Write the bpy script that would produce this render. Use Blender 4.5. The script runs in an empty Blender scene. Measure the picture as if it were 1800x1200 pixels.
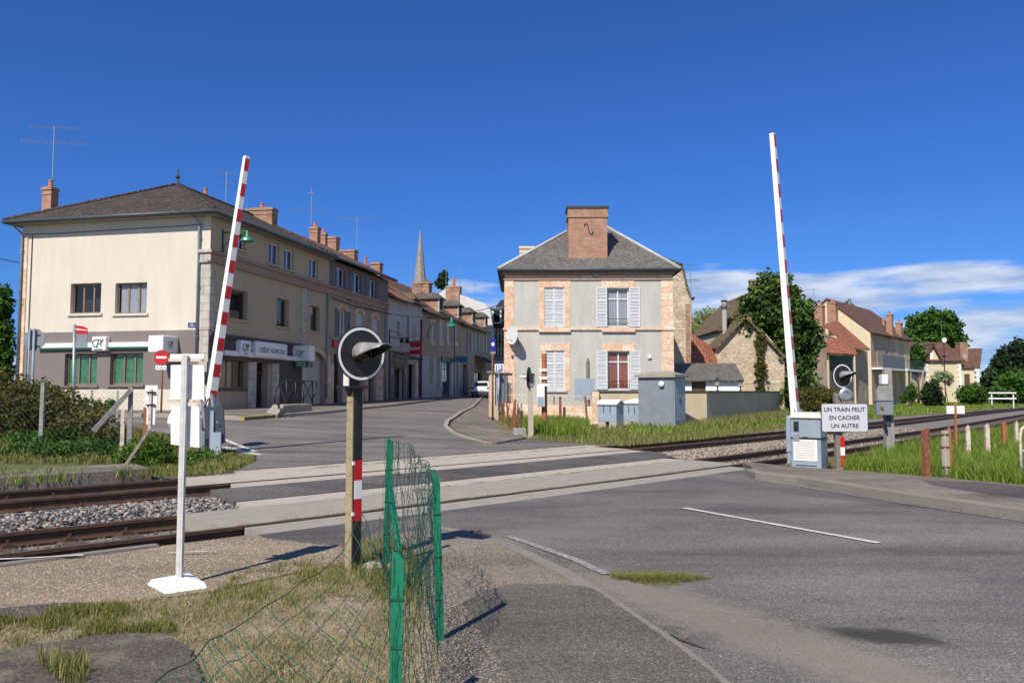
import bpy, math, random
import numpy as np
from mathutils import Vector, Matrix
from mathutils.geometry import delaunay_2d_cdt
R=math.radians; PI=math.pi
rnd=random.Random(7); rng=np.random.default_rng(5)
C=bpy.context.scene.collection
sc=bpy.context.scene
# ------------------------------------------------------------ camera, sky, sun, exposure
F=1400.0; EYE=1.55; PITCH=math.atan(90/F)
cd=bpy.data.cameras.new('camera'); cam=bpy.data.objects.new('camera',cd); C.objects.link(cam)
cd.sensor_width=36; cd.lens=F/1800*36; cd.clip_end=3000; cd.clip_start=.05
cam.location=(0,0,EYE); cam.rotation_euler=(PI/2+PITCH,0,0); sc.camera=cam
SUN_EL=R(46); SUN_DIR=Vector((-.44*math.cos(SUN_EL),-.898*math.cos(SUN_EL),math.sin(SUN_EL)))
sl=bpy.data.lights.new('sun','SUN'); sl.energy=4.4; sl.angle=R(.5); sl.color=(1,.93,.82)
so=bpy.data.objects.new('sun',sl); C.objects.link(so)
so.rotation_euler=SUN_DIR.to_track_quat('Z','Y').to_euler()
sc.view_settings.view_transform='Standard'; sc.view_settings.look='None'
sc.view_settings.exposure=.37; sc.view_settings.gamma=1
w=bpy.data.worlds.new('World'); sc.world=w; w.use_nodes=True
def world():
    nt=w.node_tree; N=nt.nodes; L=nt.links; N.clear()
    out=N.new('ShaderNodeOutputWorld'); bg=N.new('ShaderNodeBackground')
    sky=N.new('ShaderNodeTexSky'); sky.sky_type='NISHITA'; sky.sun_disc=False
    sky.sun_elevation=SUN_EL; sky.sun_rotation=math.atan2(SUN_DIR.x,SUN_DIR.y)
    sky.air_density=1.0; sky.dust_density=.35; sky.ozone_density=3.0; sky.altitude=200
    mul=N.new('ShaderNodeMixRGB'); mul.blend_type='MULTIPLY'; mul.inputs[0].default_value=1
    mul.inputs[2].default_value=(.26,.55,1.10,1)
    L.new(sky.outputs[0],mul.inputs[1])
    tc=N.new('ShaderNodeTexCoord'); sep=N.new('ShaderNodeSeparateXYZ'); L.new(tc.outputs['Generated'],sep.inputs[0])
    mp=N.new('ShaderNodeMapping'); mp.inputs['Scale'].default_value=(5,5,26); L.new(tc.outputs['Generated'],mp.inputs[0])
    mp.inputs['Location'].default_value=(1.3,.4,0)
    no=N.new('ShaderNodeTexNoise'); no.inputs['Scale'].default_value=1.25; no.inputs['Detail'].default_value=7; no.inputs['Roughness'].default_value=.52
    L.new(mp.outputs[0],no.inputs['Vector'])
    # ceiling of the cloud bank against elevation
    el=N.new('ShaderNodeValToRGB'); e=el.color_ramp.elements
    e[0].position=0; e[0].color=(.50,)*3+(1,); e[1].position=.30; e[1].color=(0,)*3+(1,)
    for p,v in ((.03,.44),(.07,.36),(.115,.44),(.138,.43),(.15,.18),(.19,.04)):
        x=e.new(p); x.color=(v,v,v,1)
    L.new(sep.outputs[2],el.inputs[0])
    az=N.new('ShaderNodeMapRange'); az.interpolation_type='SMOOTHSTEP'; az.inputs[1].default_value=-.22; az.inputs[2].default_value=.28
    az.inputs[3].default_value=-.29; az.inputs[4].default_value=-.11; L.new(sep.outputs[0],az.inputs[0])
    a1=N.new('ShaderNodeMath'); a1.operation='ADD'; L.new(no.outputs[0],a1.inputs[0]); L.new(el.outputs[0],a1.inputs[1])
    a2=N.new('ShaderNodeMath'); a2.operation='ADD'; L.new(a1.outputs[0],a2.inputs[0]); L.new(az.outputs[0],a2.inputs[1])
    # unseen clouds added behind the viewer and far right, for a neutral fill
    by=N.new('ShaderNodeMapRange'); by.inputs[1].default_value=-.05; by.inputs[2].default_value=-.55; by.inputs[4].default_value=.34; L.new(sep.outputs[1],by.inputs[0])
    bx=N.new('ShaderNodeMapRange'); bx.inputs[1].default_value=.62; bx.inputs[2].default_value=.9; bx.inputs[4].default_value=.3; L.new(sep.outputs[0],bx.inputs[0])
    for q in (by,bx):
        a3=N.new('ShaderNodeMath'); a3.operation='ADD'; L.new(a2.outputs[0],a3.inputs[0]); L.new(q.outputs[0],a3.inputs[1]); a2=a3
    mr=N.new('ShaderNodeMapRange'); mr.interpolation_type='SMOOTHSTEP'; mr.inputs[1].default_value=.66; mr.inputs[2].default_value=.86; mr.inputs[4].default_value=.85
    L.new(a2.outputs[0],mr.inputs[0])
    n2=N.new('ShaderNodeTexNoise'); n2.inputs['Scale'].default_value=2.3; n2.inputs['Detail'].default_value=5; L.new(mp.outputs[0],n2.inputs['Vector'])
    cr=N.new('ShaderNodeValToRGB'); cr.color_ramp.elements[0].color=(3.4,4.4,6.2,1); cr.color_ramp.elements[1].color=(7.6,8.0,8.8,1)
    cr.color_ramp.elements[0].position=.35; cr.color_ramp.elements[1].position=.65
    L.new(n2.outputs[0],cr.inputs[0])
    mx=N.new('ShaderNodeMixRGB'); L.new(mr.outputs[0],mx.inputs[0]); L.new(mul.outputs[0],mx.inputs[1]); L.new(cr.outputs[0],mx.inputs[2])
    L.new(mx.outputs[0],bg.inputs[0]); bg.inputs[1].default_value=.085
    L.new(bg.outputs[0],out.inputs[0])
world()
# ------------------------------------------------------------ placing: pixel of the 1800x1200 photograph -> point
def ray(px,py):
    x=(px-900)/F; u=-(py-600)/F; cp=math.cos(PITCH); sp=math.sin(PITCH)
    return Vector((x,cp-u*sp,sp+u*cp))
def V(px,py,Y):
    v=ray(px,py); return Vector((0,0,EYE))+v*(Y/v.y)
ANG=.84014; TC0=9.744; TK=.00315; TK3=-2e-5; DT=3.7; FARZ=.076; CANT=-.0187
TD=Vector((math.sin(ANG),math.cos(ANG))); TN=Vector((-math.cos(ANG),math.sin(ANG)))
def tcv(s):
    if s>80: return TC0+TK*6400+TK3*512000+(2*TK*80+3*TK3*6400)*(s-80)
    if s<-30: s=-30
    return TC0+TK*s*s+TK3*s**3
def so_(x,y):
    s=x*TD.x+y*TD.y; return s,(x*TN.x+y*TN.y)-tcv(s)
def tp(s,o,z=0):
    c=tcv(s)+o; return Vector((TD.x*s+TN.x*c,TD.y*s+TN.y*c,z))
def ss(a,b,x):
    t=min(1,max(0,(x-a)/(b-a))); return t*t*(3-2*t)
def g(x,y):                                    # lie of the land (paved level)
    s,o=so_(x,y)
    z=FARZ*ss(1,2.8,o)
    m=1-ss(-3.6,1.6,x)
    z+=m*(.57*ss(7,19,o)+max(0,y-34)*.0125*(1 if y<130 else 130/y))
    z+=.03*m*ss(5,9,o)
    return z
def dip(x,y):                                   # ballast bed
    s,o=so_(x,y); return ss(-1.9,-1.2,o)*(1-ss(DT+1.2,DT+2.2,o))
def G(px,py,dz=0):
    v=ray(px,py); z=0
    for i in range(40):
        t=(z+dz-EYE)/v.z if v.z<-1e-4 else 400
        t=min(max(t,0),600); P=Vector((0,0,EYE))+v*t; z=.5*z+.5*g(P.x,P.y)
    return Vector((P.x,P.y,g(P.x,P.y)+dz))
# ------------------------------------------------------------ materials
def newmat(name):
    m=bpy.data.materials.new(name); m.use_nodes=True
    nt=m.node_tree; return m,nt.nodes,nt.links,nt.nodes['Principled BSDF']
def rgb(c): return (c[0],c[1],c[2],1)
def noise(N,L,vec,scale,detail=4,rough=.55):
    n=N.new('ShaderNodeTexNoise'); n.inputs['Scale'].default_value=scale; n.inputs['Detail'].default_value=detail; n.inputs['Roughness'].default_value=rough
    L.new(vec,n.inputs['Vector']); return n.outputs[0]
def ramp(N,L,fac,stops):
    r=N.new('ShaderNodeValToRGB'); e=r.color_ramp.elements
    e[0].position=stops[0][0]; e[0].color=rgb(stops[0][1]); e[1].position=stops[-1][0]; e[1].color=rgb(stops[-1][1])
    for p,c in stops[1:-1]: x=e.new(p); x.color=rgb(c)
    L.new(fac,r.inputs[0]); return r.outputs[0]
def mixc(N,L,fac,a,b,mode='MIX'):
    m=N.new('ShaderNodeMixRGB'); m.blend_type=mode
    for i,v in ((0,fac),(1,a),(2,b)):
        if isinstance(v,(int,float)): m.inputs[i].default_value=v
        elif isinstance(v,tuple): m.inputs[i].default_value=rgb(v)
        else: L.new(v,m.inputs[i])
    return m.outputs[0]
def bump(N,L,b,h,st,dist=.02,prev=None):
    n=N.new('ShaderNodeBump'); n.inputs['Strength'].default_value=st; n.inputs['Distance'].default_value=dist
    L.new(h,n.inputs['Height'])
    if prev: L.new(prev,n.inputs['Normal'])
    L.new(n.outputs[0],b.inputs['Normal']); return n.outputs[0]
def plain(name,c,rough=.75,var=.25,scale=2.5,bs=0,bscale=60,metal=0,c2=None,thr=(.45,.7),fine=0,coat=0):
    m,N,L,b=newmat(name); tc=N.new('ShaderNodeTexCoord').outputs['Object']
    n1=noise(N,L,tc,scale,6,.6)
    d=tuple(x*(1-var) for x in c); l=tuple(min(1,x*(1+var*.6)) for x in c)
    col=ramp(N,L,n1,[(.3,d),(.7,l)])
    if fine:
        nf=noise(N,L,tc,fine,3); col=mixc(N,L,.5,col,ramp(N,L,nf,[(.3,d),(.7,l)]))
    if c2:
        n2=noise(N,L,tc,scale*1.7+.3,8,.65); f=N.new('ShaderNodeMapRange'); f.inputs[1].default_value=thr[0]; f.inputs[2].default_value=thr[1]
        L.new(n2,f.inputs[0]); col=mixc(N,L,f.outputs[0],col,c2)
    L.new(col,b.inputs['Base Color']); b.inputs['Roughness'].default_value=rough; b.inputs['Metallic'].default_value=metal
    if coat: b.inputs['Coat Weight'].default_value=coat
    if bs: bump(N,L,b,noise(N,L,tc,bscale,4),bs)
    return m
def bricks(name,c1,c2,mortar,bw,bh,ms=.012,offset=.5,var=1.5,bs=.5,rough=.85,stain=None,vs=.0):
    m,N,L,b=newmat(name); uv=N.new('ShaderNodeUVMap').outputs[0]; tc=N.new('ShaderNodeTexCoord').outputs['Object']
    if vs:
        nv=N.new('ShaderNodeTexNoise'); nv.inputs['Scale'].default_value=3; L.new(uv,nv.inputs['Vector'])
        uv=mixc(N,L,vs,uv,nv.outputs['Color'],'ADD')
    t=N.new('ShaderNodeTexBrick'); L.new(uv,t.inputs['Vector']); t.offset=offset
    t.inputs['Scale'].default_value=1; t.inputs['Brick Width'].default_value=bw; t.inputs['Row Height'].default_value=bh
    t.inputs['Mortar Size'].default_value=ms; t.inputs['Mortar Smooth'].default_value=.3; t.inputs['Bias'].default_value=0
    t.inputs['Color1'].default_value=rgb(c1); t.inputs['Color2'].default_value=rgb(c2); t.inputs['Mortar'].default_value=rgb(mortar)
    n1=noise(N,L,tc,var,7,.65)
    col=mixc(N,L,.75,t.outputs[0],ramp(N,L,n1,[(.3,(.5,.5,.5)),(.7,(1.0,1.0,1.0))]),'MULTIPLY')
    if stain:
        n2=noise(N,L,tc,stain[1],8,.7); f=N.new('ShaderNodeMapRange'); f.inputs[1].default_value=stain[2]; f.inputs[2].default_value=stain[3]
        L.new(n2,f.inputs[0]); col=mixc(N,L,f.outputs[0],col,stain[0])
    L.new(col,b.inputs['Base Color']); b.inputs['Roughness'].default_value=rough
    nb=bump(N,L,b,noise(N,L,tc,30,4),.35)
    inv=N.new('ShaderNodeMath'); inv.operation='SUBTRACT'; inv.inputs[0].default_value=1; L.new(t.outputs['Fac'],inv.inputs[1])
    bump(N,L,b,inv.outputs[0],bs,.02,nb); return m
def tiles(name,c1,c2,dark,bw=.22,bh=.3,lichen=(.42,.40,.33),lt=(.62,.72),mort=(.02,.015,.012)):
    m=bricks(name,c1,c2,mort,bw,bh,.018,.5,2.2,1.0,.9,(lichen,9,lt[0],lt[1])); nt=m.node_tree; N=nt.nodes; L=nt.links; b=N['Principled BSDF']
    uv=N.new('ShaderNodeUVMap').outputs[0]; wv=N.new('ShaderNodeTexWave'); wv.wave_type='BANDS'; wv.bands_direction='X'
    wv.inputs['Scale'].default_value=1/bw*.318*1.0; wv.inputs['Distortion'].default_value=.3; L.new(uv,wv.inputs['Vector'])
    pv=b.inputs['Normal'].links[0].from_socket; bump(N,L,b,wv.outputs['Fac'],.6,.05,pv); return m
def render_wall(name,c,var=.12,dirty=None):     # rendered wall with faint streaks and cracks
    m,N,L,b=newmat(name); tc=N.new('ShaderNodeTexCoord').outputs['Object']
    mp=N.new('ShaderNodeMapping'); mp.inputs['Scale'].default_value=(1.2,1.2,.25); L.new(tc,mp.inputs[0])
    col=ramp(N,L,noise(N,L,mp.outputs[0],1.6,8,.65),[(.3,tuple(x*(1-var) for x in c)),(.7,tuple(min(1,x*(1+var*.4)) for x in c))])
    if dirty:
        f=N.new('ShaderNodeMapRange'); f.inputs[1].default_value=.55; f.inputs[2].default_value=.75; L.new(noise(N,L,tc,.9,9,.7),f.inputs[0])
        col=mixc(N,L,f.outputs[0],col,dirty)
    L.new(col,b.inputs['Base Color']); b.inputs['Roughness'].default_value=.9
    bump(N,L,b,noise(N,L,tc,45,5),.25,.01); return m
def tintmat(name,stops,rough=.6,trans=.25):     # leaves and blades: colour picked per leaf by the 'tint' attribute
    m,N,L,b=newmat(name); a=N.new('ShaderNodeAttribute'); a.attribute_name='tint'
    col=ramp(N,L,a.outputs['Fac'],stops)
    L.new(col,b.inputs['Base Color']); b.inputs['Roughness'].default_value=rough; b.inputs['Specular IOR Level'].default_value=.25
    if trans:
        tr=N.new('ShaderNodeBsdfTranslucent'); L.new(col,tr.inputs[0]); mx=N.new('ShaderNodeMixShader'); mx.inputs[0].default_value=trans
        L.new(b.outputs[0],mx.inputs[1]); L.new(tr.outputs[0],mx.inputs[2]); L.new(mx.outputs[0],N['Material Output'].inputs[0])
    return m
def glassmat(name,tint=(.8,.85,.9),refl=.35):
    m,N,L,b=newmat(name); N.remove(b)
    t=N.new('ShaderNodeBsdfTransparent'); t.inputs[0].default_value=rgb(tint)
    gl=N.new('ShaderNodeBsdfGlossy'); gl.inputs['Roughness'].default_value=.03; gl.inputs[0].default_value=(.9,.9,.9,1)
    lw=N.new('ShaderNodeLayerWeight'); pw=N.new('ShaderNodeMath'); pw.operation='POWER'; pw.inputs[1].default_value=3; L.new(lw.outputs['Facing'],pw.inputs[0])
    ad=N.new('ShaderNodeMath'); ad.operation='MULTIPLY_ADD'; ad.inputs[1].default_value=.6; ad.inputs[2].default_value=refl; ad.use_clamp=True
    L.new(pw.outputs[0],ad.inputs[0]); mx=N.new('ShaderNodeMixShader'); L.new(ad.outputs[0],mx.inputs[0])
    L.new(t.outputs[0],mx.inputs[1]); L.new(gl.outputs[0],mx.inputs[2]); L.new(mx.outputs[0],N['Material Output'].inputs[0]); return m
def asphalt(name,base,spot=(.33,.31,.27),sp=.0,warm=None,road=False):
    m,N,L,b=newmat(name); tc=N.new('ShaderNodeTexCoord').outputs['Object']
    mp=N.new('ShaderNodeMapping'); mp.inputs['Rotation'].default_value=(0,0,R(60)); mp.inputs['Scale'].default_value=(.22,1.3,1); L.new(tc,mp.inputs[0])
    d=tuple(x*.62 for x in base); l=tuple(x*1.28 for x in base)
    col=ramp(N,L,noise(N,L,mp.outputs[0],.9,7,.6),[(.32,d),(.5,base),(.68,l)])
    col=mixc(N,L,.55,col,ramp(N,L,noise(N,L,tc,62,3,.75),[(.38,(.30,.30,.30)),(.62,(1.65,1.6,1.5))]),'MULTIPLY')
    col=mixc(N,L,.6,col,ramp(N,L,noise(N,L,tc,.55,6,.6),[(.35,(.72,.72,.75)),(.65,(1.2,1.18,1.15))]),'MULTIPLY')
    va=N.new('ShaderNodeTexVoronoi'); va.inputs['Scale'].default_value=85; L.new(tc,va.inputs['Vector']); sa=N.new('ShaderNodeSeparateXYZ'); L.new(va.outputs['Color'],sa.inputs[0])
    col=mixc(N,L,.8,col,ramp(N,L,sa.outputs[0],[(.0,(.55,.55,.55)),(.6,(.95,.95,.94)),(.93,(1.3,1.27,1.2)),(1,(2.1,2.0,1.8))]),'MULTIPLY')
    if warm:
        f=N.new('ShaderNodeMapRange'); f.inputs[1].default_value=.5; f.inputs[2].default_value=.66; L.new(noise(N,L,tc,1.1,8,.7),f.inputs[0])
        col=mixc(N,L,f.outputs[0],col,warm)
    vo=N.new('ShaderNodeTexVoronoi'); vo.inputs['Scale'].default_value=38; L.new(tc,vo.inputs['Vector'])
    if sp:
        f=N.new('ShaderNodeMath'); f.operation='LESS_THAN'; f.inputs[1].default_value=sp; L.new(vo.outputs['Distance'],f.inputs[0])
        col=mixc(N,L,f.outputs[0],col,spot)
    if road:
        for (cx,cy,rx,ry,rot,c,st) in road:
            q=N.new('ShaderNodeMapping'); q.vector_type='TEXTURE'; q.inputs['Location'].default_value=(cx,cy,0); q.inputs['Rotation'].default_value=(0,0,rot); q.inputs['Scale'].default_value=(rx,ry,1)
            L.new(tc,q.inputs[0]); sx=N.new('ShaderNodeSeparateXYZ'); L.new(q.outputs[0],sx.inputs[0])
            cb=N.new('ShaderNodeCombineXYZ'); L.new(sx.outputs[0],cb.inputs[0]); L.new(sx.outputs[1],cb.inputs[1])
            ln=N.new('ShaderNodeVectorMath'); ln.operation='LENGTH'; L.new(cb.outputs[0],ln.inputs[0])
            na=N.new('ShaderNodeMath'); na.operation='MULTIPLY_ADD'; na.inputs[1].default_value=1.5; na.inputs[2].default_value=-.75; L.new(noise(N,L,tc,5,7,.75),na.inputs[0])
            ad=N.new('ShaderNodeMath'); ad.operation='ADD'; L.new(ln.outputs[1],ad.inputs[0]); L.new(na.outputs[0],ad.inputs[1])
            f=N.new('ShaderNodeMapRange'); f.inputs[1].default_value=1.05; f.inputs[2].default_value=.55; f.inputs[4].default_value=st; L.new(ad.outputs[0],f.inputs[0])
            col=mixc(N,L,f.outputs[0],col,c)
    # hairline cracks
    vc=N.new('ShaderNodeTexVoronoi'); vc.feature='DISTANCE_TO_EDGE'; vc.inputs['Scale'].default_value=.45
    nz=N.new('ShaderNodeTexNoise'); nz.inputs['Scale'].default_value=1.5; nz.inputs['Detail'].default_value=6; L.new(tc,nz.inputs['Vector'])
    L.new(mixc(N,L,.55,tc,nz.outputs['Color'],'ADD'),vc.inputs['Vector'])
    f=N.new('ShaderNodeMapRange'); f.inputs[1].default_value=.0; f.inputs[2].default_value=.0045; f.inputs[3].default_value=.32; f.inputs[4].default_value=0; L.new(vc.outputs['Distance'],f.inputs[0])
    col=mixc(N,L,f.outputs[0],col,tuple(x*.35 for x in base))
    L.new(col,b.inputs['Base Color']); b.inputs['Roughness'].default_value=.92; b.inputs['Specular IOR Level'].default_value=.3
    nb=bump(N,L,b,noise(N,L,tc,110,3,.7),.55,.008); bump(N,L,b,noise(N,L,tc,6,5),.25,.03,nb)
    return m
M={}
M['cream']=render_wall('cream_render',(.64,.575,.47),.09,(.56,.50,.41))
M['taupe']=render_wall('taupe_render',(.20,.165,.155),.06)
M['cream_shaded']=render_wall('cream_shaded_render',(.47,.375,.255),.12)  # darker, warmer copy of the cream: shade of the street side in the colour
M['taupe_dark']=render_wall('dark_taupe_render',(.09,.072,.07),.08)
M['grey_render']=render_wall('grey_render',(.50,.485,.43),.16,(.38,.36,.30))
M['garden_render']=render_wall('garden_render',(.50,.42,.28),.14,(.36,.30,.21))
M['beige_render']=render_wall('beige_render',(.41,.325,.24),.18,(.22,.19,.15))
M['white_render']=render_wall('white_render',(.50,.49,.47),.14,(.36,.34,.31))
M['old_render']=render_wall('old_render',(.36,.31,.24),.25,(.20,.17,.13))
M['house_cream']=render_wall('house_cream',(.66,.55,.36),.08)
def blocks(name,stops,mortar,bw,bh,stain,amt=.6):
    m=bricks(name,(0,0,0),(1,1,1),(.5,.5,.5),bw,bh,.010,.5,2.6,.25); nt=m.node_tree; N=nt.nodes; L=nt.links; b=N['Principled BSDF']; t=[n for n in N if n.type=='TEX_BRICK'][0]
    tc=N.new('ShaderNodeTexCoord').outputs['Object']; col=ramp(N,L,t.outputs[0],stops)
    col=mixc(N,L,amt,col,ramp(N,L,noise(N,L,tc,7,7,.7),[(.36,stain[0]),(.5,stain[1]),(.64,stain[2])])); col=mixc(N,L,t.outputs['Fac'],col,mortar)
    L.new(col,b.inputs['Base Color']); return m
M['pinkstone']=blocks('pink_stone',[(0,(.60,.33,.17)),(.3,(.72,.50,.33)),(.55,(.66,.42,.32)),(.8,(.82,.72,.58)),(1,(.70,.44,.22))],(.46,.36,.27),.62,.34,((.46,.23,.10),(.70,.50,.34),(.84,.74,.60)),.5)
M['palestone']=bricks('pale_stone',(.60,.55,.47),(.52,.47,.40),(.30,.26,.22),.6,.36,.012,.5,2,.3)
M['corstone']=bricks('cornice_stone',(.46,.27,.18),(.42,.34,.25),(.26,.18,.12),.9,.5,.008,.5,3,.2,.85,((.17,.12,.09),3,.52,.7))
M['brick']=bricks('red_brick',(.40,.17,.10),(.50,.25,.15),(.45,.36,.27),.22,.075,.010,.5,2,.4,.9,((.45,.33,.24),2.2,.55,.75))
M['oldbrick']=bricks('old_brick',(.36,.15,.09),(.44,.24,.15),(.36,.28,.20),.24,.08,.012,.5,1.5,.4,.9,((.50,.38,.27),1.6,.5,.7))
M['potred']=plain('terracotta',(.48,.17,.10),.8,.3,4)
def rubble(name,stops,mortar,scale=4.5,bs=.8):
    m,N,L,b=newmat(name); uv=N.new('ShaderNodeUVMap').outputs[0]; tc=N.new('ShaderNodeTexCoord').outputs['Object']
    mp=N.new('ShaderNodeMapping'); mp.inputs['Scale'].default_value=(1,1.9,1); L.new(uv,mp.inputs[0])
    nz=N.new('ShaderNodeTexNoise'); nz.inputs['Scale'].default_value=2.5; L.new(uv,nz.inputs['Vector']); vec=mixc(N,L,.25,mp.outputs[0],nz.outputs['Color'],'ADD')
    v1=N.new('ShaderNodeTexVoronoi'); v1.inputs['Scale'].default_value=scale; L.new(vec,v1.inputs['Vector'])
    v2=N.new('ShaderNodeTexVoronoi'); v2.feature='DISTANCE_TO_EDGE'; v2.inputs['Scale'].default_value=scale; L.new(vec,v2.inputs['Vector'])
    sp=N.new('ShaderNodeSeparateXYZ'); L.new(v1.outputs['Color'],sp.inputs[0]); col=ramp(N,L,sp.outputs[0],stops)
    f=N.new('ShaderNodeMapRange'); f.inputs[1].default_value=.02; f.inputs[2].default_value=.09; L.new(v2.outputs['Distance'],f.inputs[0]); col=mixc(N,L,f.outputs[0],mortar,col)
    col=mixc(N,L,.8,col,ramp(N,L,noise(N,L,tc,1.1,8,.7),[(.35,(.62,.60,.56)),(.65,(1.05,1.05,1.05))]),'MULTIPLY')
    L.new(col,b.inputs['Base Color']); b.inputs['Roughness'].default_value=.95; nb=bump(N,L,b,noise(N,L,tc,25,4),.4); bump(N,L,b,f.outputs[0],bs,.03,nb); return m
M['rubble']=rubble('rubble_stone',[(0,(.50,.38,.24)),(.4,(.66,.54,.38)),(.75,(.74,.64,.49)),(1,(.60,.42,.27))],(.64,.54,.40))
M['rubble_old']=bricks('rubble_stone',(.55,.43,.28),(.64,.54,.38),(.48,.38,.25),.28,.15,.03,.43,3,.8,.95,((.44,.33,.21),4,.5,.66),.10)
M['tile_dark']=tiles('dark_brown_tiles',(.050,.036,.028),(.085,.060,.045),0,.24,.34,(.46,.43,.35),(.62,.66))
M['tile_brown']=tiles('brown_tiles',(.15,.075,.05),(.22,.11,.075),0,.24,.34,(.20,.16,.11),(.6,.8))
M['tile_red']=tiles('red_tiles',(.42,.13,.065),(.50,.19,.10),0,.24,.34,(.22,.13,.08),(.58,.8))
M['tile_old']=tiles('mossy_tiles',(.20,.12,.07),(.15,.12,.06),0,.22,.30,(.36,.28,.12),(.5,.7))
M['tile_grey']=tiles('grey_channel_tiles',(.11,.10,.085),(.17,.15,.13),0,.24,.34,(.25,.23,.20),(.56,.7))
M['slate']=bricks('flat_grey_tiles',(.115,.105,.095),(.19,.175,.155),(.05,.045,.04),.17,.13,.012,.5,1.6,.5,.85,((.36,.33,.29),11,.55,.68))
M['slate_dark']=bricks('dark_slate',(.035,.035,.038),(.05,.05,.055),(.015,.015,.015),.2,.15,.01)
M['zinc']=plain('zinc',(.17,.21,.24),.45,.2,3,metal=.3)
M['gutter']=plain('gutter_dark',(.06,.075,.085),.5,.2,3)
M['pipe']=plain('pipe_blue',(.22,.29,.33),.5,.2,2)
M['flash']=plain('lead_flashing',(.42,.42,.41),.5,.2,3)
M['brownframe']=plain('brown_frame',(.23,.16,.10),.5,.15,4)
M['whiteframe']=plain('white_frame',(.72,.72,.72),.4,.06,4)
M['whitewood']=plain('white_shutter',(.66,.67,.69),.6,.10,5,c2=(.48,.47,.45),thr=(.62,.8))
M['louvre_shade']=plain('louvre_gap_shade',(.52,.53,.53),.8,.15,5)  # shade between the louvre slats, put into the grey of the backing
M['greywood']=plain('grey_shutter',(.17,.18,.21),.6,.15,5)
M['brownwood']=plain('brown_wood',(.10,.055,.035),.6,.25,5)
M['glass']=glassmat('window_glass',(.93,.95,.95),.07)
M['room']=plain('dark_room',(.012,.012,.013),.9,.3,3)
M['curt_green']=plain('green_curtain',(.03,.19,.085),.8,.45,5)
M['curt_white']=plain('white_curtain',(.34,.36,.40),.8,.25,9)
M['curt_yellow']=plain('yellowish_curtain',(.40,.34,.18),.8,.3,6)
M['curt_red']=plain('red_patterned_curtain',(.27,.045,.03),.8,.5,14,c2=(.40,.22,.14),thr=(.52,.58))
M['signwhite']=plain('sign_white',(.80,.79,.76),.4,.05,3)
M['signgrey']=plain('sign_light_grey',(.56,.56,.58),.5,.05,4)
M['postpale']=plain('pale_galvanised_post',(.58,.57,.54),.5,.2,9,c2=(.40,.36,.30),thr=(.6,.8))
M['signback']=plain('sign_back',(.78,.77,.73),.55,.10,5,c2=(.5,.42,.30),thr=(.66,.85))
M['steelgrey']=plain('galvanised_steel',(.33,.35,.36),.45,.2,8,metal=.5)
M['paintgrey']=plain('painted_grey',(.21,.235,.255),.5,.12,3,c2=(.34,.36,.36),thr=(.6,.8))
M['paintblue']=plain('painted_bluegrey',(.30,.36,.42),.5,.12,3,c2=(.42,.46,.48),thr=(.6,.8))
M['dkgrey']=plain('dark_grey_paint',(.045,.055,.07),.5,.15,4)
M['black']=plain('black_paint',(.012,.012,.014),.55,.3,6,c2=(.03,.028,.026))
M['black_shiny']=plain('black_enamel',(.008,.008,.009),.3,.2,4)
M['red']=plain('red_paint',(.50,.016,.016),.45,.1,4)
M['redrefl']=plain('red_reflective',(.55,.012,.02),.35,.1,12)
M['whitepaint']=plain('white_paint',(.78,.78,.76),.5,.08,3,c2=(.55,.50,.42),thr=(.68,.85))
M['barwhite']=plain('barrier_white',(.82,.80,.76),.45,.05,1.5)
M['wood_post']=plain('weathered_post',(.36,.29,.165),.8,.25,9,.2,80)
M['wood_grey']=plain('weathered_grey_wood',(.22,.18,.14),.9,.3,9,.3,60)
M['wood_dark']=plain('dark_timber',(.09,.065,.045),.9,.4,8,.3,50)
M['rust']=plain('rusty_steel',(.22,.075,.035),.85,.5,9,.3,60,c2=(.42,.20,.10),thr=(.5,.7))
M['rustorange']=plain('orange_rust',(.38,.13,.055),.8,.35,7,.2,60,c2=(.16,.06,.03),thr=(.55,.7))
M['rustwhite']=plain('rust_streaked_white',(.62,.55,.45),.8,.25,6,.2,60,c2=(.36,.15,.06),thr=(.5,.64))
M['rail']=plain('rusty_rail',(.085,.043,.026),.7,.4,6,.2,80)
M['railtop']=plain('worn_rail_top',(.17,.115,.085),.45,.3,5,metal=.4)
M['concrete']=plain('old_concrete',(.33,.295,.24),.9,.22,3,.35,70,c2=(.24,.22,.18),thr=(.5,.72),fine=40)
M['concrete_lt']=plain('pale_concrete',(.44,.39,.31),.9,.2,2.2,.35,70,c2=(.33,.29,.23),thr=(.52,.74),fine=45)
M['concrete_post']=plain('concrete_post',(.30,.29,.27),.9,.3,9,.4,70)
M['kerb']=plain('kerb_stone',(.225,.20,.165),.9,.22,2,.3,60,c2=(.20,.18,.15),fine=40)
M['yellow']=plain('yellow_kerb_paint',(.42,.33,.02),.7,.35,3,c2=(.14,.12,.09),thr=(.5,.6))
M['paintline']=plain('road_paint',(.62,.60,.56),.8,.15,6,c2=(.30,.29,.27),thr=(.5,.72))
M['fadedline']=plain('faded_road_paint',(.46,.43,.38),.85,.3,14,c2=(.19,.175,.155),thr=(.38,.54))
M['green']=plain('green_fence_paint',(.010,.20,.10),.4,.25,5,coat=.2)
M['wire']=plain('green_wire',(.010,.080,.048),.5,.2,20)
M['wiregrey']=plain('grey_wire',(.10,.10,.09),.6,.2,20)
M['ironblack']=plain('black_iron',(.015,.015,.018),.5,.2,5)
M['bark']=plain('bark',(.10,.075,.05),.95,.4,6,.5,20)
M['dirt']=plain('ground_dirt',(.29,.235,.155),.95,.35,1.6,.6,45,c2=(.17,.155,.075),thr=(.45,.7),fine=38)
M['grassbase']=plain('turf',(.105,.115,.038),.95,.35,1.2,.5,25,fine=20)
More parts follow.
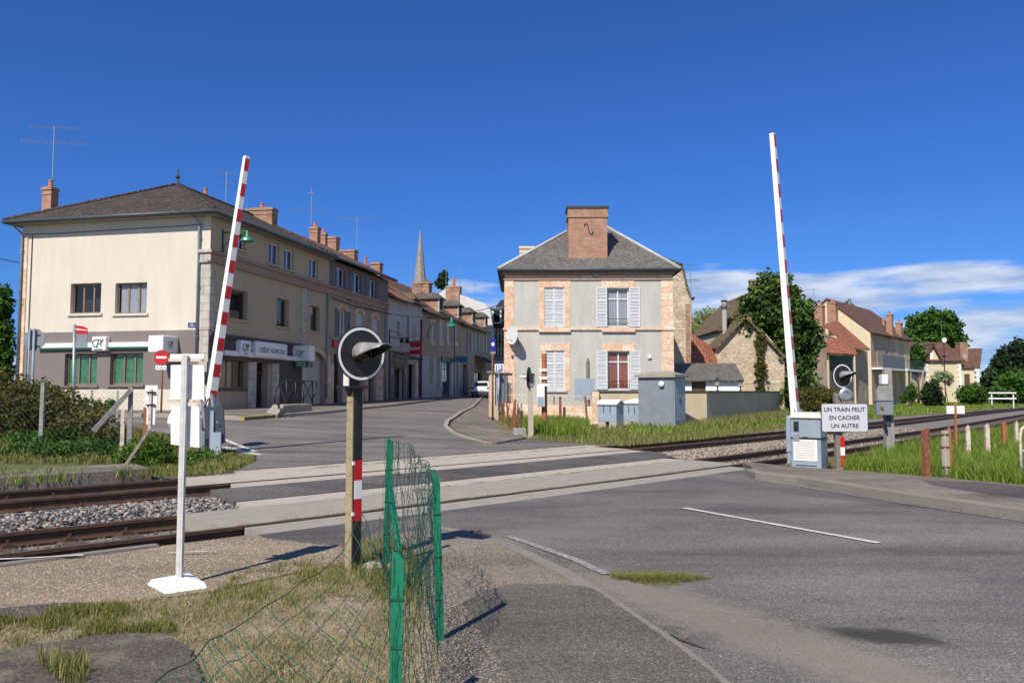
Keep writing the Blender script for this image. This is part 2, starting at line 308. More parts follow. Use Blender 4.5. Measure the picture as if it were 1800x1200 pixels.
M['gravel']=asphalt('fine_gravel',(.27,.215,.15),(.46,.39,.30),.10,(.21,.16,.105))
M['ballast_bed']=plain('ballast_bed',(.16,.14,.12),.95,.55,14,1.0,22,c2=(.30,.28,.25),thr=(.5,.6),fine=55)
M['platform']=asphalt('platform_top',(.20,.175,.15),(.4,.36,.3),.12)
# ------------------------------------------------------------ mesh building
def props(o,label=None,cat=None,group=None,kind=None):
    for k,v in (('label',label),('category',cat),('group',group),('kind',kind)):
        if v: o[k]=v
    return o
def T(name,label,cat,loc=(0,0,0),rz=0,group=None):
    o=bpy.data.objects.new(name,None); C.objects.link(o); o.location=loc; o.rotation_euler=(0,0,rz); o.empty_display_size=.2
    return props(o,label,cat,group)
class MB:
    def __init__(s): s.v=[]; s.f=[]; s.mi=[]; s.m=Matrix.Identity(4); s.k=0; s.smooth=False; s.sm=[]
    def add(s,vs,fs):
        b=len(s.v); s.v+= [tuple(s.m@Vector(p)) for p in vs]
        for f in fs: s.f.append(tuple(b+i for i in f)); s.mi.append(s.k); s.sm.append(s.smooth)
        return s
    def box(s,a,b,top=None):                      # corners a,b ; top=(sx,sy) taper of the upper face
        x0,y0,z0=[min(a[i],b[i]) for i in range(3)]; x1,y1,z1=[max(a[i],b[i]) for i in range(3)]
        cx,cy=(x0+x1)/2,(y0+y1)/2; t=top or (1,1)
        X0,X1,Y0,Y1=cx+(x0-cx)*t[0],cx+(x1-cx)*t[0],cy+(y0-cy)*t[1],cy+(y1-cy)*t[1]
        return s.add([(x0,y0,z0),(x1,y0,z0),(x1,y1,z0),(x0,y1,z0),(X0,Y0,z1),(X1,Y0,z1),(X1,Y1,z1),(X0,Y1,z1)],
            [(0,3,2,1),(4,5,6,7),(0,1,5,4),(1,2,6,5),(2,3,7,6),(3,0,4,7)])
    def cbox(s,c,d,top=None): return s.box([c[i]-d[i]/2 for i in range(3)],[c[i]+d[i]/2 for i in range(3)],top)
    def bar(s,p,q,w,h=None,up=(0,0,1)):           # rectangular bar from p to q
        p=Vector(p);q=Vector(q);d=(q-p).normalized(); u=Vector(up)
        if abs(d.dot(u))>.98: u=Vector((0,1,0))
        a=d.cross(u).normalized(); b=a.cross(d); h=h or w; vs=[]
        for c in (p,q):
            for i,j in ((-1,-1),(1,-1),(1,1),(-1,1)): vs.append(c+a*(i*w/2)+b*(j*h/2))
        return s.add(vs,[(3,2,1,0),(4,5,6,7),(0,1,5,4),(1,2,6,5),(2,3,7,6),(3,0,4,7)])
    def tube(s,pts,r,n=6,cap=True):
        pts=[Vector(p) for p in pts]; rs=r if isinstance(r,(list,tuple)) else [r]*len(pts); vs=[];fs=[]
        pa=None
        for i,p in enumerate(pts):
            d=(pts[min(i+1,len(pts)-1)]-pts[max(i-1,0)])
            d=d.normalized() if d.length>1e-9 else Vector((0,0,1))
            if pa is None:
                u=Vector((0,0,1)) if abs(d.z)<.9 else Vector((1,0,0)); a=d.cross(u).normalized()
            else:
                a=(pa-d*pa.dot(d)); a=a.normalized() if a.length>1e-6 else d.orthogonal().normalized()
            pa=a; b=d.cross(a)
            for k in range(n):
                t=2*PI*k/n; vs.append(p+(a*math.cos(t)+b*math.sin(t))*rs[i])
        for i in range(len(pts)-1):
            for k in range(n):
                k2=(k+1)%n; fs.append((i*n+k,i*n+k2,(i+1)*n+k2,(i+1)*n+k))
        if cap: fs.append(tuple(range(n))[::-1]); fs.append(tuple((len(pts)-1)*n+k for k in range(n)))
        o=s.smooth; s.smooth=n>5; s.add(vs,fs); s.smooth=o; return s
    def lathe(s,c,prof,n=16,axis='z'):            # prof: (r,h) list
        vs=[];fs=[];c=Vector(c)
        for r,h in prof:
            for k in range(n):
                t=2*PI*k/n; a,b=r*math.cos(t),r*math.sin(t)
                vs.append(c+Vector({'z':(a,b,h),'y':(a,h,b),'x':(h,a,b)}[axis]))
        for i in range(len(prof)-1):
            for k in range(n):
                k2=(k+1)%n; fs.append((i*n+k,i*n+k2,(i+1)*n+k2,(i+1)*n+k))
        fs.append(tuple(range(n))[::-1]); fs.append(tuple((len(prof)-1)*n+k for k in range(n)))
        return s.add(vs,fs)
    def prism(s,poly,y0,y1):                      # poly in (x,z), thickness along y
        n=len(poly); vs=[(x,y0,z) for x,z in poly]+[(x,y1,z) for x,z in poly]
        fs=[tuple(range(n)),tuple(range(n,2*n))[::-1]]+[(i,i+n,(i+1)%n+n,(i+1)%n) for i in range(n)]
        return s.add(vs,fs)
    def slab(s,pts,th):                           # thick plate from a planar outline, thickened against its normal
        pts=[Vector(p) for p in pts]; nrm=(pts[1]-pts[0]).cross(pts[2]-pts[0]).normalized()
        if nrm.z<0: nrm=-nrm
        n=len(pts); vs=pts+[p-nrm*th for p in pts]
        return s.add(vs,[tuple(range(n)),tuple(range(n,2*n))[::-1]]+[(i,i+n,(i+1)%n+n,(i+1)%n) for i in range(n)])
    def build(s,name,mats,parent=None,loc=(0,0,0),rz=0,label=None,cat=None,group=None,kind=None,bevel=0):
        me=bpy.data.meshes.new(name); me.from_pydata([tuple(v) for v in s.v],[],s.f); 
        for m in (mats if isinstance(mats,(list,tuple)) else [mats]): me.materials.append(M[m] if isinstance(m,str) else m)
        if s.f:
            me.polygons.foreach_set('material_index',s.mi); me.polygons.foreach_set('use_smooth',s.sm)
        import bmesh
        bm=bmesh.new(); bm.from_mesh(me); bmesh.ops.recalc_face_normals(bm,faces=bm.faces)
        uvl=bm.loops.layers.uv.new('UVMap')
        for f in bm.faces:
            n=f.normal
            if abs(n.z)>.96 or n.length<.1: u=Vector((1,0,0)); v=Vector((0,1,0))
            else: u=Vector((0,0,1)).cross(n).normalized(); v=n.cross(u)
            for l in f.loops: l[uvl].uv=(l.vert.co.dot(u),l.vert.co.dot(v))
        bm.to_mesh(me); bm.free()
        o=bpy.data.objects.new(name,me); C.objects.link(o); o.location=loc; o.rotation_euler=(0,0,rz); o.parent=parent
        if bevel:
            b=o.modifiers.new('bevel','BEVEL'); b.width=bevel; b.segments=2; b.limit_method='ANGLE'
        return props(o,label,cat,group,kind)
def textmesh(txt,cx,cz,W,H,y,ext=.003):           # upright lettering facing -y, centred, fitted to W x H
    cu=bpy.data.curves.new('t','FONT'); cu.body=txt; cu.extrude=0; cu.offset=.018
    ob=bpy.data.objects.new('t',cu); C.objects.link(ob); bpy.context.view_layer.update()
    me=bpy.data.meshes.new_from_object(ob.evaluated_get(bpy.context.evaluated_depsgraph_get()))
    co=np.array([tuple(v.co) for v in me.vertices]); fs=[tuple(p.vertices) for p in me.polygons]
    bpy.data.objects.remove(ob); bpy.data.curves.remove(cu); bpy.data.meshes.remove(me)
    mn,mx=co.min(0),co.max(0); sx=W/(mx[0]-mn[0]); sz=H/(mx[1]-mn[1])
    return [((p[0]-(mn[0]+mx[0])/2)*sx+cx,y,(p[1]-(mn[1]+mx[1])/2)*sz+cz) for p in co],fs
def fast(name,verts,faces,mat,tint=None,**kw):    # numpy arrays; faces (n,k)
    me=bpy.data.meshes.new(name); nf,k=faces.shape
    me.vertices.add(len(verts)); me.vertices.foreach_set('co',verts.astype(np.float32).ravel())
    me.loops.add(nf*k); me.loops.foreach_set('vertex_index',faces.astype(np.int32).ravel())
    me.polygons.add(nf); me.polygons.foreach_set('loop_start',np.arange(0,nf*k,k,dtype=np.int32))
    me.update(calc_edges=True)
    if tint is not None:
        a=me.attributes.new('tint','FLOAT','POINT'); a.data.foreach_set('value',tint.astype(np.float32))
    for m in (mat if isinstance(mat,(list,tuple)) else [mat]): me.materials.append(M[m] if isinstance(m,str) else m)
    o=bpy.data.objects.new(name,me); C.objects.link(o); par=kw.pop('parent',None); loc=kw.pop('loc',None)
    if par: o.parent=par
    if loc is not None: o.location=loc
    return props(o,**kw)
def inpoly(P,x,y):
    c=np.zeros(len(x),bool); n=len(P)
    for i in range(n):
        x0,y0=P[i][0],P[i][1]; x1,y1=P[(i+1)%n][0],P[(i+1)%n][1]
        if y0==y1: continue
        t=((y0>y)!=(y1>y))&(x<(x1-x0)*(y-y0)/(y1-y0)+x0); c^=t
    return c
def rough(P,amp,st=.12,seed=1):
    q=random.Random(seed); P=[Vector((p[0],p[1])) for p in P]; o=[]
    for a,b in zip(P,P[1:]+P[:1]):
        n=max(1,min(60,int((b-a).length/st)))
        for k in range(n): c=a.lerp(b,k/n); o.append((c.x+q.uniform(-amp,amp),c.y+q.uniform(-amp,amp)))
    return o
def sheet(name,poly,mat,off,step=.8,skirt=.3,zf=None,kind='structure',**kw):   # paving draped over the land
    P=[Vector((p[0],p[1])) for p in poly]; B=[]
    for i in range(len(P)):
        a,b=P[i],P[(i+1)%len(P)]; n=max(1,int((b-a).length/step)); n=min(n,150)
        B+=[a.lerp(b,k/n) for k in range(n)]
    xs=[p.x for p in B];ys=[p.y for p in B]; nb=len(B)
    stx=max(step,(max(xs)-min(xs))/140); sty=max(step,(max(ys)-min(ys))/140)
    gx,gy=np.meshgrid(np.arange(min(xs)+stx/2,max(xs),stx),np.arange(min(ys)+sty/2,max(ys),sty)); gx=gx.ravel();gy=gy.ravel()
    k=inpoly(P,gx,gy); pts=B+[Vector((a,b)) for a,b in zip(gx[k],gy[k])]
    vo,_,fo,_,_,_=delaunay_2d_cdt(pts,[(i,(i+1)%nb) for i in range(nb)],[],1,1e-5)
    zf=zf or g
    m=MB(); m.add([(p.x,p.y,zf(p.x,p.y)+off) for p in vo],[])
    for f in fo:
        c=sum((vo[i] for i in f),Vector((0,0)))/len(f)
        if inpoly(P,np.array([c.x]),np.array([c.y]))[0]: m.f.append(tuple(f)); m.mi.append(0); m.sm.append(False)
    if skirt:
        b=[(p.x,p.y,zf(p.x,p.y)+off) for p in B]; lo=[(p[0],p[1],p[2]-skirt) for p in b]; n=len(b)
        m.add(b+lo,[(i,(i+1)%n,(i+1)%n+n,i+n) for i in range(n)])
    return m.build(name,mat,kind=kind,**kw)
def blades(name,poly,n,h,wd,mat,label,dens=None,lean=.35,zf=None,hf=None,tr=(0,1),sub=None):
    xs=[p[0] for p in poly];ys=[p[1] for p in poly]; X=[];Y=[]
    while len(X)<n:
        x=rng.uniform(min(xs),max(xs),n*2); y=rng.uniform(min(ys),max(ys),n*2); k=inpoly(poly,x,y)
        if dens is not None: k&=(rng.uniform(0,1,len(x))<dens(x,y))
        X=np.concatenate([X,x[k]]);Y=np.concatenate([Y,y[k]])
        if not k.any(): break
    X=X[:n];Y=Y[:n]; n=len(X)
    z=np.array([(zf or g)(a,b) for a,b in zip(X,Y)])-.01
    hh=h*rng.uniform(.45,1.2,n)*(hf(X,Y) if hf is not None else 1); a=rng.uniform(0,2*PI,n); l=a+rng.uniform(-1.5,1.5,n)
    w_=wd*rng.uniform(.6,1.4,n); dx=np.cos(a)*w_;dy=np.sin(a)*w_; le=lean*hh*rng.uniform(.2,1.6,n)
    p=np.stack([X,Y,z],1); v=np.zeros((n,5,3))
    v[:,0]=p-np.stack([dx,dy,0*dx],1); v[:,1]=p+np.stack([dx,dy,0*dx],1)
    mid=p+np.stack([np.cos(l)*le*.35,np.sin(l)*le*.35,hh*.6],1)
    v[:,2]=mid+np.stack([dx,dy,0*dx],1)*.7; v[:,3]=mid-np.stack([dx,dy,0*dx],1)*.7
    v[:,4]=p+np.stack([np.cos(l)*le,np.sin(l)*le,hh],1)
    b=np.arange(n)[:,None]*5; f=np.concatenate([b+np.array([[0,1,2]]),b+np.array([[0,2,3]]),b+np.array([[3,2,4]])])
    t=np.repeat(rng.uniform(tr[0],tr[1],n),5)
    return fast(name,v.reshape(-1,3),f,mat,t,label=label,cat='grass',kind='stuff')
def leafcloud(blobs,n,size,shell=.55,noise_=.18,sq=(1,1,1),flat=0):
    tot=sum(b[3]*b[4]*b[5] for b in blobs); VS=[];TT=[]
    for (x,y,z,rx,ry,rz) in blobs:
        k=max(20,int(n*(rx*ry*rz)/tot)) if len(blobs)>1 else n
        d=rng.normal(size=(k,3)); d/=np.linalg.norm(d,axis=1)[:,None]
        # lumpy radius
        lump=1+noise_*np.sin(d[:,0]*5+x*3)*np.cos(d[:,2]*6+y)+noise_*.7*np.sin(d[:,1]*9+z*5+d[:,0]*7)
        r=(rng.uniform(0,1,k)**(shell*.6))*lump*rng.uniform(.9,1.06,k)
        c=np.array([x,y,z])+d*np.array([rx,ry,rz])*r[:,None]
        s=size*rng.uniform(.55,1.35,k)
        a=rng.normal(size=(k,3)); a[:,2]*=(1-flat); a/=np.linalg.norm(a,axis=1)[:,None]; b=np.cross(a,rng.normal(size=(k,3))); b/=np.linalg.norm(b,axis=1)[:,None]
        q=np.zeros((k,4,3)); q[:,0]=c-a*s[:,None]; q[:,1]=c-b*s[:,None]*.55; q[:,2]=c+a*s[:,None]; q[:,3]=c+b*s[:,None]*.55
        VS.append(q.reshape(-1,3)); lump_t=.5+.28*np.sin(c[:,0]*2.3/max(rx,.3)+z)*np.cos(c[:,2]*2.9/max(rz,.3)+x)
        TT.append(np.repeat(np.clip(lump_t+rng.uniform(-.35,.35,k),0,1),4))
    v=np.concatenate(VS); n_=len(v)//4; return v,np.arange(n_*4).reshape(-1,4),np.concatenate(TT)
def limbs(mb,base,top,r0,blobs,k=6):
    base=Vector(base);top=Vector(top)
    mid=base.lerp(top,.5)+Vector((rnd.uniform(-.1,.1),rnd.uniform(-.1,.1),0))*(top-base).length*.3
    mb.tube([base,mid,top],[r0,r0*.75,r0*.45],7)
    for b in blobs[:k]:
        c=Vector(b[:3]); s=base.lerp(top,rnd.uniform(.5,.95)); mb.tube([s,s.lerp(c,.5)+Vector((0,0,-.1)),c],[r0*.4,r0*.25,r0*.08],5)
def tree(name,base,blobs,n,size,mat,label,cat='tree',trunk_r=.2,group=None,shell=.55,flat=0):
    base=Vector(base); root=T(name,label,cat,base,0,group)
    bl=[(b[0]-base.x,b[1]-base.y,b[2]-base.z,b[3],b[4],b[5]) for b in blobs]
    v,f,t=leafcloud(bl,n,size,shell,flat=flat); fast('crown' if cat=='tree' else 'foliage',v,f,mat,t,parent=root)
    mb=MB(); cz=max(b[2] for b in bl); cx=sum(b[0] for b in bl)/len(bl); cy=sum(b[1] for b in bl)/len(bl)
    limbs(mb,(0,0,-.1),(cx*.6,cy*.6,cz*.8),trunk_r,bl); mb.build('trunk' if cat=='tree' else 'stem','bark',root); return root
def pxblob(px,py,Y,rpx,rpy=None,dep=None):        # ellipsoid of foliage seen at a pixel
    c=V(px,py,Y); k=Y/F; rpy=rpy or rpx; return (c.x,c.y,c.z,rpx*k,(dep or rpx*k),rpy*k)
def tg(name,c0,c1,c2,trans=.25): M[name]=tintmat(name,[(0,c0),(.5,c1),(1,c2)],.6,trans)
tg('leaf_ivy',(.014,.035,.008),(.045,.095,.015),(.13,.20,.03),.15)
tg('leaf_dark',(.006,.018,.006),(.015,.038,.010),(.035,.070,.018),.1)
tg('leaf_mid',(.018,.055,.006),(.050,.125,.014),(.10,.20,.028))
tg('leaf_lime',(.16,.20,.04),(.26,.30,.07),(.38,.40,.13))
tg('leaf_hedge',(.030,.042,.010),(.080,.088,.018),(.19,.155,.035))
tg('leaf_weed',(.03,.08,.008),(.07,.15,.014),(.15,.24,.03))
tg('leaf_white',(.08,.14,.04),(.30,.36,.16),(.7,.72,.5))
tg('gr_fresh',(.09,.15,.016),(.17,.25,.03),(.30,.37,.07),.3)
tg('gr_far',(.10,.12,.03),(.20,.22,.05),(.36,.34,.13),.3)
tg('gr_dry',(.10,.13,.02),(.26,.22,.08),(.42,.35,.17),.2)
tg('gr_straw',(.30,.23,.11),(.42,.34,.18),(.52,.45,.27),.2)
tg('gr_cut',(.07,.10,.015),(.18,.19,.04),(.34,.31,.11),.2)
M['stone_a']=tintmat('ballast_stone',[(0,(.05,.05,.055)),(.35,(.15,.145,.14)),(.65,(.27,.25,.23)),(.85,(.38,.28,.22)),(1,(.42,.40,.37))],.9,0)
M['stone_b']=tintmat('ballast_stone_brown',[(0,(.05,.035,.022)),(.5,(.13,.095,.06)),(1,(.25,.20,.14))],.9,0)
M['stone_c']=tintmat('ballast_stone_pale',[(0,(.12,.10,.078)),(.5,(.28,.235,.18)),(1,(.45,.385,.30))],.9,0)
# ------------------------------------------------------------ ground, roads, pavements
def ground():
    def ax(lo,hi,f,flo,fhi,c): 
        a=list(np.arange(flo,fhi,f)); x=fhi; st=f
        while x<hi: a.append(x); st*=c; x+=st
        x=flo-f; st=f
        while x>lo: a.insert(0,x); st*=c; x-=st
        return a
    xs=ax(-900,900,.5,-22,26,1.16); ys=ax(-40,1600,.5,0,60,1.16); nx,ny=len(xs),len(ys); m=MB()
    m.v=[(x,y,g(x,y)-.035-.20*dip(x,y)) for y in ys for x in xs]
    m.f=[(j*nx+i,j*nx+i+1,(j+1)*nx+i+1,(j+1)*nx+i) for j in range(ny-1) for i in range(nx-1)]
    m.mi=[0]*len(m.f); m.sm=[True]*len(m.f)
    for n,f in enumerate(m.f):
        x,y,_=m.v[f[0]]; s,o=so_(x,y)
        if o>DT+2.2 or (o<-1.9 and (x>6 or y<-5)): m.mi[n]=1
        elif -1.9<o<DT+2.2 and s<200: m.mi[n]=2
    m.build('ground',['dirt','grassbase','ballast_bed'],kind='structure')
ground()
W2=lambda P:[(p[0],p[1]) for p in P]
sL=so_(*G(440,932)[:2])[0]; sR=so_(*G(1296,821)[:2])[0]
Lo=-1.36; Hi=DT+1.36
edge_near=[tp(s,Lo) for s in np.linspace(sL,sR,14)]
kerbL=[G(*p) for p in ((600,958),(690,940),(770,925),(835,936),(900,955),(1000,1003),(1062,1040),(1120,1080),(1180,1120),(1240,1165),(1300,1215))]
d=(kerbL[-1]-kerbL[-3]).normalized(); kerbL+=[kerbL[-1]+d*3,kerbL[-1]+d*9]
kerbR=[G(*p) for p in ((1310,836),(1328,843),(1400,851),(1500,868),(1600,884),(1700,899),(1800,914))]
d=(kerbR[-1]-kerbR[-3]).normalized(); kerbR+=[kerbR[-1]+d*4,kerbR[-1]+d*16]
backR=[G(*p) for p in ((1306,822),(1400,832),(1500,839),(1640,851),(1800,867))]; d=(backR[-1]-backR[-2]).normalized(); backR+=[backR[-1]+d*5,backR[-1]+d*17]
gp=G(1205,1018); st=G(1560,1118); rd=math.atan2(-.866,.5)
P1=G(1560,880); P2=G(1700,950)
M['road']=asphalt('road_asphalt',(.158,.150,.141),road=[
    (st.x,st.y,.42,.20,R(-20),(.035,.035,.025),.85),(P1.x,P1.y,5.5,.55,rd+.12,(.085,.078,.076),.55),(G(880,890).x,G(880,890).y,2.2,.5,.3,(.09,.085,.08),.5),
    (G(1330,1110).x,G(1330,1110).y,2.6,.42,rd,(.25,.215,.17),.65),(G(1120,1020).x,G(1120,1020).y,.9,.3,rd,(.21,.185,.15),.6),(G(1000,930).x,G(1000,930).y,1.2,.5,.3,(.20,.18,.155),.5)])
M['street']=asphalt('street_asphalt',(.178,.165,.155),road=[(G(900,775).x,G(900,775).y,3.0,1.3,.1,(.095,.09,.085),.8),(G(700,740).x,G(700,740).y,5,1.4,1.2,(.14,.13,.125),.5)])
M['apron']=asphalt('patched_asphalt',(.115,.108,.105),(.35,.33,.3),.06)
M['footway']=asphalt('footway_asphalt',(.215,.185,.145),(.36,.34,.29),.10,(.20,.175,.14))
M['footway_dark']=asphalt('footway_dark_asphalt',(.135,.125,.105),(.42,.39,.33),.11)
M['pave']=asphalt('pavement_asphalt',(.19,.165,.14),(.3,.27,.24),.08,(.24,.21,.17))
M['wornslab']=asphalt('worn_bitumen_slab',(.115,.10,.085),(.36,.32,.25),.13,(.24,.195,.13))
M['pave_dark']=asphalt('pavement_dark_patch',(.105,.09,.088),(.2,.18,.17),.05)
sheet('near_road',W2(edge_near+[tp(sR+.25,Lo-.05)]+kerbR[0:]+[Vector((30,-12,0)),Vector((6,-12,0))]+kerbL[::-1]+[G(470,945)]),'road',0,.5)
sheet('near_footway',W2([kerbL[i] for i in range(len(kerbL))]+[Vector((2,-6,0)),Vector((-.1,-6,0)),G(730,1400),G(778,1150),G(745,1030),G(735,985),G(640,1000),G(590,985)]),'footway',.008,.5)
pd=[G(*p) for p in ((790,1075),(850,1040),(905,1028),(985,1027),(1040,1035),(1100,1075),(1165,1120),(1225,1165),(1285,1215))]
sheet('footway_patch',rough(pd+[pd[-1]+Vector((.6,-3,0)),Vector((.25,-2,0)),G(760,1330),G(775,1200)],.012,.07),'footway_dark',.0125,.5,.02)
def strip(name,pts,wd,h,mat,side=1,base=-.25,pieces=0,**kw):       # kerb swept along a line, top h above the land
    pts=[Vector((p[0],p[1],0)) for p in pts]; m=MB(); L=[]
    for i,p in enumerate(pts):
        d=(pts[min(i+1,len(pts)-1)]-pts[max(i-1,0)]).normalized(); n=Vector((-d.y,d.x,0))*side
        z=g(p.x,p.y); q=p+n*wd; c=.012 if h>.05 else .004
        L.append([(p.x,p.y,z+base),(p.x,p.y,z+h-c),(p.x+n.x*c,p.y+n.y*c,z+h),(q.x,q.y,z+h),(q.x,q.y,z+base)])
    for a,b in zip(L[:-1],L[1:]):
        m.add(a+b,[(i,i+1,i+6,i+5) for i in range(4)])
    for e in (L[0],L[-1]): m.add(e,[(0,1,2,3,4)])
    return m.build(name,mat,kind='structure',**kw)
def resamp(pts,st=1.0):
    out=[]
    for a,b in zip(pts[:-1],pts[1:]):
        n=max(1,int((b-a).length/st)); out+=[a.lerp(b,k/n) for k in range(n)]
    return out+[pts[-1]]
strip('near_kerb',resamp(kerbL[2:],.4),.13,.012,'kerb',-1)
strip('right_kerb',resamp(kerbR,.5),.17,.135,'kerb',1)
kin=[p for p in kerbR]
offR=[]
for i,p in enumerate(kin):
    d=(kin[min(i+1,len(kin)-1)]-kin[max(i-1,0)]).normalized(); offR.append(p+Vector((-d.y,d.x,0))*.168)
sheet('right_pavement',W2(offR+backR[::-1]),'pave',.131,.5,.25)
pp=[G(1620,858),G(1720,862),G(1800,870),G(1900,895),G(1850,900),G(1740,885),G(1640,868)]
sheet('pavement_patch',W2([V(0,690,1)*0+Vector((p.x,p.y,0)) for p in pp]),'pave_dark',.135,.5,.01)
# far street
sfL=so_(*G(424,827)[:2])[0]; sfR=so_(*G(1097,785)[:2])[0]
kerbC=[G(*p) for p in ((862,697),(832,716),(803,733),(790,741),(787,750),(800,761),(830,772),(866,781))]
BC=Vector((-13,34,0)); U=Vector((.2095,.978,0)).normalized(); NO=Vector((U.y,-U.x,0))   # street line of the left row
kerbB=[G(*p) for p in ((-60,742),(215,733),(360,735),(430,739),(478,735),(498,733),(552,729),(600,724),(700,713),(800,700),(832,694))]
kerbB+=[kerbB[-1]+U*8,kerbB[-1]+U*30]
far_edge=[tp(s,Hi) for s in np.linspace(sfL,sfR,10)]
verge=[G(455,808),G(400,795),G(345,778),G(300,768),G(150,748),G(-60,757)]
sheet('street_road',W2([p for p in far_edge]+[G(1040,778),G(980,774),G(915,766)]+kerbC[::-1]+[Vector((.5,70,0)),Vector((2.5,96,0))]+kerbB[::-1]+verge[::-1]),'street',.004,.9)
strip('corner_kerb',resamp(kerbC,.5),.16,.06,'concrete',-1)
sheet('corner_pavement',W2([p+Vector((.12,.03,0)) for p in kerbC]+[G(925,771),G(905,757),G(880,744),G(868,738),Vector((-.75,40,0)),Vector((-.5,60,0))]),'pave',.055,.6,.1)
strip('bank_kerb',resamp(kerbB[:9],.7),.16,.125,'concrete',1)
strip('painted_kerb',resamp(kerbB[3:6],.5),.165,.128,'yellow',1)
strip('shop_kerb',resamp(kerbB[8:],.7),.16,.125,'kerb',1)
fl=[BC+U*t for t in (0,12,24,36,48,62)]
sheet('bank_pavement',W2([p+Vector((0,.05,0)) for p in kerbB[:4]]+[p-NO*.1 for p in kerbB[4:]]+[p-NO*.5 for p in fl[::-1]]+[BC-NO*14-U*-.4]),'pave',.12,.8,.1)
def ribbon(name,pts,wd,mat='paintline',off=.01):
    pts=resamp([Vector((p[0],p[1],0)) for p in pts],.4); m=MB(); L=[]
    for i,p in enumerate(pts):
        d=(pts[min(i+1,len(pts)-1)]-pts[max(i-1,0)]).normalized(); n=Vector((-d.y,d.x,0))*wd/2; a,b=p+n,p-n
        L+=[(a.x,a.y,g(a.x,a.y)+off),(b.x,b.y,g(b.x,b.y)+off)]
    m.add(L,[(2*i,2*i+1,2*i+3,2*i+2) for i in range(len(pts)-1)]); return m.build(name,mat,kind='structure')
ribbon('lane_line',[G(1202,893),G(1545,955)],.085)
ribbon('edge_line',[G(893,943),G(960,966),G(1010,984),G(1066,1010)],.09,'fadedline')
ribbon('edge_line',[G(1326,845),G(1400,854),G(1500,871),G(1600,887),G(1700,902),G(1850,925)],.045,'fadedline')
ribbon('stop_line',[G(363,781),G(397,787),G(435,796),G(454,800)],.28,off=.013)
ribbon('stop_line',[G(365,765),G(396,773),G(412,780),G(450,794)],.12,off=.013)
ribbon('parking_line',[G(812,705),G(828,705)],.12,off=.013); ribbon('parking_line',[G(836,705),G(852,705)],.12,off=.013)
# left foreground: gravel path, low edging, worn slabs
sheet('gravel_path',W2([tp(s,-1.22) for s in np.linspace(-8,sL-.1,12)]+[G(470,942),G(610,960),G(610,985),G(480,1010),G(372,1035),G(240,1052),G(120,1062),G(-200,1085),Vector((-9,1,0))]),'gravel',-.012,.4,.25)
pe=[tp(s,-1.16) for s in np.linspace(-8,so_(*G(300,968)[:2])[0],12)]
strip('platform_edging',pe,.12,.012,'kerb',-1)
ribbon('platform_line',[G(-60,988),G(60,983),G(146,978)],.05,off=.02); ribbon('platform_line',[G(296,974),G(380,971)],.03,off=.02)
sheet('bitumen_strip',rough([G(-60,1075),G(0,1068),G(100,1058),G(185,1060),G(95,1078),G(0,1090)],.012,.08),'pave_dark',.0,.4,.01)
sheet('worn_slab',rough([G(-60,1150),G(0,1145),G(90,1128),G(200,1114),G(290,1112),G(330,1135),G(360,1210),G(340,1300),G(-60,1300)],.014,.07),'wornslab',.004,.4,.03)
# ------------------------------------------------------------ tracks
def sweep(s0,s1,o,prof,dz=0,n=70,mb=None):       # prof in (offset, z)
    m=mb or MB(); L=[]; N=len(prof)
    ss_=[s0+(s1-s0)*(i/n)**(1.0 if s1-s0<30 else 1.6) for i in range(n+1)]
    for s in ss_:
        for a,z in prof: L.append(tp(s,o+a,z+dz))
    m.add(L,[(i*N+k,i*N+(k+1)%N,(i+1)*N+(k+1)%N,(i+1)*N+k) for i in range(n) for k in range(N)]+[tuple(range(N)),tuple(n*N+k for k in range(N))]); return m
RP=[(-.035,0),(.035,0),(.036,-.035),(.012,-.05),(.010,-.13),(.07,-.145),(.07,-.16),(-.07,-.16),(-.07,-.145),(-.010,-.13),(-.012,-.05),(-.036,-.035)]
RP=[(a,b) for a,b in RP]
def track(name,label,oc,zc):
    r=T(name,label,'railway track',(0,0,0),0,'railway tracks')
    for sd in (-1,1):
        z=zc+sd*.7525*CANT
        o=sweep(-9,190,oc+sd*.7525,RP,z,150).build('rail','rail',r)
        sweep(-9,190,oc+sd*.7525,[(-.022,.002),(.022,.002),(.022,.0005),(-.022,.0005)],z,150).build('rail_head','railtop',o)
    k=0; s=-5
    while k<92:
        if not(sL-.3<s<sR+.2):
            m=MB(); c=tp(s,oc,zc-.165); d=(tp(s+.1,oc)-tp(s,oc)).normalized(); a=math.atan2(d.y,d.x)
            m.cbox((0,0,-.06),(.25,2.3,.12)); m.build('sleeper','wood_dark',r,c,a)
            if s<sL:
                for sd in (-1,1): MB().box((-.06,sd*.7525-.16,.0),(.06,sd*.7525-.085,.045)).lathe((0,sd*.7525-.12,.045),[(.02,0),(.02,.04)],6).box((-.06,sd*.7525+.085,.0),(.06,sd*.7525+.16,.045)).build('rail_clip','rail',r,c,a)
            k+=1
        s+=.62 if s<sR+25 else .75
track('railway_track','near rusty railway track running through the level crossing',0,0)
track('railway_track','far rusty railway track on the town side of the crossing',DT,FARZ)
sweep(-9,190,0,[(-.6,-.175),(.6,-.175),(.62,-.3),(-.62,-.3)],0,120).build('ballast_bed','ballast_bed',kind='structure')
sweep(-9,sL,0,[(.82,-.2),(1.2,-.10),(DT-1.25,-.06),(DT-.82,-.12),(DT-.8,-.4),(.8,-.4)],0,40).build('ballast_bed','ballast_bed',kind='structure')
sweep(sR-.4,190,0,[(.82,-.15),(1.2,-.07),(DT-1.25,-.03),(DT-.82,-.06),(DT-.8,-.4),(.8,-.4)],0,120).build('ballast_bed','ballast_bed',kind='structure')
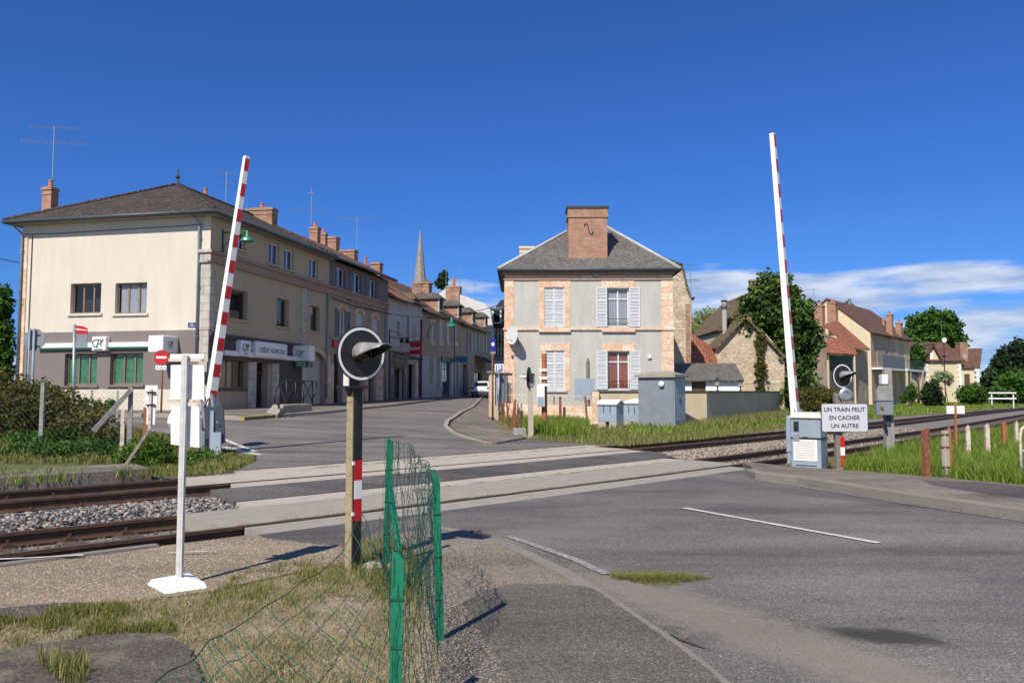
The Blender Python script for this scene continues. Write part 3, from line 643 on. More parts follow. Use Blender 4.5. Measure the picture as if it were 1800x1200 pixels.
sweep(-9,190,DT,[(-.6,-.175),(.6,-.175),(.62,-.3),(-.62,-.3)],FARZ,120).build('ballast_bed','ballast_bed',kind='structure')
sweep(sfR-1,190,DT,[(.82,-.15),(1.3,-.10),(2.1,-.15),(2.2,-.5),(.8,-.5)],FARZ,120).build('ballast_bed','ballast_bed',kind='structure')
sweep(sR,190,0,[(-2.3,-.12),(-1.3,-.14),(-.82,-.16),(-.82,-.5),(-2.3,-.5)],0,120).build('ballast_bed','ballast_bed',kind='structure')
def S(px,py): return so_(*G(px,py)[:2])[0]
def panel(oa,ob,sa,sb,zl,label,mat='concrete_lt',hollow=False,tz=0):
    root=T('crossing_deck',label,'concrete deck',(0,0,0),0,'concrete decks of the level crossing')
    n=max(2,round((sb-sa)/2.2)); 
    for i in range(n):
        a=sa+(sb-sa)*i/n+(.008 if i else 0); b=sa+(sb-sa)*(i+1)/n-.008; z=zl+rnd.uniform(-.004,.003)
        m=MB()
        if hollow and i==0:
            q=a+1.35; h=.45
            sweep(a,a+.34,0,[(oa,z),(ob,z),(ob,z-.22),(oa,z-.22)],tz,3,m)
            sweep(a+.34,q,0,[(oa+.01,z-.003),(ob,z),(ob,z-.22),(oa+.28,z-.22),(oa+.26,z-.035),(oa+.01,z-.035)],tz,6,m)
            sweep(q,b,0,[(oa,z),(ob,z),(ob,z-.22),(oa,z-.22)],tz,4,m)
            m.build('slab',mat,root); x=MB()
            for zz in (.07,.13): sweep(a+.36,q-.02,0,[(oa+.03,z-zz),(oa+.06,z-zz),(oa+.06,z-zz-.015),(oa+.03,z-zz-.015)],tz,4,x)
            x.build('iron_bar','steelgrey',root)
        else:
            sweep(a,b,0,[(oa,z-.012),(oa+.012,z),(ob-.012,z),(ob,z-.012),(ob,z-.22),(oa,z-.22)],tz,5,m).build('slab',mat,root)
panel(-1.36,-.815,S(440,930),S(1298,821),0.004,'concrete strip on the camera side of the near track','concrete')
panel(-.675,.70,S(330,907),S(1252,811),.004,'wide concrete strip between the near track rails, hollow at its left end','concrete',True)
panel(.805,1.40,S(425,883),S(1190,806),-.008,'concrete strip on the town side of the near track',)
panel(DT-1.40,DT-.80,S(417,853),S(1127,793),FARZ+.008,'concrete strip on the camera side of the far track')
panel(DT-.70,DT+.70,S(345,845),S(1110,789),FARZ,'wide concrete strip between the far track rails','concrete_lt',True)
panel(DT+.805,DT+1.36,S(422,828),S(1097,785),FARZ-.012,'outermost concrete strip on the town side of the far track')
mid=MB(); sweep(S(412,880),S(1150,795),0,[(1.41,0.0),(DT-1.41,FARZ+.012),(DT-1.41,-.3),(1.41,-.3)],0,30,mid); mid.build('crossing_asphalt','apron',kind='structure')
sheet('crossing_apron',W2([tp(s,-1.37) for s in np.linspace(sL-.05,S(700,893),6)]+[G(690,918),G(610,960),G(475,945)]),'apron',.003,.4,.02)
# ballast stones
def stones(name,sfn,n,size,mat,label,zfn,flatn=.7):
    t=[(1,1,1),(-1,-1,1),(-1,1,-1),(1,-1,-1)]
    base=np.array([(1,0,0),(-1,0,0),(0,1,0),(0,-1,0),(0,0,1),(0,0,-1),(.6,.6,.5),(-.6,.55,-.45),(.5,-.7,-.4),(-.5,-.6,.55)],float)
    fc=np.array([(0,6,4),(0,2,6),(6,2,4),(2,9,4),(2,7,1),(2,1,9),(9,1,3),(9,3,4),(3,0,4),(0,3,8),(8,3,5),(0,8,5),(0,5,2),(2,5,7),(7,5,1),(1,5,3)])
    S_,O_=sfn(n); n=len(S_); c=np.array([tuple(tp(a,b)) for a,b in zip(S_,O_)]); c[:,2]=zfn(S_,O_)+rng.uniform(-.3,.55,n)*size
    q=rng.normal(size=(n,4)); q/=np.linalg.norm(q,axis=1)[:,None]; w_,x,y,z=q.T
    Rm=np.stack([np.stack([1-2*(y*y+z*z),2*(x*y-z*w_),2*(x*z+y*w_)],1),np.stack([2*(x*y+z*w_),1-2*(x*x+z*z),2*(y*z-x*w_)],1),np.stack([2*(x*z-y*w_),2*(y*z+x*w_),1-2*(x*x+y*y)],1)],1)
    b=base[None]*rng.uniform(.7,1.3,(n,10,1))*rng.uniform(.6,1.2,(n,1,3))*(size*rng.uniform(.55,1.3,n))[:,None,None]
    v=np.einsum('nij,nkj->nki',Rm,b); v[:,:,2]*=flatn; v+=c[:,None]
    f=(np.arange(n)[:,None,None]*10+fc[None]).reshape(-1,3)
    fast(name,v.reshape(-1,3),f,mat,np.repeat(rng.uniform(0,1,n),10),label=label,cat='ballast',kind='stuff')
def rect(s0,s1,o0,o1): return lambda n:(rng.uniform(s0,s1,n),rng.uniform(o0,o1,n))
def crown(a,zt): return lambda S_,O_: zt-.13*np.abs((O_-a)/1.1)**3
stones('ballast_stones',lambda n:(lambda s,o:(s,o))(rng.uniform(-6,S(405,880),n),rng.uniform(.85,DT-.85,n)),8500,.034,'stone_a','grey and rust ballast stones heaped between the two tracks on the left',crown(DT/2,-.03))
stones('ballast_stones',rect(-6,sL+.3,-.62,.64),2200,.022,'stone_b','brown dirty ballast between the rails of the near track at left',lambda s,o:-.175+0*s)
stones('ballast_stones',rect(-6,sL+.2,-1.18,-.85),900,.035,'stone_b','brown ballast stones along the platform edge by the nearest rail',lambda s,o:-.15+0*s)
stones('ballast_stones',rect(-6,S(345,845),DT-.62,DT+.64),1500,.024,'stone_b','brown ballast between the rails of the far track at left',lambda s,o:FARZ-.175+0*s)
stones('ballast_stones',lambda n:(lambda u:(S(1170,800)+(36-S(1170,800))*u**1.5,rng.uniform(.82,DT-.82,n)))(rng.uniform(0,1,n)),11000,.036,'stone_c','pale ballast stones between the tracks right of the crossing',crown(DT/2,-.015))
stones('ballast_stones',rect(sfR-.8,34,DT+.85,DT+2.0),5000,.034,'stone_c','pale ballast shoulder between the far track and the green verge',lambda s,o:FARZ-.09-.05*(o-DT-.85))
stones('ballast_stones',rect(sR+.3,30,-.6,.6),4000,.026,'stone_c','ballast between the near track rails right of the crossing',lambda s,o:-.165+0*s)
stones('ballast_stones',rect(sR+.8,30,-2.2,-.84),5000,.028,'stone_b','brownish ballast on the shoulder by the barrier machine',lambda s,o:-.13+0*s)
stones('ballast_stones',rect(sfR,32,DT-.6,DT+.6),3000,.026,'stone_c','ballast between the far track rails right of the crossing',lambda s,o:FARZ-.165+0*s)
# far platform edge on the left
m=MB(); e1=S(225,822); sweep(-9,e1,DT,[(1.75,.10),(2.9,.12),(2.9,-.4),(1.75,-.4)],FARZ,20,m); m.build('far_platform_edge','platform',kind='structure')
# ------------------------------------------------------------ buildings
class Fac:                                        # a wall plane of a building: x along it, z up, +y into the building
    def __init__(s,root,loc=(0,0,0),rz=0):
        s.root=root; s.loc=Vector(loc); s.rz=rz
        s.W=Matrix.Translation(root.location)@Matrix.Rotation(root.rotation_euler[2],4,'Z')@Matrix.Translation(s.loc)@Matrix.Rotation(rz,4,'Z')
        s.I=s.W.inverted(); s.holes=[]
    def hit(s,px,py,y=0):
        o=s.I@Vector((0,0,EYE)); d=s.I.to_3x3()@ray(px,py); t=(y-o.y)/d.y; p=o+d*t; return p.x,p.z
    def rect(s,x0,x1,y0,y1,hole=True):            # pixel left,right,top,bottom (top/bottom at the middle)
        a=s.hit(x0,690)[0]; b=s.hit(x1,690)[0]; c=(x0+x1)/2; r=(min(a,b),max(a,b),s.hit(c,y1)[1],s.hit(c,y0)[1])
        if hole: s.holes.append(r)
        return r
    def build(s,mb,name,mat,parent=None,**k):
        if parent is None: return mb.build(name,mat,s.root,s.loc,s.rz,**k)
        return mb.build(name,mat,parent,**k)
    def wall(s,x0,x1,z0,z1,mat,y=0,depth=.25,name='wall',poly=None,**k):
        H=[h for h in s.holes if h[0]<x1 and h[1]>x0 and h[2]<z1 and h[3]>z0]
        xs=sorted(set([x0,x1]+[min(max(v,x0),x1) for h in H for v in h[:2]])); zs=sorted(set([z0,z1]+[min(max(v,z0),z1) for h in H for v in h[2:]]))
        m=MB()
        for a,b in zip(xs[:-1],xs[1:]):
            for c,d in zip(zs[:-1],zs[1:]):
                mx,mz=(a+b)/2,(c+d)/2
                if any(h[0]<mx<h[1] and h[2]<mz<h[3] for h in H): continue
                m.add([(a,y,c),(b,y,c),(b,y,d),(a,y,d)],[(0,1,2,3)])
        for h in H:
            a,b,c,d=max(h[0],x0),min(h[1],x1),max(h[2],z0),min(h[3],z1)
            q=[]
            if h[0]>=x0: q.append([(a,y,c),(a,y,d),(a,y+depth,d),(a,y+depth,c)])
            if h[1]<=x1: q.append([(b,y,c),(b,y,d),(b,y+depth,d),(b,y+depth,c)])
            if h[2]>=z0: q.append([(a,y,c),(b,y,c),(b,y+depth,c),(a,y+depth,c)])
            if h[3]<=z1: q.append([(a,y,d),(b,y,d),(b,y+depth,d),(a,y+depth,d)])
            for v in q: m.add(v,[(0,1,2,3)])
        return s.build(m,name,mat,**k)
    def band(s,x0,x1,z0,z1,out,mat,name='string_course',back=.02,**k):
        return s.build(MB().box((x0,-out,z0),(x1,back,z1)),name,mat,**k)
    def window(s,r,frame='whiteframe',muls=(.5,),trans=(),curt=None,cfr=((0,1),),dep=.14,sill=None,sillout=.08,fw=.055,name='window',glass='glass',shut=None,sw=None,shopen=True,lab=None,closed=False):
        x0,x1,z0,z1=r; m=MB(); W=x1-x0; H=z1-z0; y=dep
        m.box((x0,y,z0),(x0+fw,y+.05,z1)).box((x1-fw,y,z0),(x1,y+.05,z1)).box((x0+fw,y,z1-fw),(x1-fw,y+.05,z1)).box((x0+fw,y,z0),(x1-fw,y+.05,z0+fw))
        for t in muls: m.box((x0+W*t-fw*.55,y+.002,z0+fw),(x0+W*t+fw*.55,y+.048,z1-fw))
        for t in trans: m.box((x0+fw,y+.004,z0+H*t-fw*.45),(x1-fw,y+.046,z0+H*t+fw*.45))
        o=s.build(m,name,frame,label=lab); 
        MB().add([(x0+fw*.5,y+.024,z0+fw*.5),(x1-fw*.5,y+.024,z0+fw*.5),(x1-fw*.5,y+.024,z1-fw*.5),(x0+fw*.5,y+.024,z1-fw*.5)],[(0,1,2,3)]).build('pane',glass,o)
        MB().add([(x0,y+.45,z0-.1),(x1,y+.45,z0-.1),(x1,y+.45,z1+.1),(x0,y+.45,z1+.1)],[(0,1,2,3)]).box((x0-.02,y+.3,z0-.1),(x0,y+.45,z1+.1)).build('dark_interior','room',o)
        if curt:
            c=MB()
            for a,b in cfr:
                n=max(4,int((b-a)*W/.07)); pts=[(x0+W*(a+(b-a)*i/n),y+.055+.015*((i%2)*2-1)) for i in range(n+1)]
                zb=z0+.02; c.add([(p[0],p[1],zb) for p in pts]+[(p[0],p[1],z1-.02) for p in pts],[(i,i+1,i+n+2,i+n+1) for i in range(n)])
            c.build('curtain',curt,o)
        if sill: MB().box((x0-.1,-sillout,z0-.10),(x1+.1,dep,z0-.002)).build('sill',sill,o)
        if shut:
            sw=sw or W/2
            if closed:
                for a,b in ((x0,x0+W/2-.006),(x0+W/2+.006,x1)): shutter(a,b,z0,z1,.03,shut,o)
            else:
                shutter(x0-sw,x0-.015,z0,z1,-.05,shut,o); shutter(x1+.015,x1+sw,z0,z1,-.05,shut,o)
        return o
def shutter(a,b,z0,z1,y,mat,par):                # framed louvred leaf
    m=MB(); f=.055; H=z1-z0; m.box((a,y,z0),(a+f,y+.035,z1)).box((b-f,y,z0),(b,y+.035,z1))
    for t in (0,.333,.666,1): zz=z0+(H-f)*t; m.box((a+f,y,zz),(b-f,y+.034,zz+f))
    n=int(H/.075)
    for i in range(n):
        z=z0+H*(i+.5)/n; m.add([(a+f,y+.006,z-.018),(b-f,y+.006,z-.018),(b-f,y+.026,z+.008),(a+f,y+.026,z+.008)],[(0,1,2,3)])
    m.k=1; m.add([(a+f,y+.03,z0),(b-f,y+.03,z0),(b-f,y+.03,z1),(a+f,y+.03,z1)],[(0,1,2,3)])
    return m.build('shutter',[mat,'louvre_shade' if mat=='whitewood' else mat],par)
def chimney(par,x,y,z0,z1,sx,sy,pots=1,mat='brick',potc='potred',band=True,name='chimney',ph=.35):
    m=MB().box((x-sx/2,y-sy/2,z0),(x+sx/2,y+sy/2,z1-.16)).box((x-sx/2-.05,y-sy/2-.05,z1-.16),(x+sx/2+.05,y+sy/2+.05,z1-.06)).box((x-sx/2-.02,y-sy/2-.02,z1-.06),(x+sx/2+.02,y+sy/2+.02,z1))
    if band: m.box((x-sx/2-.025,y-sy/2-.025,z1-.42),(x+sx/2+.025,y+sy/2+.025,z1-.36))
    m.k=1
    for i in range(pots):
        t=(i+.5)/pots-.5; px_,py_=(x+t*sx*.8,y) if sx>=sy else (x,y+t*sy*.8)
        m.lathe((px_,py_,z1),[(.13,0),(.10,ph*.8),(.12,ph*.82),(.12,ph),(.08,ph)],8)
    return m.build(name,[mat,potc],par)
def antenna(base,h,booms,label,group='roof aerials',mat='steelgrey',kind='tv_antenna'):
    m=MB(); m.tube([(0,0,0),(0,0,h)],.022,5)
    root=T(kind,label,'antenna',base,rnd.uniform(-.2,.2),group); m.build('mast',mat,root)
    for (z,L,el,a,tilt) in booms:
        b=MB(); d=Vector((math.cos(a),math.sin(a),tilt)); p=Vector((0,0,z))-d*L*.5; q=Vector((0,0,z))+d*L*.5; b.tube([p,q],.014,4)
        n=Vector((-math.sin(a),math.cos(a),0)); k=max(3,int(L/.14))
        for i in range(k):
            c=p.lerp(q,(i+.3)/k); e=el*(1-.4*i/k); v=n if i%2 else Vector((0,0,1))*.0+n; b.tube([c-v*e/2,c+v*e/2],.006,3)
            if el>.25: b.tube([c-Vector((0,0,el*.3)),c],.005,3)
        b.build('boom',mat,root)
    return root
# ---- bank and the joined house: local x along the street, y into the block
RZ=math.atan2(U.y,U.x)
bank=T('corner_building','three storey cream and taupe corner building with green bank signs and hipped brown tile roof','building',(BC.x,BC.y,0),RZ)
S1=Fac(bank); DB=9.57; L1=11.75; L2=21.2
F1=Fac(bank,(0,DB,0),-PI/2)                       # front wall, x from its left end (0) to the corner (DB)
ze=9.25
fw=[F1.rect(118,172,498,551),F1.rect(197,253,497,551)]; gw=[F1.rect(112,169,621,677),F1.rect(192,250,620,676)]
zt=F1.hit(150,583)[1]; zb=F1.hit(150,685)[1]
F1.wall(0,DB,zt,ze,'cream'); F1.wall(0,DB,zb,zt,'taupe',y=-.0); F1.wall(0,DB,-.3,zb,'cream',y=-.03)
F1.build(MB().box((0,-.03,zb-.002),(DB,.0,zb+.02)),'plinth_ledge','cream')
F1.window(fw[0],'brownframe',(.35,.68),(),None,sill='cream',dep=.18,fw=.07,lab='upper window with three dark panes')
F1.window(fw[1],'brownframe',(.35,.68),(),'curt_white',((.1,.98),),sill='cream',dep=.18,fw=.07,lab='upper window with pale curtains')
for r in gw: F1.window(r,'brownframe',(.35,.68),(),'curt_green',((.05,.3),(.4,.62),(.72,.9)),sill='taupe',dep=.18,fw=.07,lab='window with green curtains')
# corner quoins and left end
F1.build(MB().box((DB-.42,-.03,zt+.0),(DB+.03,.3,7.2)).box((DB-.42,-.03,-.2),(DB+.03,.3,zt-.03)),'quoin','palestone')
F1.build(MB().box((-.04,-.04,-.2),(.32,.2,8.6)),'quoin','pinkstone')
def dpipe(F_,px,py0,py1,out=.1,r=.055,mat='pipe',name='downpipe',swan=True):
    x,z1=F_.hit(px,py0,-out); z0=F_.hit(px,py1,-out)[1]; pts=[(x,-out,z0),(x,-out,z1-.5)]
    if swan: pts+=[(x-.02,-out-.05,z1-.25),(x-.22,-.42,z1)]
    m=MB().tube(pts,r,8)
    for t in (.15,.5,.85): m.cbox((x,-out+.02,z0+(z1-z0)*t),(.15,.12,.04))
    return F_.build(m,name,mat)
dpipe(F1,40,400,668); dpipe(F1,351,380,628); 
x,z=F1.hit(57,420); F1.build(MB().tube([(x,-.03,.9),(x+.02,-.03,8.7)],.02,5),'cable','dkgrey')
x=F1.hit(55,500)[0]; F1.build(MB().tube([(.2,-.05,8.75),(x+1.5,-.05,8.72),(DB-.4,-.05,8.80)],.015,4),'cable','dkgrey')
# sign band on the front and signs
ga=F1.hit(70,610)[0]; gb=F1.hit(290,612)[0]; z1=F1.hit(120,603)[1]; z0=F1.hit(120,611)[1]
bd=F1.build(MB().box((ga,-.14,z0),(gb,0,z1)),'sign_band','signwhite'); M['teal']=plain('teal_sign',(.005,.16,.15),.4,.1,4); M['dkgreen']=plain('dark_green_trim',(.012,.12,.07),.4,.1,4)
MB().box((ga,-.135,z0-.08),(gb,0,z0-.002)).build('green_trim','dkgreen',bd)
def logo(par,cx,cz,w_,y,tf=lambda a,b,c:(a,b,c)):  # the bank's letters with underline and red stroke
    s=w_; m=MB(); P=lambda a,b:tf(cx+a*s,y,cz+b*s)
    arc=[P(-.12+.26*math.cos(t)-.06,.02+.24*math.sin(t)) for t in np.linspace(R(55),R(305),10)]
    m.tube(arc,s*.035,5); m.tube([P(-.14,-.2),P(.02,.24),P(.13,.28),P(.2,-.2)],s*.035,5); m.tube([P(-.02,-.02),P(.22,.0)],s*.03,5)
    m.bar(P(-.3,-.36),P(.28,-.36),.012,s*.06); m.k=1; m.tube([P(.16,.05),P(.34,.2)],s*.035,5); m.tube([P(.22,.18),P(.36,.3)],s*.03,5)
    return m.build('logo',['teal','red'],par)
def signbox(F_,r,th,logo_at=None,name='sign_box',y0=0,mat='signwhite'):
    o=F_.build(MB().box((r[0],-th,r[2]),(r[1],y0,r[3])),name,mat,bevel=.05); return o
r=F1.rect(166,191,592,617,False); o=signbox(F1,r,.28); logo(o,(r[0]+r[1])/2,(r[2]+r[3])/2,(r[1]-r[0])*.95,-.285)
# projecting double-sided box near the corner, seen at the edge with its logo on the end
x0,_=F1.hit(287,600); x1,_=F1.hit(331,600); zt_,zb_=F1.hit(310,592)[1],F1.hit(310,621)[1]
o=F1.build(MB().box((x0+.03,-1.05,zb_),(x0+.75,0,zt_)),'sign_box','signwhite',bevel=.05)
logo(o,-.52,(zt_+zb_)/2,.42,0,lambda a,b,c:(x0+.756+b,a,c))
# blue street plates
M['blueplate']=plain('blue_enamel',(.012,.022,.14),.35,.1,4)
r=F1.rect(328,342,567,575,False); o=F1.build(MB().box((r[0],-.03,r[2]),(r[1],0,r[3])),'street_sign','blueplate')
m=MB(); w2=(r[1]-r[0]); h2=r[3]-r[2]; cx=(r[0]+r[1])/2
m.add(*textmesh('RUE',cx,r[2]+h2*.70,w2*.42,h2*.28,-.033)); m.add(*textmesh('DU PONT',cx,r[2]+h2*.27,w2*.75,h2*.28,-.033)); m.build('lettering','signwhite',o)
# street side of the bank
T1=[S1.rect(410,426,405,437),S1.rect(468,486,426,464),S1.rect(495,512,437,473),S1.rect(540,556,453,488)]
T2=[S1.rect(400,432,509,561),S1.rect(484,505,525,574),S1.rect(544,560,538,582)]
zc1,zc0=7.62,7.22
G1=S1.rect(386,433,629,683); D1=S1.rect(447,470,629,722); D1=(D1[0],D1[1],.75,D1[3]); S1.holes[-1]=D1
ar=S1.rect(534,572,618,716); ar=(ar[0],ar[1],.72,ar[3]); S1.holes[-1]=ar
S1.wall(0,L1,3.98,ze,'cream_shaded'); S1.wall(0,L1,-.3,3.98,'beige_render',depth=.35)
for r in T1: S1.window(r,'whiteframe',(.5,),dep=.12,sill='cream_shaded',fw=.06,lab='small white framed top floor window')
for r in T2: S1.window(r,'brownframe',(),(),'curt_white',((.0,.22),),dep=.2,sill='cream_shaded',fw=.06)
S1.window(G1,'brownframe',(.35,.62),(),'curt_yellow',((.05,.55),),dep=.15,fw=.07,sill='taupe_dark')
o=S1.window(D1,'dkgrey',(),(.72,),None,dep=.3,fw=.08,name='door'); MB().tube([(D1[1]-.14,.25,1.5),(D1[1]-.14,.25,2.3)],.02,6).build('handle','steelgrey',o)
M['taupe2']=M['taupe_dark']
a=S1.hit(531,600)[0]
S1.band(.0,a,2.98,4.0,.05,'taupe_dark','taupe_fascia'); 
r=S1.rect(487,530,636,690,False); S1.band(r[0],r[1],.8,r[3]+.1,.04,'taupe_dark','taupe_panel')
for x0_,x1_ in ((433,447),(475,487)): r=S1.rect(x0_,x1_,625,720,False); S1.band(r[0],r[1],.6,2.98,.10,'palestone','pilaster')
S1.band(0,S1.hit(433,700)[0],3.99,4.12,.14,'taupe_dark','ledge'); S1.band(S1.hit(433,700)[0]+.002,a,3.99,4.12,.14,'taupe_dark','ledge')
# gateway arch
m=MB(); cx=(ar[0]+ar[1])/2; hw=(ar[1]-ar[0])/2; zt_=ar[3]
for i in range(9):
    t0=PI*(.14+.72*i/9); t1=PI*(.14+.72*(i+1)/9)-.02; rr=hw*1.12
    P=lambda t,q:(cx-math.cos(t)*q,zt_-rr*.62+math.sin(t)*q*.62)
    m.prism([P(t0,rr),P(t1,rr),P(t1,rr*1.24),P(t0,rr*1.24)],-.05,.1)
S1.build(m,'arch','pinkstone'); S1.build(MB().box((ar[1],-.05,.6),(ar[1]+.5,.05,ar[3]-.1)),'arch_jamb','pinkstone'); S1.build(MB().box((ar[0]-.3,-.05,.6),(ar[0],.05,ar[3]-.1)),'arch_jamb','pinkstone')
S1.build(MB().box((ar[0],.34,.6),(ar[1],.38,ar[3]+.1)),'gate','grey_render')
# cornice running along the whole front of the block
for nm,x0_,x1_ in (('cornice',-.14,L1-.01),):
    S1.build(MB().box((x0_,-.16,zc1-.06),(x1_,.05,zc1+.08)).box((x0_+.06,-.09,zc0),(x1_,.05,zc1-.06)).box((x0_+.02,-.12,zc0-.07),(x1_,.05,zc0)),nm,'corstone')
F1.build(MB().box((DB-.5,-.16,zc1-.06),(DB+.135,.2,zc1+.08)).box((DB-.44,-.09,zc0),(DB+.08,.2,zc1-.06)).box((DB-.46,-.12,zc0-.07),(DB+.11,.2,zc0)),'cornice_return','palestone')
S1.build(MB().box((-.02,-.05,zt+.0),(.35,.02,zc0-.08)),'quoin','palestone')
r=S1.rect(527,535,500,620,False); S1.build(MB().box((r[0],-.05,3.9),(r[1],.02,zc0-.08)),'pilaster_strip','palestone')
# signs on the street side
sa=S1.hit(390,612)[0]; sb=S1.hit(513,625)[0]
S1.build(MB().box((sa,-.18,3.20),(sb,-.05,3.42)),'sign_band','signwhite')
r=S1.rect(411,429,598,626,False); o=S1.build(MB().box((r[0],-.32,r[2]),(r[1],0,r[3])),'sign_box','signwhite',bevel=.04); logo(o,(r[0]+r[1])/2,(r[2]+r[3])/2,(r[1]-r[0])*.8,-.325)
r=S1.rect(438,494,602,629,False); o=S1.build(MB().box((r[0],-.32,r[2]),(r[1],0,r[3])),'sign_box','signwhite',bevel=.05)
m=MB(); m.add(*textmesh('CRÉDIT AGRICOLE',(r[0]+r[1])/2,(r[2]+r[3])/2,(r[1]-r[0])*.82,(r[3]-r[2])*.38,-.326)); m.build('lettering','dkgrey',o)
# box at the gateway end, standing out from the wall and facing up the street
xx=S1.hit(523,620)[0]; rb=S1.rect(511,549,609,636,False)
o=S1.build(MB().box((xx-.62,-1.0,rb[2]),(xx,0,rb[3])),'sign_box','signwhite',bevel=.05)
logo(o,-.5,(rb[2]+rb[3])/2,.5,0,lambda a,b,c:(xx-.63,-1.0-a,c))
m=MB().box((xx-.6,-.9,rb[2]-.30),(xx-.05,-.15,rb[2]-.02)); o=S1.build(m,'sign_box','dkgreen')
m=MB(); vs,fs=textmesh('CENTRE',0,rb[2]-.10,.5,.07,0); m.add([(xx-.605,-.52-p[0],p[2]) for p in vs],fs); vs,fs=textmesh('TITRES',0,rb[2]-.22,.5,.07,0); m.add([(xx-.605,-.52-p[0],p[2]) for p in vs],fs); m.build('lettering','signwhite',o)
r=S1.rect(370,379,567,576,False); o=S1.build(MB().box((r[0],-.03,r[2]),(r[1],0,r[3])),'street_sign','blueplate')
m=MB(); w2=(r[1]-r[0]); h2=r[3]-r[2]; cx=(r[0]+r[1])/2
m.add(*textmesh('RUE',cx,r[2]+h2*.70,w2*.42,h2*.28,-.033)); m.add(*textmesh('DU PONT',cx,r[2]+h2*.27,w2*.75,h2*.28,-.033)); m.build('lettering','signwhite',o)
dpipe(S1,577,500,700,.08,.05,'pipe',swan=False)
# hipped roof of the bank
def hiproof(par,x0,x1,y0,y1,z0,zr,rx0,rx1,ry,mat,th=.14,name='roof',ridge='tile_dark',gut='gutter',sides='fblr'):
    m=MB(); A,B,C_,D=(x0,y0,z0),(x1,y0,z0),(x1,y1,z0),(x0,y1,z0); E_,F_=(rx0,ry,zr),(rx1,ry,zr)
    m.add([A,B,F_,E_],[(0,1,2,3)]); m.add([B,C_,F_],[(0,1,2)]); m.add([C_,D,E_,F_],[(0,1,2,3)]); m.add([D,A,E_],[(0,1,2)])
    m.add([A,B,C_,D]+[(p[0],p[1],p[2]-th) for p in (A,B,C_,D)],[(0,1,5,4),(1,2,6,5),(2,3,7,6),(3,0,4,7),(4,5,6,7)])
    o=m.build(name,mat,par); r=MB()
    for a,b in ((A,E_),(B,F_),(C_,F_),(D,E_),(E_,F_)):
        if (Vector(a)-Vector(b)).length>.1: r.tube([a,b],.10,6)
    r.build('ridge_tiles',ridge,o)
    gm=MB()
    for a,b in ((A,B),(B,C_),(C_,D),(D,A)): gm.tube([Vector(a)+Vector((0,0,-th*.6)),Vector(b)+Vector((0,0,-th*.6))],.085,7)
    gm.build('gutter',gut,o); return o
M['soffit']=plain('soffit',(.30,.26,.22),.9,.2,3)
ap=F1.I@V(287,322,38); zr=11.95
rf=hiproof(bank,-.55,L1,-.55,DB+.55,ze+.08,zr,DB/2*.92,L1,DB/2,'tile_dark')
m=MB().box((-.45,-.45,ze-.1),(L1,DB+.45,ze-.06)); m.build('eaves_soffit','soffit',bank)
fx,fy=DB/2*.92,DB/2
MB().lathe((fx,fy,zr),[(.16,0),(.07,.12),(.05,.3),(.12,.36),(.12,.42),(.04,.5),(.03,.7),(.05,.72),(.01,.85)],8).build('finial','dkgrey',rf)
def chim_px(par,F_,px0,px1,pyt,Yw,sy,z0,pots=1,**k):   # chimney whose front is seen between two pixel columns
    p=V((px0+px1)/2,pyt,Yw); q=par.matrix_world if False else (Matrix.Translation(par.location)@Matrix.Rotation(par.rotation_euler[2],4,'Z')).inverted()@p
    w_=(px1-px0)*Yw/F; return q,w_
def chim(rf_,root,px0,px1,pyt,Yw,sx,sy,pots=1,drop=2.2,**k):
    q,_=chim_px(root,None,px0,px1,pyt,Yw,0,0); ph=k.get('ph',.35)
    return chimney(rf_,q.x,q.y,q.z-drop-(ph if pots else 0),q.z-(ph if pots else 0),sx,sy,pots,**k)
chim(rf,bank,78,101,317,41.0,.5,.55,1,2.0,ph=.4); chim(rf,bank,357,366,331,45,.3,.3,1,1.2,ph=.45,mat='potred')
chim(rf,bank,430,491,357,46.5,.65,1.7,1,2.2,mat='oldbrick',ph=.35)
# back and far side walls so the block is solid
MB().add([(0,DB,-.3),(0,DB,ze),(L1,DB,ze),(L1,DB,-.3)],[(0,1,2,3)]).box((L1-.2,.3,-.3),(L1,DB,ze)).build('back_wall','cream_shaded',bank)
# lamp bracket on the corner: green iron arm
lb=T('street_lamp','green bracket lamp on the corner of the cream building below its eaves','street lamp',tuple(S1.W@Vector((.9,0,8.3))),RZ)
MB().box((-.04,-.05,-1.0),(.04,0,.45)).build('wall_plate','dkgreen',lb)
M['lampgreen']=plain('green_lamp',(.03,.22,.13),.4,.15,4)
MB().tube([(0,-.03,.3),(.0,-1.2,.35)],.03,6).tube([(0,-.04,-.9),(0,-.1,-.3),(0,-.5,.12),(0,-1.1,.3)],.022,6).build('arm','lampgreen',lb)
MB().lathe((0,-1.2,.1),[(.30,-.22),(.26,-.1),(.10,-.02),(.05,.2),(.02,.26)],12).build('lamp_head','lampgreen',lb)
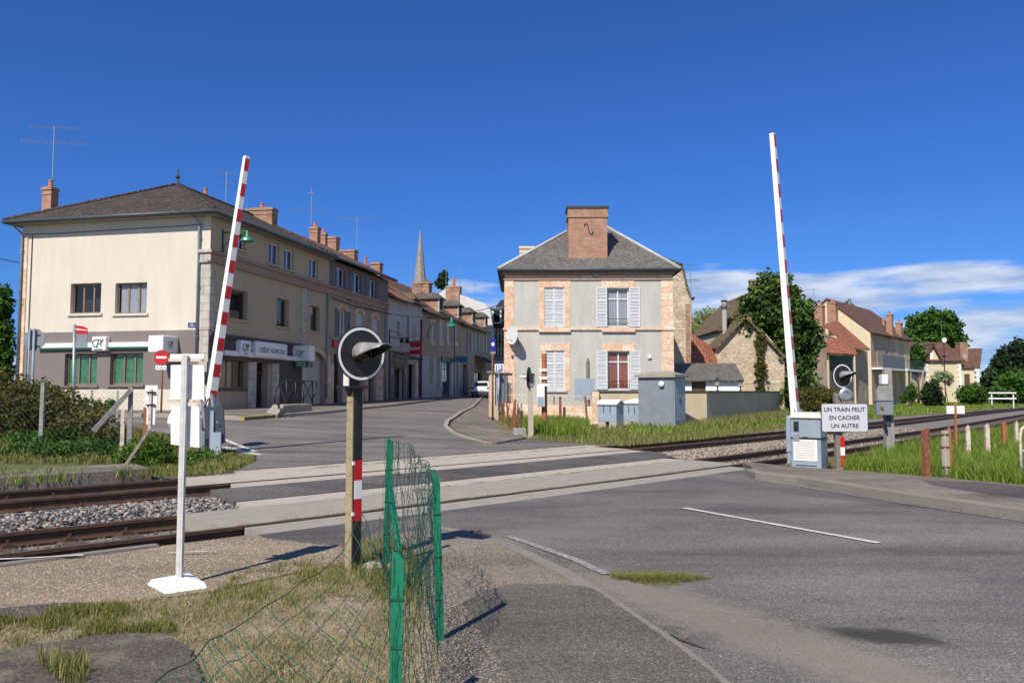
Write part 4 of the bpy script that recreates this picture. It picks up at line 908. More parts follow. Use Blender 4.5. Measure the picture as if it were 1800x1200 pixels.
# ---- second house of the block
h2=T('town_house','three storey greyish town house with red shop sign joined to the cream corner building','building',tuple((BC+U*L1).to_tuple()),RZ)
S2=Fac(h2); LL=L2-L1
A=[S2.rect(587,603,470,503),S2.rect(617,632,480,514),S2.rect(646,659,492,523)]
B=[S2.rect(594,606,545,592),S2.rect(624,636,552,592),S2.rect(652,662,560,600)]
Dg=[S2.rect(586,600,622,706),S2.rect(646,657,640,704)]
for i in (-1,-2): S2.holes[i]=(S2.holes[i][0],S2.holes[i][1],.95,S2.holes[i][3])
Dg=S2.holes[-2:]
S2.wall(0,LL,zc1,ze,'taupe'); S2.wall(0,LL,3.9,zc1,'beige_render'); S2.wall(0,LL,-.3,3.9,'old_render')
for r in A: S2.window(r,'whiteframe',(.5,),dep=.12,shut='greywood',sw=.5,fw=.05)
for i,r in enumerate(B):
    S2.window(r,'whiteframe',(.5,),dep=.12,curt='curt_white',shut='greywood' if i==0 else 'whitewood',sw=.55,closed=i>0)
    m=MB(); x0_,x1_,z0_,z1_=r; cx=(x0_+x1_)/2; hw=(x1_-x0_)/2
    for k_ in range(5):
        t0=PI*(.1+.8*k_/5); t1=PI*(.1+.8*(k_+1)/5)-.04; P=lambda t,q:(cx-math.cos(t)*q*(hw+.05)/1.0,z1_-.25+math.sin(t)*q*.45)
        m.prism([P(t0,1.05),P(t1,1.05),P(t1,1.6),P(t0,1.6)],-.05,-.01)
    S2.build(m,'window_arch','pinkstone')
for r in Dg: S2.window(r,'brownwood',(.5,),(.7,),dep=.25,name='shop_window')
S2.band(.0,LL,zc1-.06,zc1+.08,.16,'corstone','cornice'); S2.band(0,LL,zc0,zc1-.06,.09,'corstone','cornice'); 
for a_,b_ in ((575,585),(602,612),(640,646),(660,672)):
    r=S2.rect(a_,b_,640,700,False); S2.band(r[0],r[1],.6,3.2,.06,'pinkstone','stone_pier')
r=S2.rect(582,640,601,614,False); o=S2.build(MB().box((r[0],-.12,r[2]),(r[1],0,r[3])),'shop_sign','red')
m=MB(); m.add(*textmesh('ORPI',(r[0]*.72+r[1]*.28),(r[2]+r[3])/2,1.1,(r[3]-r[2])*.5,-.124)); m.build('lettering','signwhite',o)
S2.band(r[0]-.3,r[1]+.3,r[3],r[3]+.12,.2,'palestone','ledge')
dpipe(S2,614,560,640,.06,.03,'dkgrey',swan=False); dpipe(S2,679,520,706,.1,.05,'pipe',swan=False)
rt=MB(); x1_=LL+.12; yr=DB/2
rt.slab([(0,-.55,ze+.08),(x1_,-.55,ze+.08),(x1_,yr,zr),(0,yr,zr)],.14); rt.slab([(0,yr,zr),(x1_,yr,zr),(x1_,DB+.5,ze+.08),(0,DB+.5,ze+.08)],.14)
rf2=rt.build('roof','tile_brown',h2); MB().tube([(0,-.58,ze+.02),(x1_,-.58,ze+.02)],.085,7).build('gutter','gutter',rf2)
MB().add([(LL,0,-.3),(LL,DB,-.3),(LL,DB,ze),(LL,yr,zr-.1),(LL,0,ze)],[(0,1,2,3,4)]).box((0,DB-.1,-.3),(LL,DB,ze)).build('end_wall','old_render',h2)
chim(rf2,h2,547,561,391,55,.5,.6,1,2.5); chim(rf2,h2,563,574,402,58,.4,.5,1,2.3); chim(rf2,h2,575,594,417,60,.7,.9,0,2.3); chim(rf2,h2,598,628,440,60,.7,1.2,0,2.3,mat='oldbrick')
chim(rf2,h2,638,648,452,57,.35,.35,1,1.5,ph=.6); chim(rf2,h2,655,669,462,57,.6,.7,0,1.6)
m=MB(); 
for i in range(6): q,_=chim_px(h2,None,628+i*5,0,458+i*2,57,0,0); q,_=chim_px(h2,None,630+i*5,630+i*5,460+i*1.5,57,0,0); m.lathe((q.x,q.y,q.z-1.0),[(.12,0),(.12,.7),(.02,1.0)],6)
m.build('ridge_ornament','tile_brown',rf2)
# ---- the rest of the left row
def tpx(px): r=(px-900)/F; return (34*r+13)/(.2095-.978*r)
def rowhouse(px0,px1,pye,zr,label,wall,roofm,dep=8,low=None,zlow=None,name='town_house',z0=.2):
    t0,t1=tpx(px0),tpx(px1); root=T(name,label,'building',tuple((BC+U*t0).to_tuple()),RZ); f=Fac(root)
    pm=(px0+px1)/2; z=f.hit(px0+.5,pye)[1]; f.L=t1-t0; f.ze=z; f.zr=zr
    def finish():
        if low: f.wall(0,f.L,z0,zlow,low); f.wall(0,f.L,zlow,z,wall)
        else: f.wall(0,f.L,z0,z,wall)
        m=MB(); m.slab([(0,-.35,z+.02),(f.L,-.35,z+.02),(f.L,dep/2,zr),(0,dep/2,zr)],.12); m.slab([(0,dep/2,zr),(f.L,dep/2,zr),(f.L,dep+.3,z),(0,dep+.3,z)],.12)
        f.roof=m.build('roof',roofm,root); MB().tube([(0,-.38,z-.02),(f.L,-.38,z-.02)],.07,6).build('gutter','gutter',f.roof)
        MB().add([(0,0,z0),(0,dep,z0),(0,dep,z),(0,dep/2,zr-.1),(0,0,z)],[(0,1,2,3,4)]).add([(f.L,0,z0),(f.L,dep,z0),(f.L,dep,z),(f.L,dep/2,zr-.1),(f.L,0,z)],[(0,1,2,3,4)]).add([(0,dep,z0),(f.L,dep,z0),(f.L,dep,z),(0,dep,z)],[(0,1,2,3)]).build('end_wall',wall,root)
        return f.roof
    f.finish=finish; return f
def dormer(f,px0,px1,pyt,pyb,mat='oldbrick',rm='tile_grey',back=2.0,wd=1.15,front='palestone'):
    # px1 = street edge of the cheek; the cheek faces the viewer, the window faces the street
    x,zt_=f.hit(px1,pyt,.15); zb_=f.hit(px1,pyb,.15)[1]
    m=MB().box((x,.15,zb_-.1),(x+wd,back+.6,zt_)); o=m.build('dormer',mat,f.roof)
    MB().box((x-.03,.08,zb_-.1),(x+.2,.2,zt_)).box((x+wd-.2,.08,zb_-.1),(x+wd+.03,.2,zt_)).box((x+.2,.08,zb_-.1),(x+wd-.2,.2,zb_+.15)).build('dormer_front',front,o)
    MB().box((x+.2,.12,zb_+.15),(x+wd-.2,.16,zt_)).build('pane','room',o)
    a=.22; A,B,C_,D=(x-a,-.1,zt_-.02),(x+wd+a,-.1,zt_-.02),(x+wd+a,back+1.2,zt_-.02),(x-a,back+1.2,zt_-.02); E_,F_=(x+wd/2,.45,zt_+.5),(x+wd/2,back+1.2,zt_+.5)
    r=MB(); r.add([A,B,E_],[(0,1,2)]); r.add([B,C_,F_,E_],[(0,1,2,3)]); r.add([C_,D,F_],[(0,1,2)]); r.add([D,A,E_,F_],[(0,1,2,3)]); r.add([A,B,C_,D]+[(p[0],p[1],p[2]-.08) for p in (A,B,C_,D)],[(0,1,5,4),(3,0,4,7),(1,2,6,5),(4,5,6,7)])
    r.build('dormer_roof',rm,o); return o
# white rendered inn
f=rowhouse(681.5,716,522,11.2,'narrow white rendered inn with dark wooden shopfront and hanging iron sign','white_render','tile_red'); inn=f
q=f.rect(695,702,566,592); sh=f.rect(684,714,614,706,False); d_=f.rect(691,707,648,706); d_=(d_[0],d_[1],.9,d_[3]); f.holes[-1]=d_
f.finish(); f.window(q,'palestone',(),dep=.1,curt='curt_yellow')
f.band(.15,d_[0],.85,f.hit(699,618)[1],.10,'brownwood','shopfront'); f.band(d_[1],f.L-.4,.85,f.hit(699,618)[1],.10,'brownwood','shopfront'); f.band(d_[0],d_[1],d_[3],f.hit(699,618)[1],.10,'brownwood','shopfront_head')
f.window(d_,'brownwood',(.5,),(.75,),dep=.3,name='door'); f.band(.0,f.L-.2,f.hit(699,618)[1],f.hit(699,614)[1],.2,'palestone','ledge')
r=f.rect(689,709,625,642,False); o=f.build(MB().box((r[0],-.14,r[2]),(r[1],-.1,r[3])),'name_board','brownwood'); m=MB(); m.add(*textmesh('VIRÉE AIRE',(r[0]+r[1])/2,(r[2]+r[3])/2,(r[1]-r[0])*.85,(r[3]-r[2])*.5,-.143)); m.box((r[0],-.15,r[2]),(r[1],-.141,r[2]+.04)).box((r[0],-.15,r[3]-.04),(r[1],-.141,r[3])).build('lettering','curt_yellow',o)
for a_ in (686.5,710.5): 
    x,z=f.hit(a_,652); MB().lathe((x,-.12,z),[(.22,0),(.22,.02)],14,'y').build('round_plaque','palestone',f.root)
    f.build(MB().box((x-.2,-.125,1.2),(x-.15,-.1,z+1.2)).box((x+.15,-.125,1.2),(x+.2,-.1,z+1.2)).box((x-.2,-.125,z+1.2),(x+.2,-.1,z+1.26)),'pilaster_trim','palestone')
x,z=f.hit(684,592); o=T('hanging_sign','ornate black iron bracket with small square sign hanging from the white inn','sign',tuple((f.W@Vector((x,0,z)))),RZ)
MB().box((-.05,-.05,-.5),(.05,0,.5)).tube([(0,-.03,.0),(0,-.6,-.12),(0,-1.9,-.05),(0,-2.0,.1)],.03,5).tube([(0,-.03,.4),(0,-.5,.35),(0,-.7,.1),(0,-1.1,-.08)],.02,5).build('bracket','ironblack',o)
MB().box((-.03,-1.5,-1.1),(.03,-.75,-.5)).build('board','palestone',o); MB().box((-.045,-1.45,-.42),(.045,-1.2,-.15)).box((-.045,-1.05,-.42),(.045,-.8,-.15)).build('iron_figure','ironblack',o)
dpipe(f,718,545,706,.1,.05,'pipe',swan=False)
# dormer with rusty hipped roof on the inn
for k_ in (0,): dormer(f,700,726,524,545,'house_cream','tile_old',1.6,1.0,'white_render')
x,z=f.hit(690,545); 
f=rowhouse(716.3,741.5,530,10.9,'white rendered house with wide glazed shop and red box sign, beside the inn','white_render','tile_old'); wh=f
q=f.rect(724,731,567,604); g1=f.rect(733,740,634,688); g1=(g1[0],g1[1],1.2,g1[3]); f.holes[-1]=g1; g2=f.rect(717.5,729,640,700); g2=(g2[0],g2[1],1.0,g2[3]); f.holes[-1]=g2
f.finish(); f.window(q,'white_render',(.5,),dep=.06,closed=True,shut='white_render',sill='palestone'); f.window(g1,'wood_dark',(),(.35,),dep=.1,curt='curt_white'); f.window(g2,'brownwood',(.5,),dep=.4,name='door')
f.band(0,f.L,f.hit(730,632)[1],f.hit(730,628)[1],.08,'wood_dark','beam'); r=f.rect(729,733,634,700,False); f.band(r[0],r[1],.9,r[3],.05,'pinkstone','stone_pier')
x,z=f.hit(713.6,612); o=T('box_sign','small dark red lit box sign projecting above the street from the white houses','sign',tuple(f.W@Vector((x,0,z))),RZ)
MB().box((-.12,-1.25,-.45),(.12,-.1,.45)).build('sign_box','red',o); m=MB(); vs,fs=textmesh('Rachel',0,0,.85,.26,0); m.add([(-.125,-.68-p[0],p[2]) for p in vs],fs).build('lettering','signwhite',o); MB().tube([(0,0,.5),(0,-1.2,.5)],.03,5).tube([(0,0,-.5),(0,-.8,-.6),(0,-.3,-.8)],.025,5).build('bracket','ironblack',o)
dpipe(f,741,550,700,.1,.06,'dkgrey',swan=False)
# long grey house with white ground floor
f=rowhouse(742,809,547,11.0,'long grey house with white painted ground floor, green shop door and two brick dormers','beige_render','tile_brown',low='white_render',zlow=4.4); lg=f
qs=[f.rect(a,b,568,601) for a,b in ((757,763),(772,778),(785,790),(799,803))]
dr=f.rect(777,793,636,690); dr=(dr[0],dr[1],1.15,dr[3]); f.holes[-1]=dr; d2=f.rect(802,806,640,690); d2=(d2[0],d2[1],1.2,d2[3]); f.holes[-1]=d2
gs=[f.rect(754,762,628,675),f.rect(767,773,628,684)]
f.finish()
for i,r in enumerate(qs+gs):
    f.window(r,'palestone',(.5,),dep=.1,shut='whitewood' if i<4 else 'palestone',closed=i>=0,fw=.05)
    if i<4: f.build(MB().box((r[0]-.15,-.03,r[3]),(r[1]+.15,.0,r[3]+.3)),'stone_lintel','pinkstone'); f.build(MB().box((r[0]-.1,-.04,r[2]-.3),(r[1]+.1,.0,r[2])),'sill','pinkstone')
f.window(dr,'dkgreen',(.5,),(.8,),dep=.2,name='shop_door',curt='curt_white',cfr=((0,.45),)); f.window(d2,'dkgrey',(),dep=.3,name='door')
f.build(MB().box((dr[0]-.4,-.12,dr[3]),(dr[1]+.4,0,dr[3]+.35)),'shop_fascia','dkgreen')
M['skyblue']=plain('blue_sign',(.03,.22,.32),.5,.1,4)
r=f.rect(801,813,628,637,False); x,z=f.hit(801,632); o=T('box_sign','small blue shop sign projecting from the long white and grey house','sign',tuple(f.W@Vector((x,0,z))),RZ); MB().box((-.08,-1.1,-.25),(.08,-.05,.25)).build('sign_box','skyblue',o); MB().tube([(0,0,.3),(0,-1.1,.3)],.02,4).build('bracket','ironblack',o)
dormer(f,742,771,523,546); dormer(f,782,805,536,557)
dpipe(f,799.5,560,700,.06,.03,'dkgrey',swan=False)
# its street lamp
x,z=f.hit(751,585); o=T('street_lamp','green bracket lamp over the pavement on the long grey house down the street','street lamp',tuple(f.W@Vector((x,0,z))),RZ)
MB().tube([(0,-.02,-.4),(0,-.1,.2),(0,-.5,.75),(0,-1.0,.95)],.03,6).tube([(0,-.02,1.2),(0,-1.5,1.25),(0,-2.0,1.2)],.035,6).build('arm','ironblack',o); MB().lathe((0,-2.0,.75),[(.42,-.25),(.38,-.18),(.2,-.05),(.26,0),(.12,.1),(.12,.2),(.05,.42)],14).build('lamp_head','lampgreen',o)
# darker house with café awning
f=rowhouse(809.5,857,571,10.6,'grey brown house with brown café awning at the far end of the row','beige_render','tile_brown',z0=.8); cf=f
qs=[f.rect(a,b,586,618) for a,b in ((823,828),(837,841),(850,853))]; gd=[f.rect(814,820,640,690),f.rect(833,847,655,686)]; gd=[(q[0],q[1],1.3,q[3]) for q in gd]; f.holes[-2:]=gd
f.finish()
for r in qs: f.window(r,'whiteframe',(.5,),dep=.1,shut='whitewood',sw=.45,fw=.05)
f.window(gd[0],'brownwood',(),dep=.2,name='door'); f.window(gd[1],'dkgrey',(.5,),dep=.2,name='shop_window')
r=f.rect(834,853,626,648,False); M['awn']=plain('brown_awning',(.07,.03,.03),.8,.2,4)
f.build(MB().prism([(0,0),(0,.08),(1,0)],0,.01) if False else MB().add([(r[0],0,r[3]),(r[1],0,r[3]),(r[1],-1.7,r[2]+.2),(r[0],-1.7,r[2]+.2),(r[1],-1.7,r[2]-.1),(r[0],-1.7,r[2]-.1)],[(0,1,2,3),(3,2,4,5)]),'awning','awn')
dpipe(f,822,575,695,.08,.05,'pipe',swan=False)
dormer(f,815,830,548,568,wd=1.0,back=1.6); dormer(f,839,852,556,573,wd=1.0,back=1.6)
M['white_gable']=render_wall('white_gable_render',(.60,.585,.54),.12,(.50,.48,.43))
# white gabled house rising behind the row
g0=BC+U*tpx(862); wg=T('gabled_house','tall house with blank white gable and broad brick chimney rising above the dormers','building',tuple(g0.to_tuple()),RZ)
f=Fac(wg,(0,0,0),-PI/2); pl=[f.hit(*p) for p in ((868,700),(866,575),(861,542),(849,532),(808,517),(784,506),(768,519),(740,560),(740,700))]
f.build(MB().prism(pl,0,.35),'gable_wall','white_gable')
m=MB(); p0=f.hit(861,542); p1=f.hit(784,506); p2=f.hit(740,560)
for a,b in ((p0,p1),(p1,p2)): m.slab([(a[0],.35,a[1]+.05),(b[0],.35,b[1]+.05),(b[0],7,b[1]+.05),(a[0],7,a[1]+.05)],.15)
o=f.build(m,'roof','tile_brown'); q=f.hit(784,530); q2=f.hit(808,503)
chimney(o,(q[0]+q2[0])/2,.3,q[1]-1,q2[1],q2[0]-q[0],.9,0,'oldbrick'); MB().lathe(((q[0]+q2[0])/2,.3,q2[1]),[(.2,0),(.15,1.0)],8).build('chimney_pot','potred',o)
# half timbered house closing the view
hz=V(862,690,92); th=T('timbered_house','half timbered house with black mansard roof closing the far end of the street','building',(hz.x,92,0),R(-6)); f=Fac(th)
bw=f.hit(905,690)[0]; ws=[f.rect(a,b,588,612) for a,b in ((870,873.5),(876,880),(882.5,886.5))]; q=f.rect(868,886,640,686); f.wall(0,bw,.8,f.hit(875,575)[1],'white_render')
for r in ws: f.window(r,'wood_dark',(.5,),(.5,),dep=.1,fw=.08)
f.window(q,'dkgrey',(.33,.66),dep=.2,name='shop_window')
za=f.hit(875,575)[1]; zb_=f.hit(875,627)[1]; m=MB()
for i in range(9): x=bw*i/8; m.box((x-.07,-.04,zb_),(x+.07,.0,za))
for z in (zb_,(zb_+za)/2,za-.1): m.box((0,-.045,z),(bw,-.041+.04,z+.14))
f.build(m,'timber_frame','wood_dark'); f.build(MB().box((-.1,-.3,zb_-.3),(bw,0,zb_)),'shop_fascia','paintgrey')
zt_=f.hit(875,533)[1]; m=MB(); m.slab([(-.3,-.4,za),(bw,-.4,za),(bw,1.3,zt_),(.6,1.3,zt_)],.15); m.slab([(.6,1.3,zt_),(bw,1.3,zt_),(bw,5,zt_+1),(.6,5,zt_+1)],.15); m.slab([(-.3,-.4,za),(.6,1.3,zt_),(.6,8,zt_),(-.3,8,za)],.15)
o=f.build(m,'roof','slate_dark'); a,_=f.hit(874,560); MB().box((a-.5,-.3,za+.4),(a+.5,1.6,za+2.1)).build('dormer','whiteframe',o); MB().box((a-.35,-.33,za+.55),(a+.35,-.3,za+1.95)).build('pane','room',o); MB().box((a-.65,-.45,za+2.1),(a+.65,1.7,za+2.22)).build('dormer_roof','zinc',o)
f.build(MB().box((-.0,0,.8),(.25,7,za)),'side_wall','white_render')
M['spire_stone']=bricks('spire_stone',(.30,.28,.24),(.36,.33,.28),(.2,.19,.17),1.2,.6)
# church spire
cs=V(737.5,600,200); ch=T('church','slender grey stone church spire rising far behind the roofs','church',(cs.x,200,0),R(12))
zb_=V(737,500,200).z; zt_=V(738,403,200).z
MB().lathe((0,0,0),[(1.72,zb_-1),(.12,zt_)],8).build('spire','spire_stone',ch); MB().box((-2.2,-2.2,0),(2.2,2.2,zb_-1)).build('tower','palestone',ch); MB().tube([(0,0,zt_-.2),(0,0,zt_+1.4)],.05,4).build('cross','dkgrey',ch)
x=V(744,492,197.9); MB().box((-.1+1.0,-2.3,zb_-.6),(2.0,-1.4,zb_+1.0)).build('turret','tile_red',ch)
# red brown roofs between inn and spire
rb=T('rear_house','house with long dark roof and broad brick chimney behind the inn','building',tuple((BC+U*30-NO*10).to_tuple()),RZ)
f=Fac(rb); f.wall(0,14,0,8,'old_render'); z1=V(700,490,Vector(f.W@Vector((3,4,0))).y).z; o=MB().slab([(-6,-.4,8),(14,-.4,8),(14,4,z1),(-6,4,z1)],.15).slab([(-6,4,z1),(14,4,z1),(14,9,8),(-6,9,8)],.15).build('roof','tile_brown',rb)
MB().box((-6,0,0),(14,8.6,8)).build('wall','old_render',rb); q,_=chim_px(rb,None,727,757,497,68,0,0); chimney(o,q.x,q.y,q.z-2.6,q.z,.9,1.5,0,'oldbrick')
# aerials of the left block
antenna(tuple(V(92,318,41)),2.9,((2.1,3.3,.5,RZ-PI/2+.25,-.02),(2.85,2.3,.28,.2,.03)),'tall TV aerial with two long booms on the leftmost brick chimney')
antenna(tuple(V(397,358,44)),1.8,((1.75,1.3,.3,.2,0),(1.1,.8,.2,.2,0)),'small TV aerial just behind the left barrier arm')
antenna(tuple(V(547,395,55)),2.5,((1.05,2.6,.3,.3,0),(2.2,.5,.4,1.4,0)),'thin TV aerial with a white box above the twin chimneys of the block')
antenna(tuple(V(627,442,60)),2.6,((2.5,3.0,.3,.1,-.02),(1.5,1.0,.3,.2,0)),'TV aerial with one long boom above the broad chimney of the block')
antenna(tuple(V(722,500,66)),2.0,((1.95,1.0,.3,.2,0),(1.3,.7,.3,.2,0)),'small faint TV aerial just left of the church spire')
antenna(tuple(V(784,505,75)),1.9,((1.8,.8,.5,.4,0),),'round looking faint aerial left of the chimney on the white gable')
antenna(tuple(V(808,512,75)),2.5,((2.4,1.2,.3,.1,0),(1.2,.6,.3,.2,0)),'tall thin aerial right of the chimney on the white gable')
antenna(tuple(V(835,530,80)),1.9,((1.7,.5,.4,.6,0),),'lone thin aerial on the sloping edge of the white gable')
tree('conifer',(V(775,690,110).x,110,0),[pxblob(776,497,110,12,12),pxblob(780,485,110,8,10)],900,.22,'leaf_dark','dark conifer top beside the chimney behind the far roofs',trunk_r=.15)
# ------------------------------------------------------------ the house on the right
HX=V(887,690,42).x; hs=T('signal_house','two storey grey house with pink stone quoins, white shutters and tall brick chimney','building',(HX,42,0),R(-.6)); H=Fac(hs)
HW=H.hit(1183,600)[0]; zE=H.hit(1035,474)[1]; zC=H.hit(1035,491)[1]; zS=H.hit(1035,578)[1]; HD=8.2
U1=H.rect(957,993,505,573); U2=H.rect(1068.5,1107,506,574); D_1=H.rect(959,993,616,686); D_2=H.rect(1068.5,1107,617,684)
H.wall(0,HW,-.1,zC,'grey_render'); H.wall(0,HW,zC,zE,'pinkstone')
for f_,c_ in ((U1,1),(D_1,1)): H.window(f_,'whiteframe',(.5,),dep=.15,shut='whitewood',closed=True,sill='palestone' if f_ is D_1 else None,lab='window behind closed white shutters')
H.window(U2,'whiteframe',(.5,),(.72,),dep=.15,curt='curt_white',shut='whitewood',sw=.58,fw=.07,lab='upper window with open shutters and pale curtains')
H.window(D_2,'whiteframe',(.5,),(.72,),dep=.15,curt='curt_red',shut='whitewood',sw=.58,fw=.07,cfr=((.05,.48),(.54,.95)),lab='lower window with red patterned curtains and open shutters')
def surround(r,pyt,side=True,w_=.28):
    x0,x1,z0,z1=r; zt_=H.hit(1035,pyt)[1]
    if side:
        H.build(MB().box((x0-w_,-.02,z0-.05),(x0,.0,z1)),'stone_jamb','pinkstone'); H.build(MB().box((x1,-.02,z0-.05),(x1+w_,.0,z1)),'stone_jamb','pinkstone')
    H.build(MB().box((x0-w_-.03,-.024,z1),(x1+w_+.03,.0,zt_)),'stone_lintel','pinkstone')
surround(U1,493); surround(U2,493,False); surround(D_1,603); surround(D_2,603,False)
qw=H.hit(905,600)[0]; H.build(MB().box((-.03,-.03,-.1),(qw,.2,zS)).box((-.02,-.025,zS),(qw-.05,.2,zC)),'quoin','pinkstone')
q0=H.hit(1163,600)[0]; H.build(MB().box((q0,-.03,-.1),(HW+.03,.2,zS)).box((q0,-.025,zS),(HW+.02,.2,zC)),'quoin','pinkstone')
H.build(MB().box((-.08,-.09,zS-.06),(HW+.08,.02,zS+.06)),'string_course','pinkstone'); H.build(MB().box((-.06,-.06,zC-.05),(HW+.06,.02,zC+.05)),'string_course','corstone')
H.build(MB().box((-.10,-.12,zE-.28),(HW+.10,.02,zE-.02)),'cornice','corstone')
for r in (U1,U2): H.build(MB().box((r[0]-.3,-.13,zS-.17),(r[1]+.3,0,zS-.065)),'sill','pinkstone')
for r in (U2,D_2):
    m=MB(); x0,x1,z0,_=r; m.tube([(x0,-.03,z0+.42),(x1,-.03,z0+.42)],.014,4).tube([(x0,-.03,z0+.06),(x1,-.03,z0+.06)],.012,4)
    for i in range(9):
        x=x0+(x1-x0)*(i+.5)/9; m.tube([(x+.05*math.cos(t),-.03,z0+.2+.1*math.sin(t)) for t in np.linspace(0,2*PI,8)],.008,3)
    H.build(m,'window_railing','ironblack')
MB().add([(0,0,-.1),(0,HD,-.1),(0,HD,zE),(0,0,zE)],[(0,1,2,3)]).add([(HW,0,-.1),(HW,HD,-.1),(HW,HD,zE),(HW,0,zE)],[(0,1,2,3)]).add([(0,HD,-.1),(HW,HD,-.1),(HW,HD,zE),(0,HD,zE)],[(0,1,2,3)]).build('side_wall','palestone',hs)
apx=H.hit(1039,386,4.2); rf=hiproof(hs,-.32,HW+.38,-.32,HD+.3,zE+.02,apx[1],apx[0]-.15,apx[0]+.15,4.2,'slate',.1,ridge='flash')
c0,zc_=H.hit(998,362,.55); c1,_=H.hit(1068,362,.55); m=MB(); y0,y1=.55,1.9; zk=H.hit(1033,458,.55)[1]; zm=H.hit(1033,381,.55)[1]
m.box((c0+.03,y0,zk-.5),(c1-.03,y1,zm-.03)).box((c0-.04,y0-.05,zm-.03),(c1+.04,y1+.05,zm+.05)).box((c0,y0-.02,zm+.05),(c1,y1+.02,zc_-.12))
o=m.build('chimney','brick',rf); MB().box((c0-.07,y0-.08,zc_-.12),(c1+.07,y1+.08,zc_)).build('cap','dkgrey',o)
MB().box((c0-.06,y0-.06,zk-.45),(c1+.06,y0-.0,zk+.06)).build('flashing','flash',o)
sx,sz=H.hit(1034,402,.55); m=MB(); m.tube([(sx-.24+.0,.5,sz+.16),(sx-.2,.5,sz+.26),(sx-.1,.5,sz+.3),(sx-.03,.5,sz+.2),(sx,.5,sz),(sx+.04,.5,sz-.2),(sx+.12,.5,sz-.3),(sx+.22,.5,sz-.27),(sx+.25,.5,sz-.16)],.022,5); m.build('iron_tie','ironblack',o)
H.build(MB().lathe((H.hit(1048,480)[0],-.02,H.hit(1048,482)[1]),[(.2,0),(.17,-.10)],12,'y'),'round_vent','palestone')
H.build(MB().lathe((H.hit(1141,627)[0],-.02,H.hit(1141,627)[1]),[(.11,0),(.11,-.08),(.05,-.09)],12,'y'),'round_vent','whiteframe')
dp=H.hit(1038,560); 
# little chimney on the left eave
q=H.I@V(926,434,48); chimney(rf,q.x,q.y,q.z-1.5,q.z,.9,.5,0,'house_cream','dkgrey')
# rear wing with rubble gable
rw=T('rear_wing','tall rubble stone gable with curved roof edge behind the grey house','building',(HX,50.35,0),0); f=Fac(rw)
pl=[f.hit(*p) for p in ((1120,700),(1120,440),(1160,452),(1199,467),(1204,484),(1207,500),(1212,517),(1215,524),(1214,672),(1200,672),(1200,700))]
pl=[f.hit(*p) for p in ((1120,745),(1120,440),(1160,452),(1199,467),(1204,484),(1207,500),(1212,517),(1215,524),(1214,745))]
f.build(MB().prism(pl,0,6),'gable_wall','rubble'); e=f.hit(1213,600)[0]; f.build(MB().box((e-.25,-.02,pl[0][1]),(e+.02,.0,f.hit(1213,535)[1])),'brick_edge','oldbrick')
m=MB()
for a,b in zip(pl[1:7],pl[2:8]): m.slab([(a[0],-.15,a[1]+.1),(b[0]+.02,-.15,b[1]+.1),(b[0]+.02,6.2,b[1]+.1),(a[0],6.2,a[1]+.1)],.12)
f.build(m,'roof','slate'); a=f.hit(1216,524); f.build(MB().tube([(a[0]+.1,-.1,a[1]),(a[0]+.1,6,a[1])],.09,6),'gutter','dkgrey')
antenna(tuple(V(1216,600,50)),4.9,((4.85,1.1,.35,.2,0),(3.9,1.1,.35,.2,0)),'slim TV aerial on the right side of the rubble gable')
antenna((HX+5.6,47.5,V(1090,402,47).z-1),1.0,((.95,2.0,.12,.1,0),),'low TV aerial lying over the right slope of the grey house roof')
# satellite dish
dz=V(903,590,42); ds=T('satellite_dish','white satellite dish on the left corner of the grey house','satellite dish',(dz.x,41.5,dz.z),R(-55))
m=MB(); m.lathe((0,0,0),[(.50,-.10),(.49,-.12),(.30,-.03),(.05,0),(.05,.03),(.30,.0),(.49,-.09)],18,'y'); m.build('dish','whiteframe',ds)
MB().tube([(0,0,0),(0,.25,-.1),(-.1,.4,-.5)],.025,5).tube([(0,0,-.3),(0,-.5,-.25)],.012,4).build('arm','dkgrey',ds); MB().box((-.05,-.58,-.3),(.05,-.48,-.2)).build('receiver','whiteframe',ds)
# ------------------------------------------------------------ garden walls, shed and the houses beyond, right
def house_at(name,label,px,Y,rz,z=0):
    p=V(px,690,Y); r=T(name,label,'building',(p.x,Y,0),rz); return Fac(r)
gwc=G(1243,748); gw=T('garden_wall','smooth cream garden wall turning a corner beside the grey cabinet','wall',(gwc.x,gwc.y,0),0)
f=Fac(gw); zt_=1.58; gd=Vector((math.sin(R(29)),math.cos(R(29)),0)); xl=f.hit(1046,690)[0]
MB().add([(xl,0,-.3),(0,0,-.3),(0,0,zt_),(xl,0,zt_),(xl,.22,-.3),(.0,.22,-.3),(.0,.22,zt_),(xl,.22,zt_)],[(0,1,2,3),(4,5,6,7),(3,2,6,7),(0,3,7,4)]).add([(0,0,-.3),tuple(gd*17+Vector((0,0,-.3))),tuple(gd*17+Vector((0,0,zt_))),(0,0,zt_)],[(0,1,2,3)]).add([(-.22,.1,-.3),tuple(gd*17+Vector((-.2,.1,-.3))),tuple(gd*17+Vector((-.2,.1,zt_))),(-.22,.1,zt_)],[(0,1,2,3)]).build('wall','garden_render',gw)
MB().bar((xl,.11,zt_+.03),(.04,.11,zt_+.03),.34,.06).build('coping','wood_dark',gw); MB().bar(tuple(gd*.12+Vector((-.08,.06,zt_+.031))),tuple(gd*17+Vector((-.08,.06,zt_+.031))),.34,.06).build('coping','wood_dark',gw)
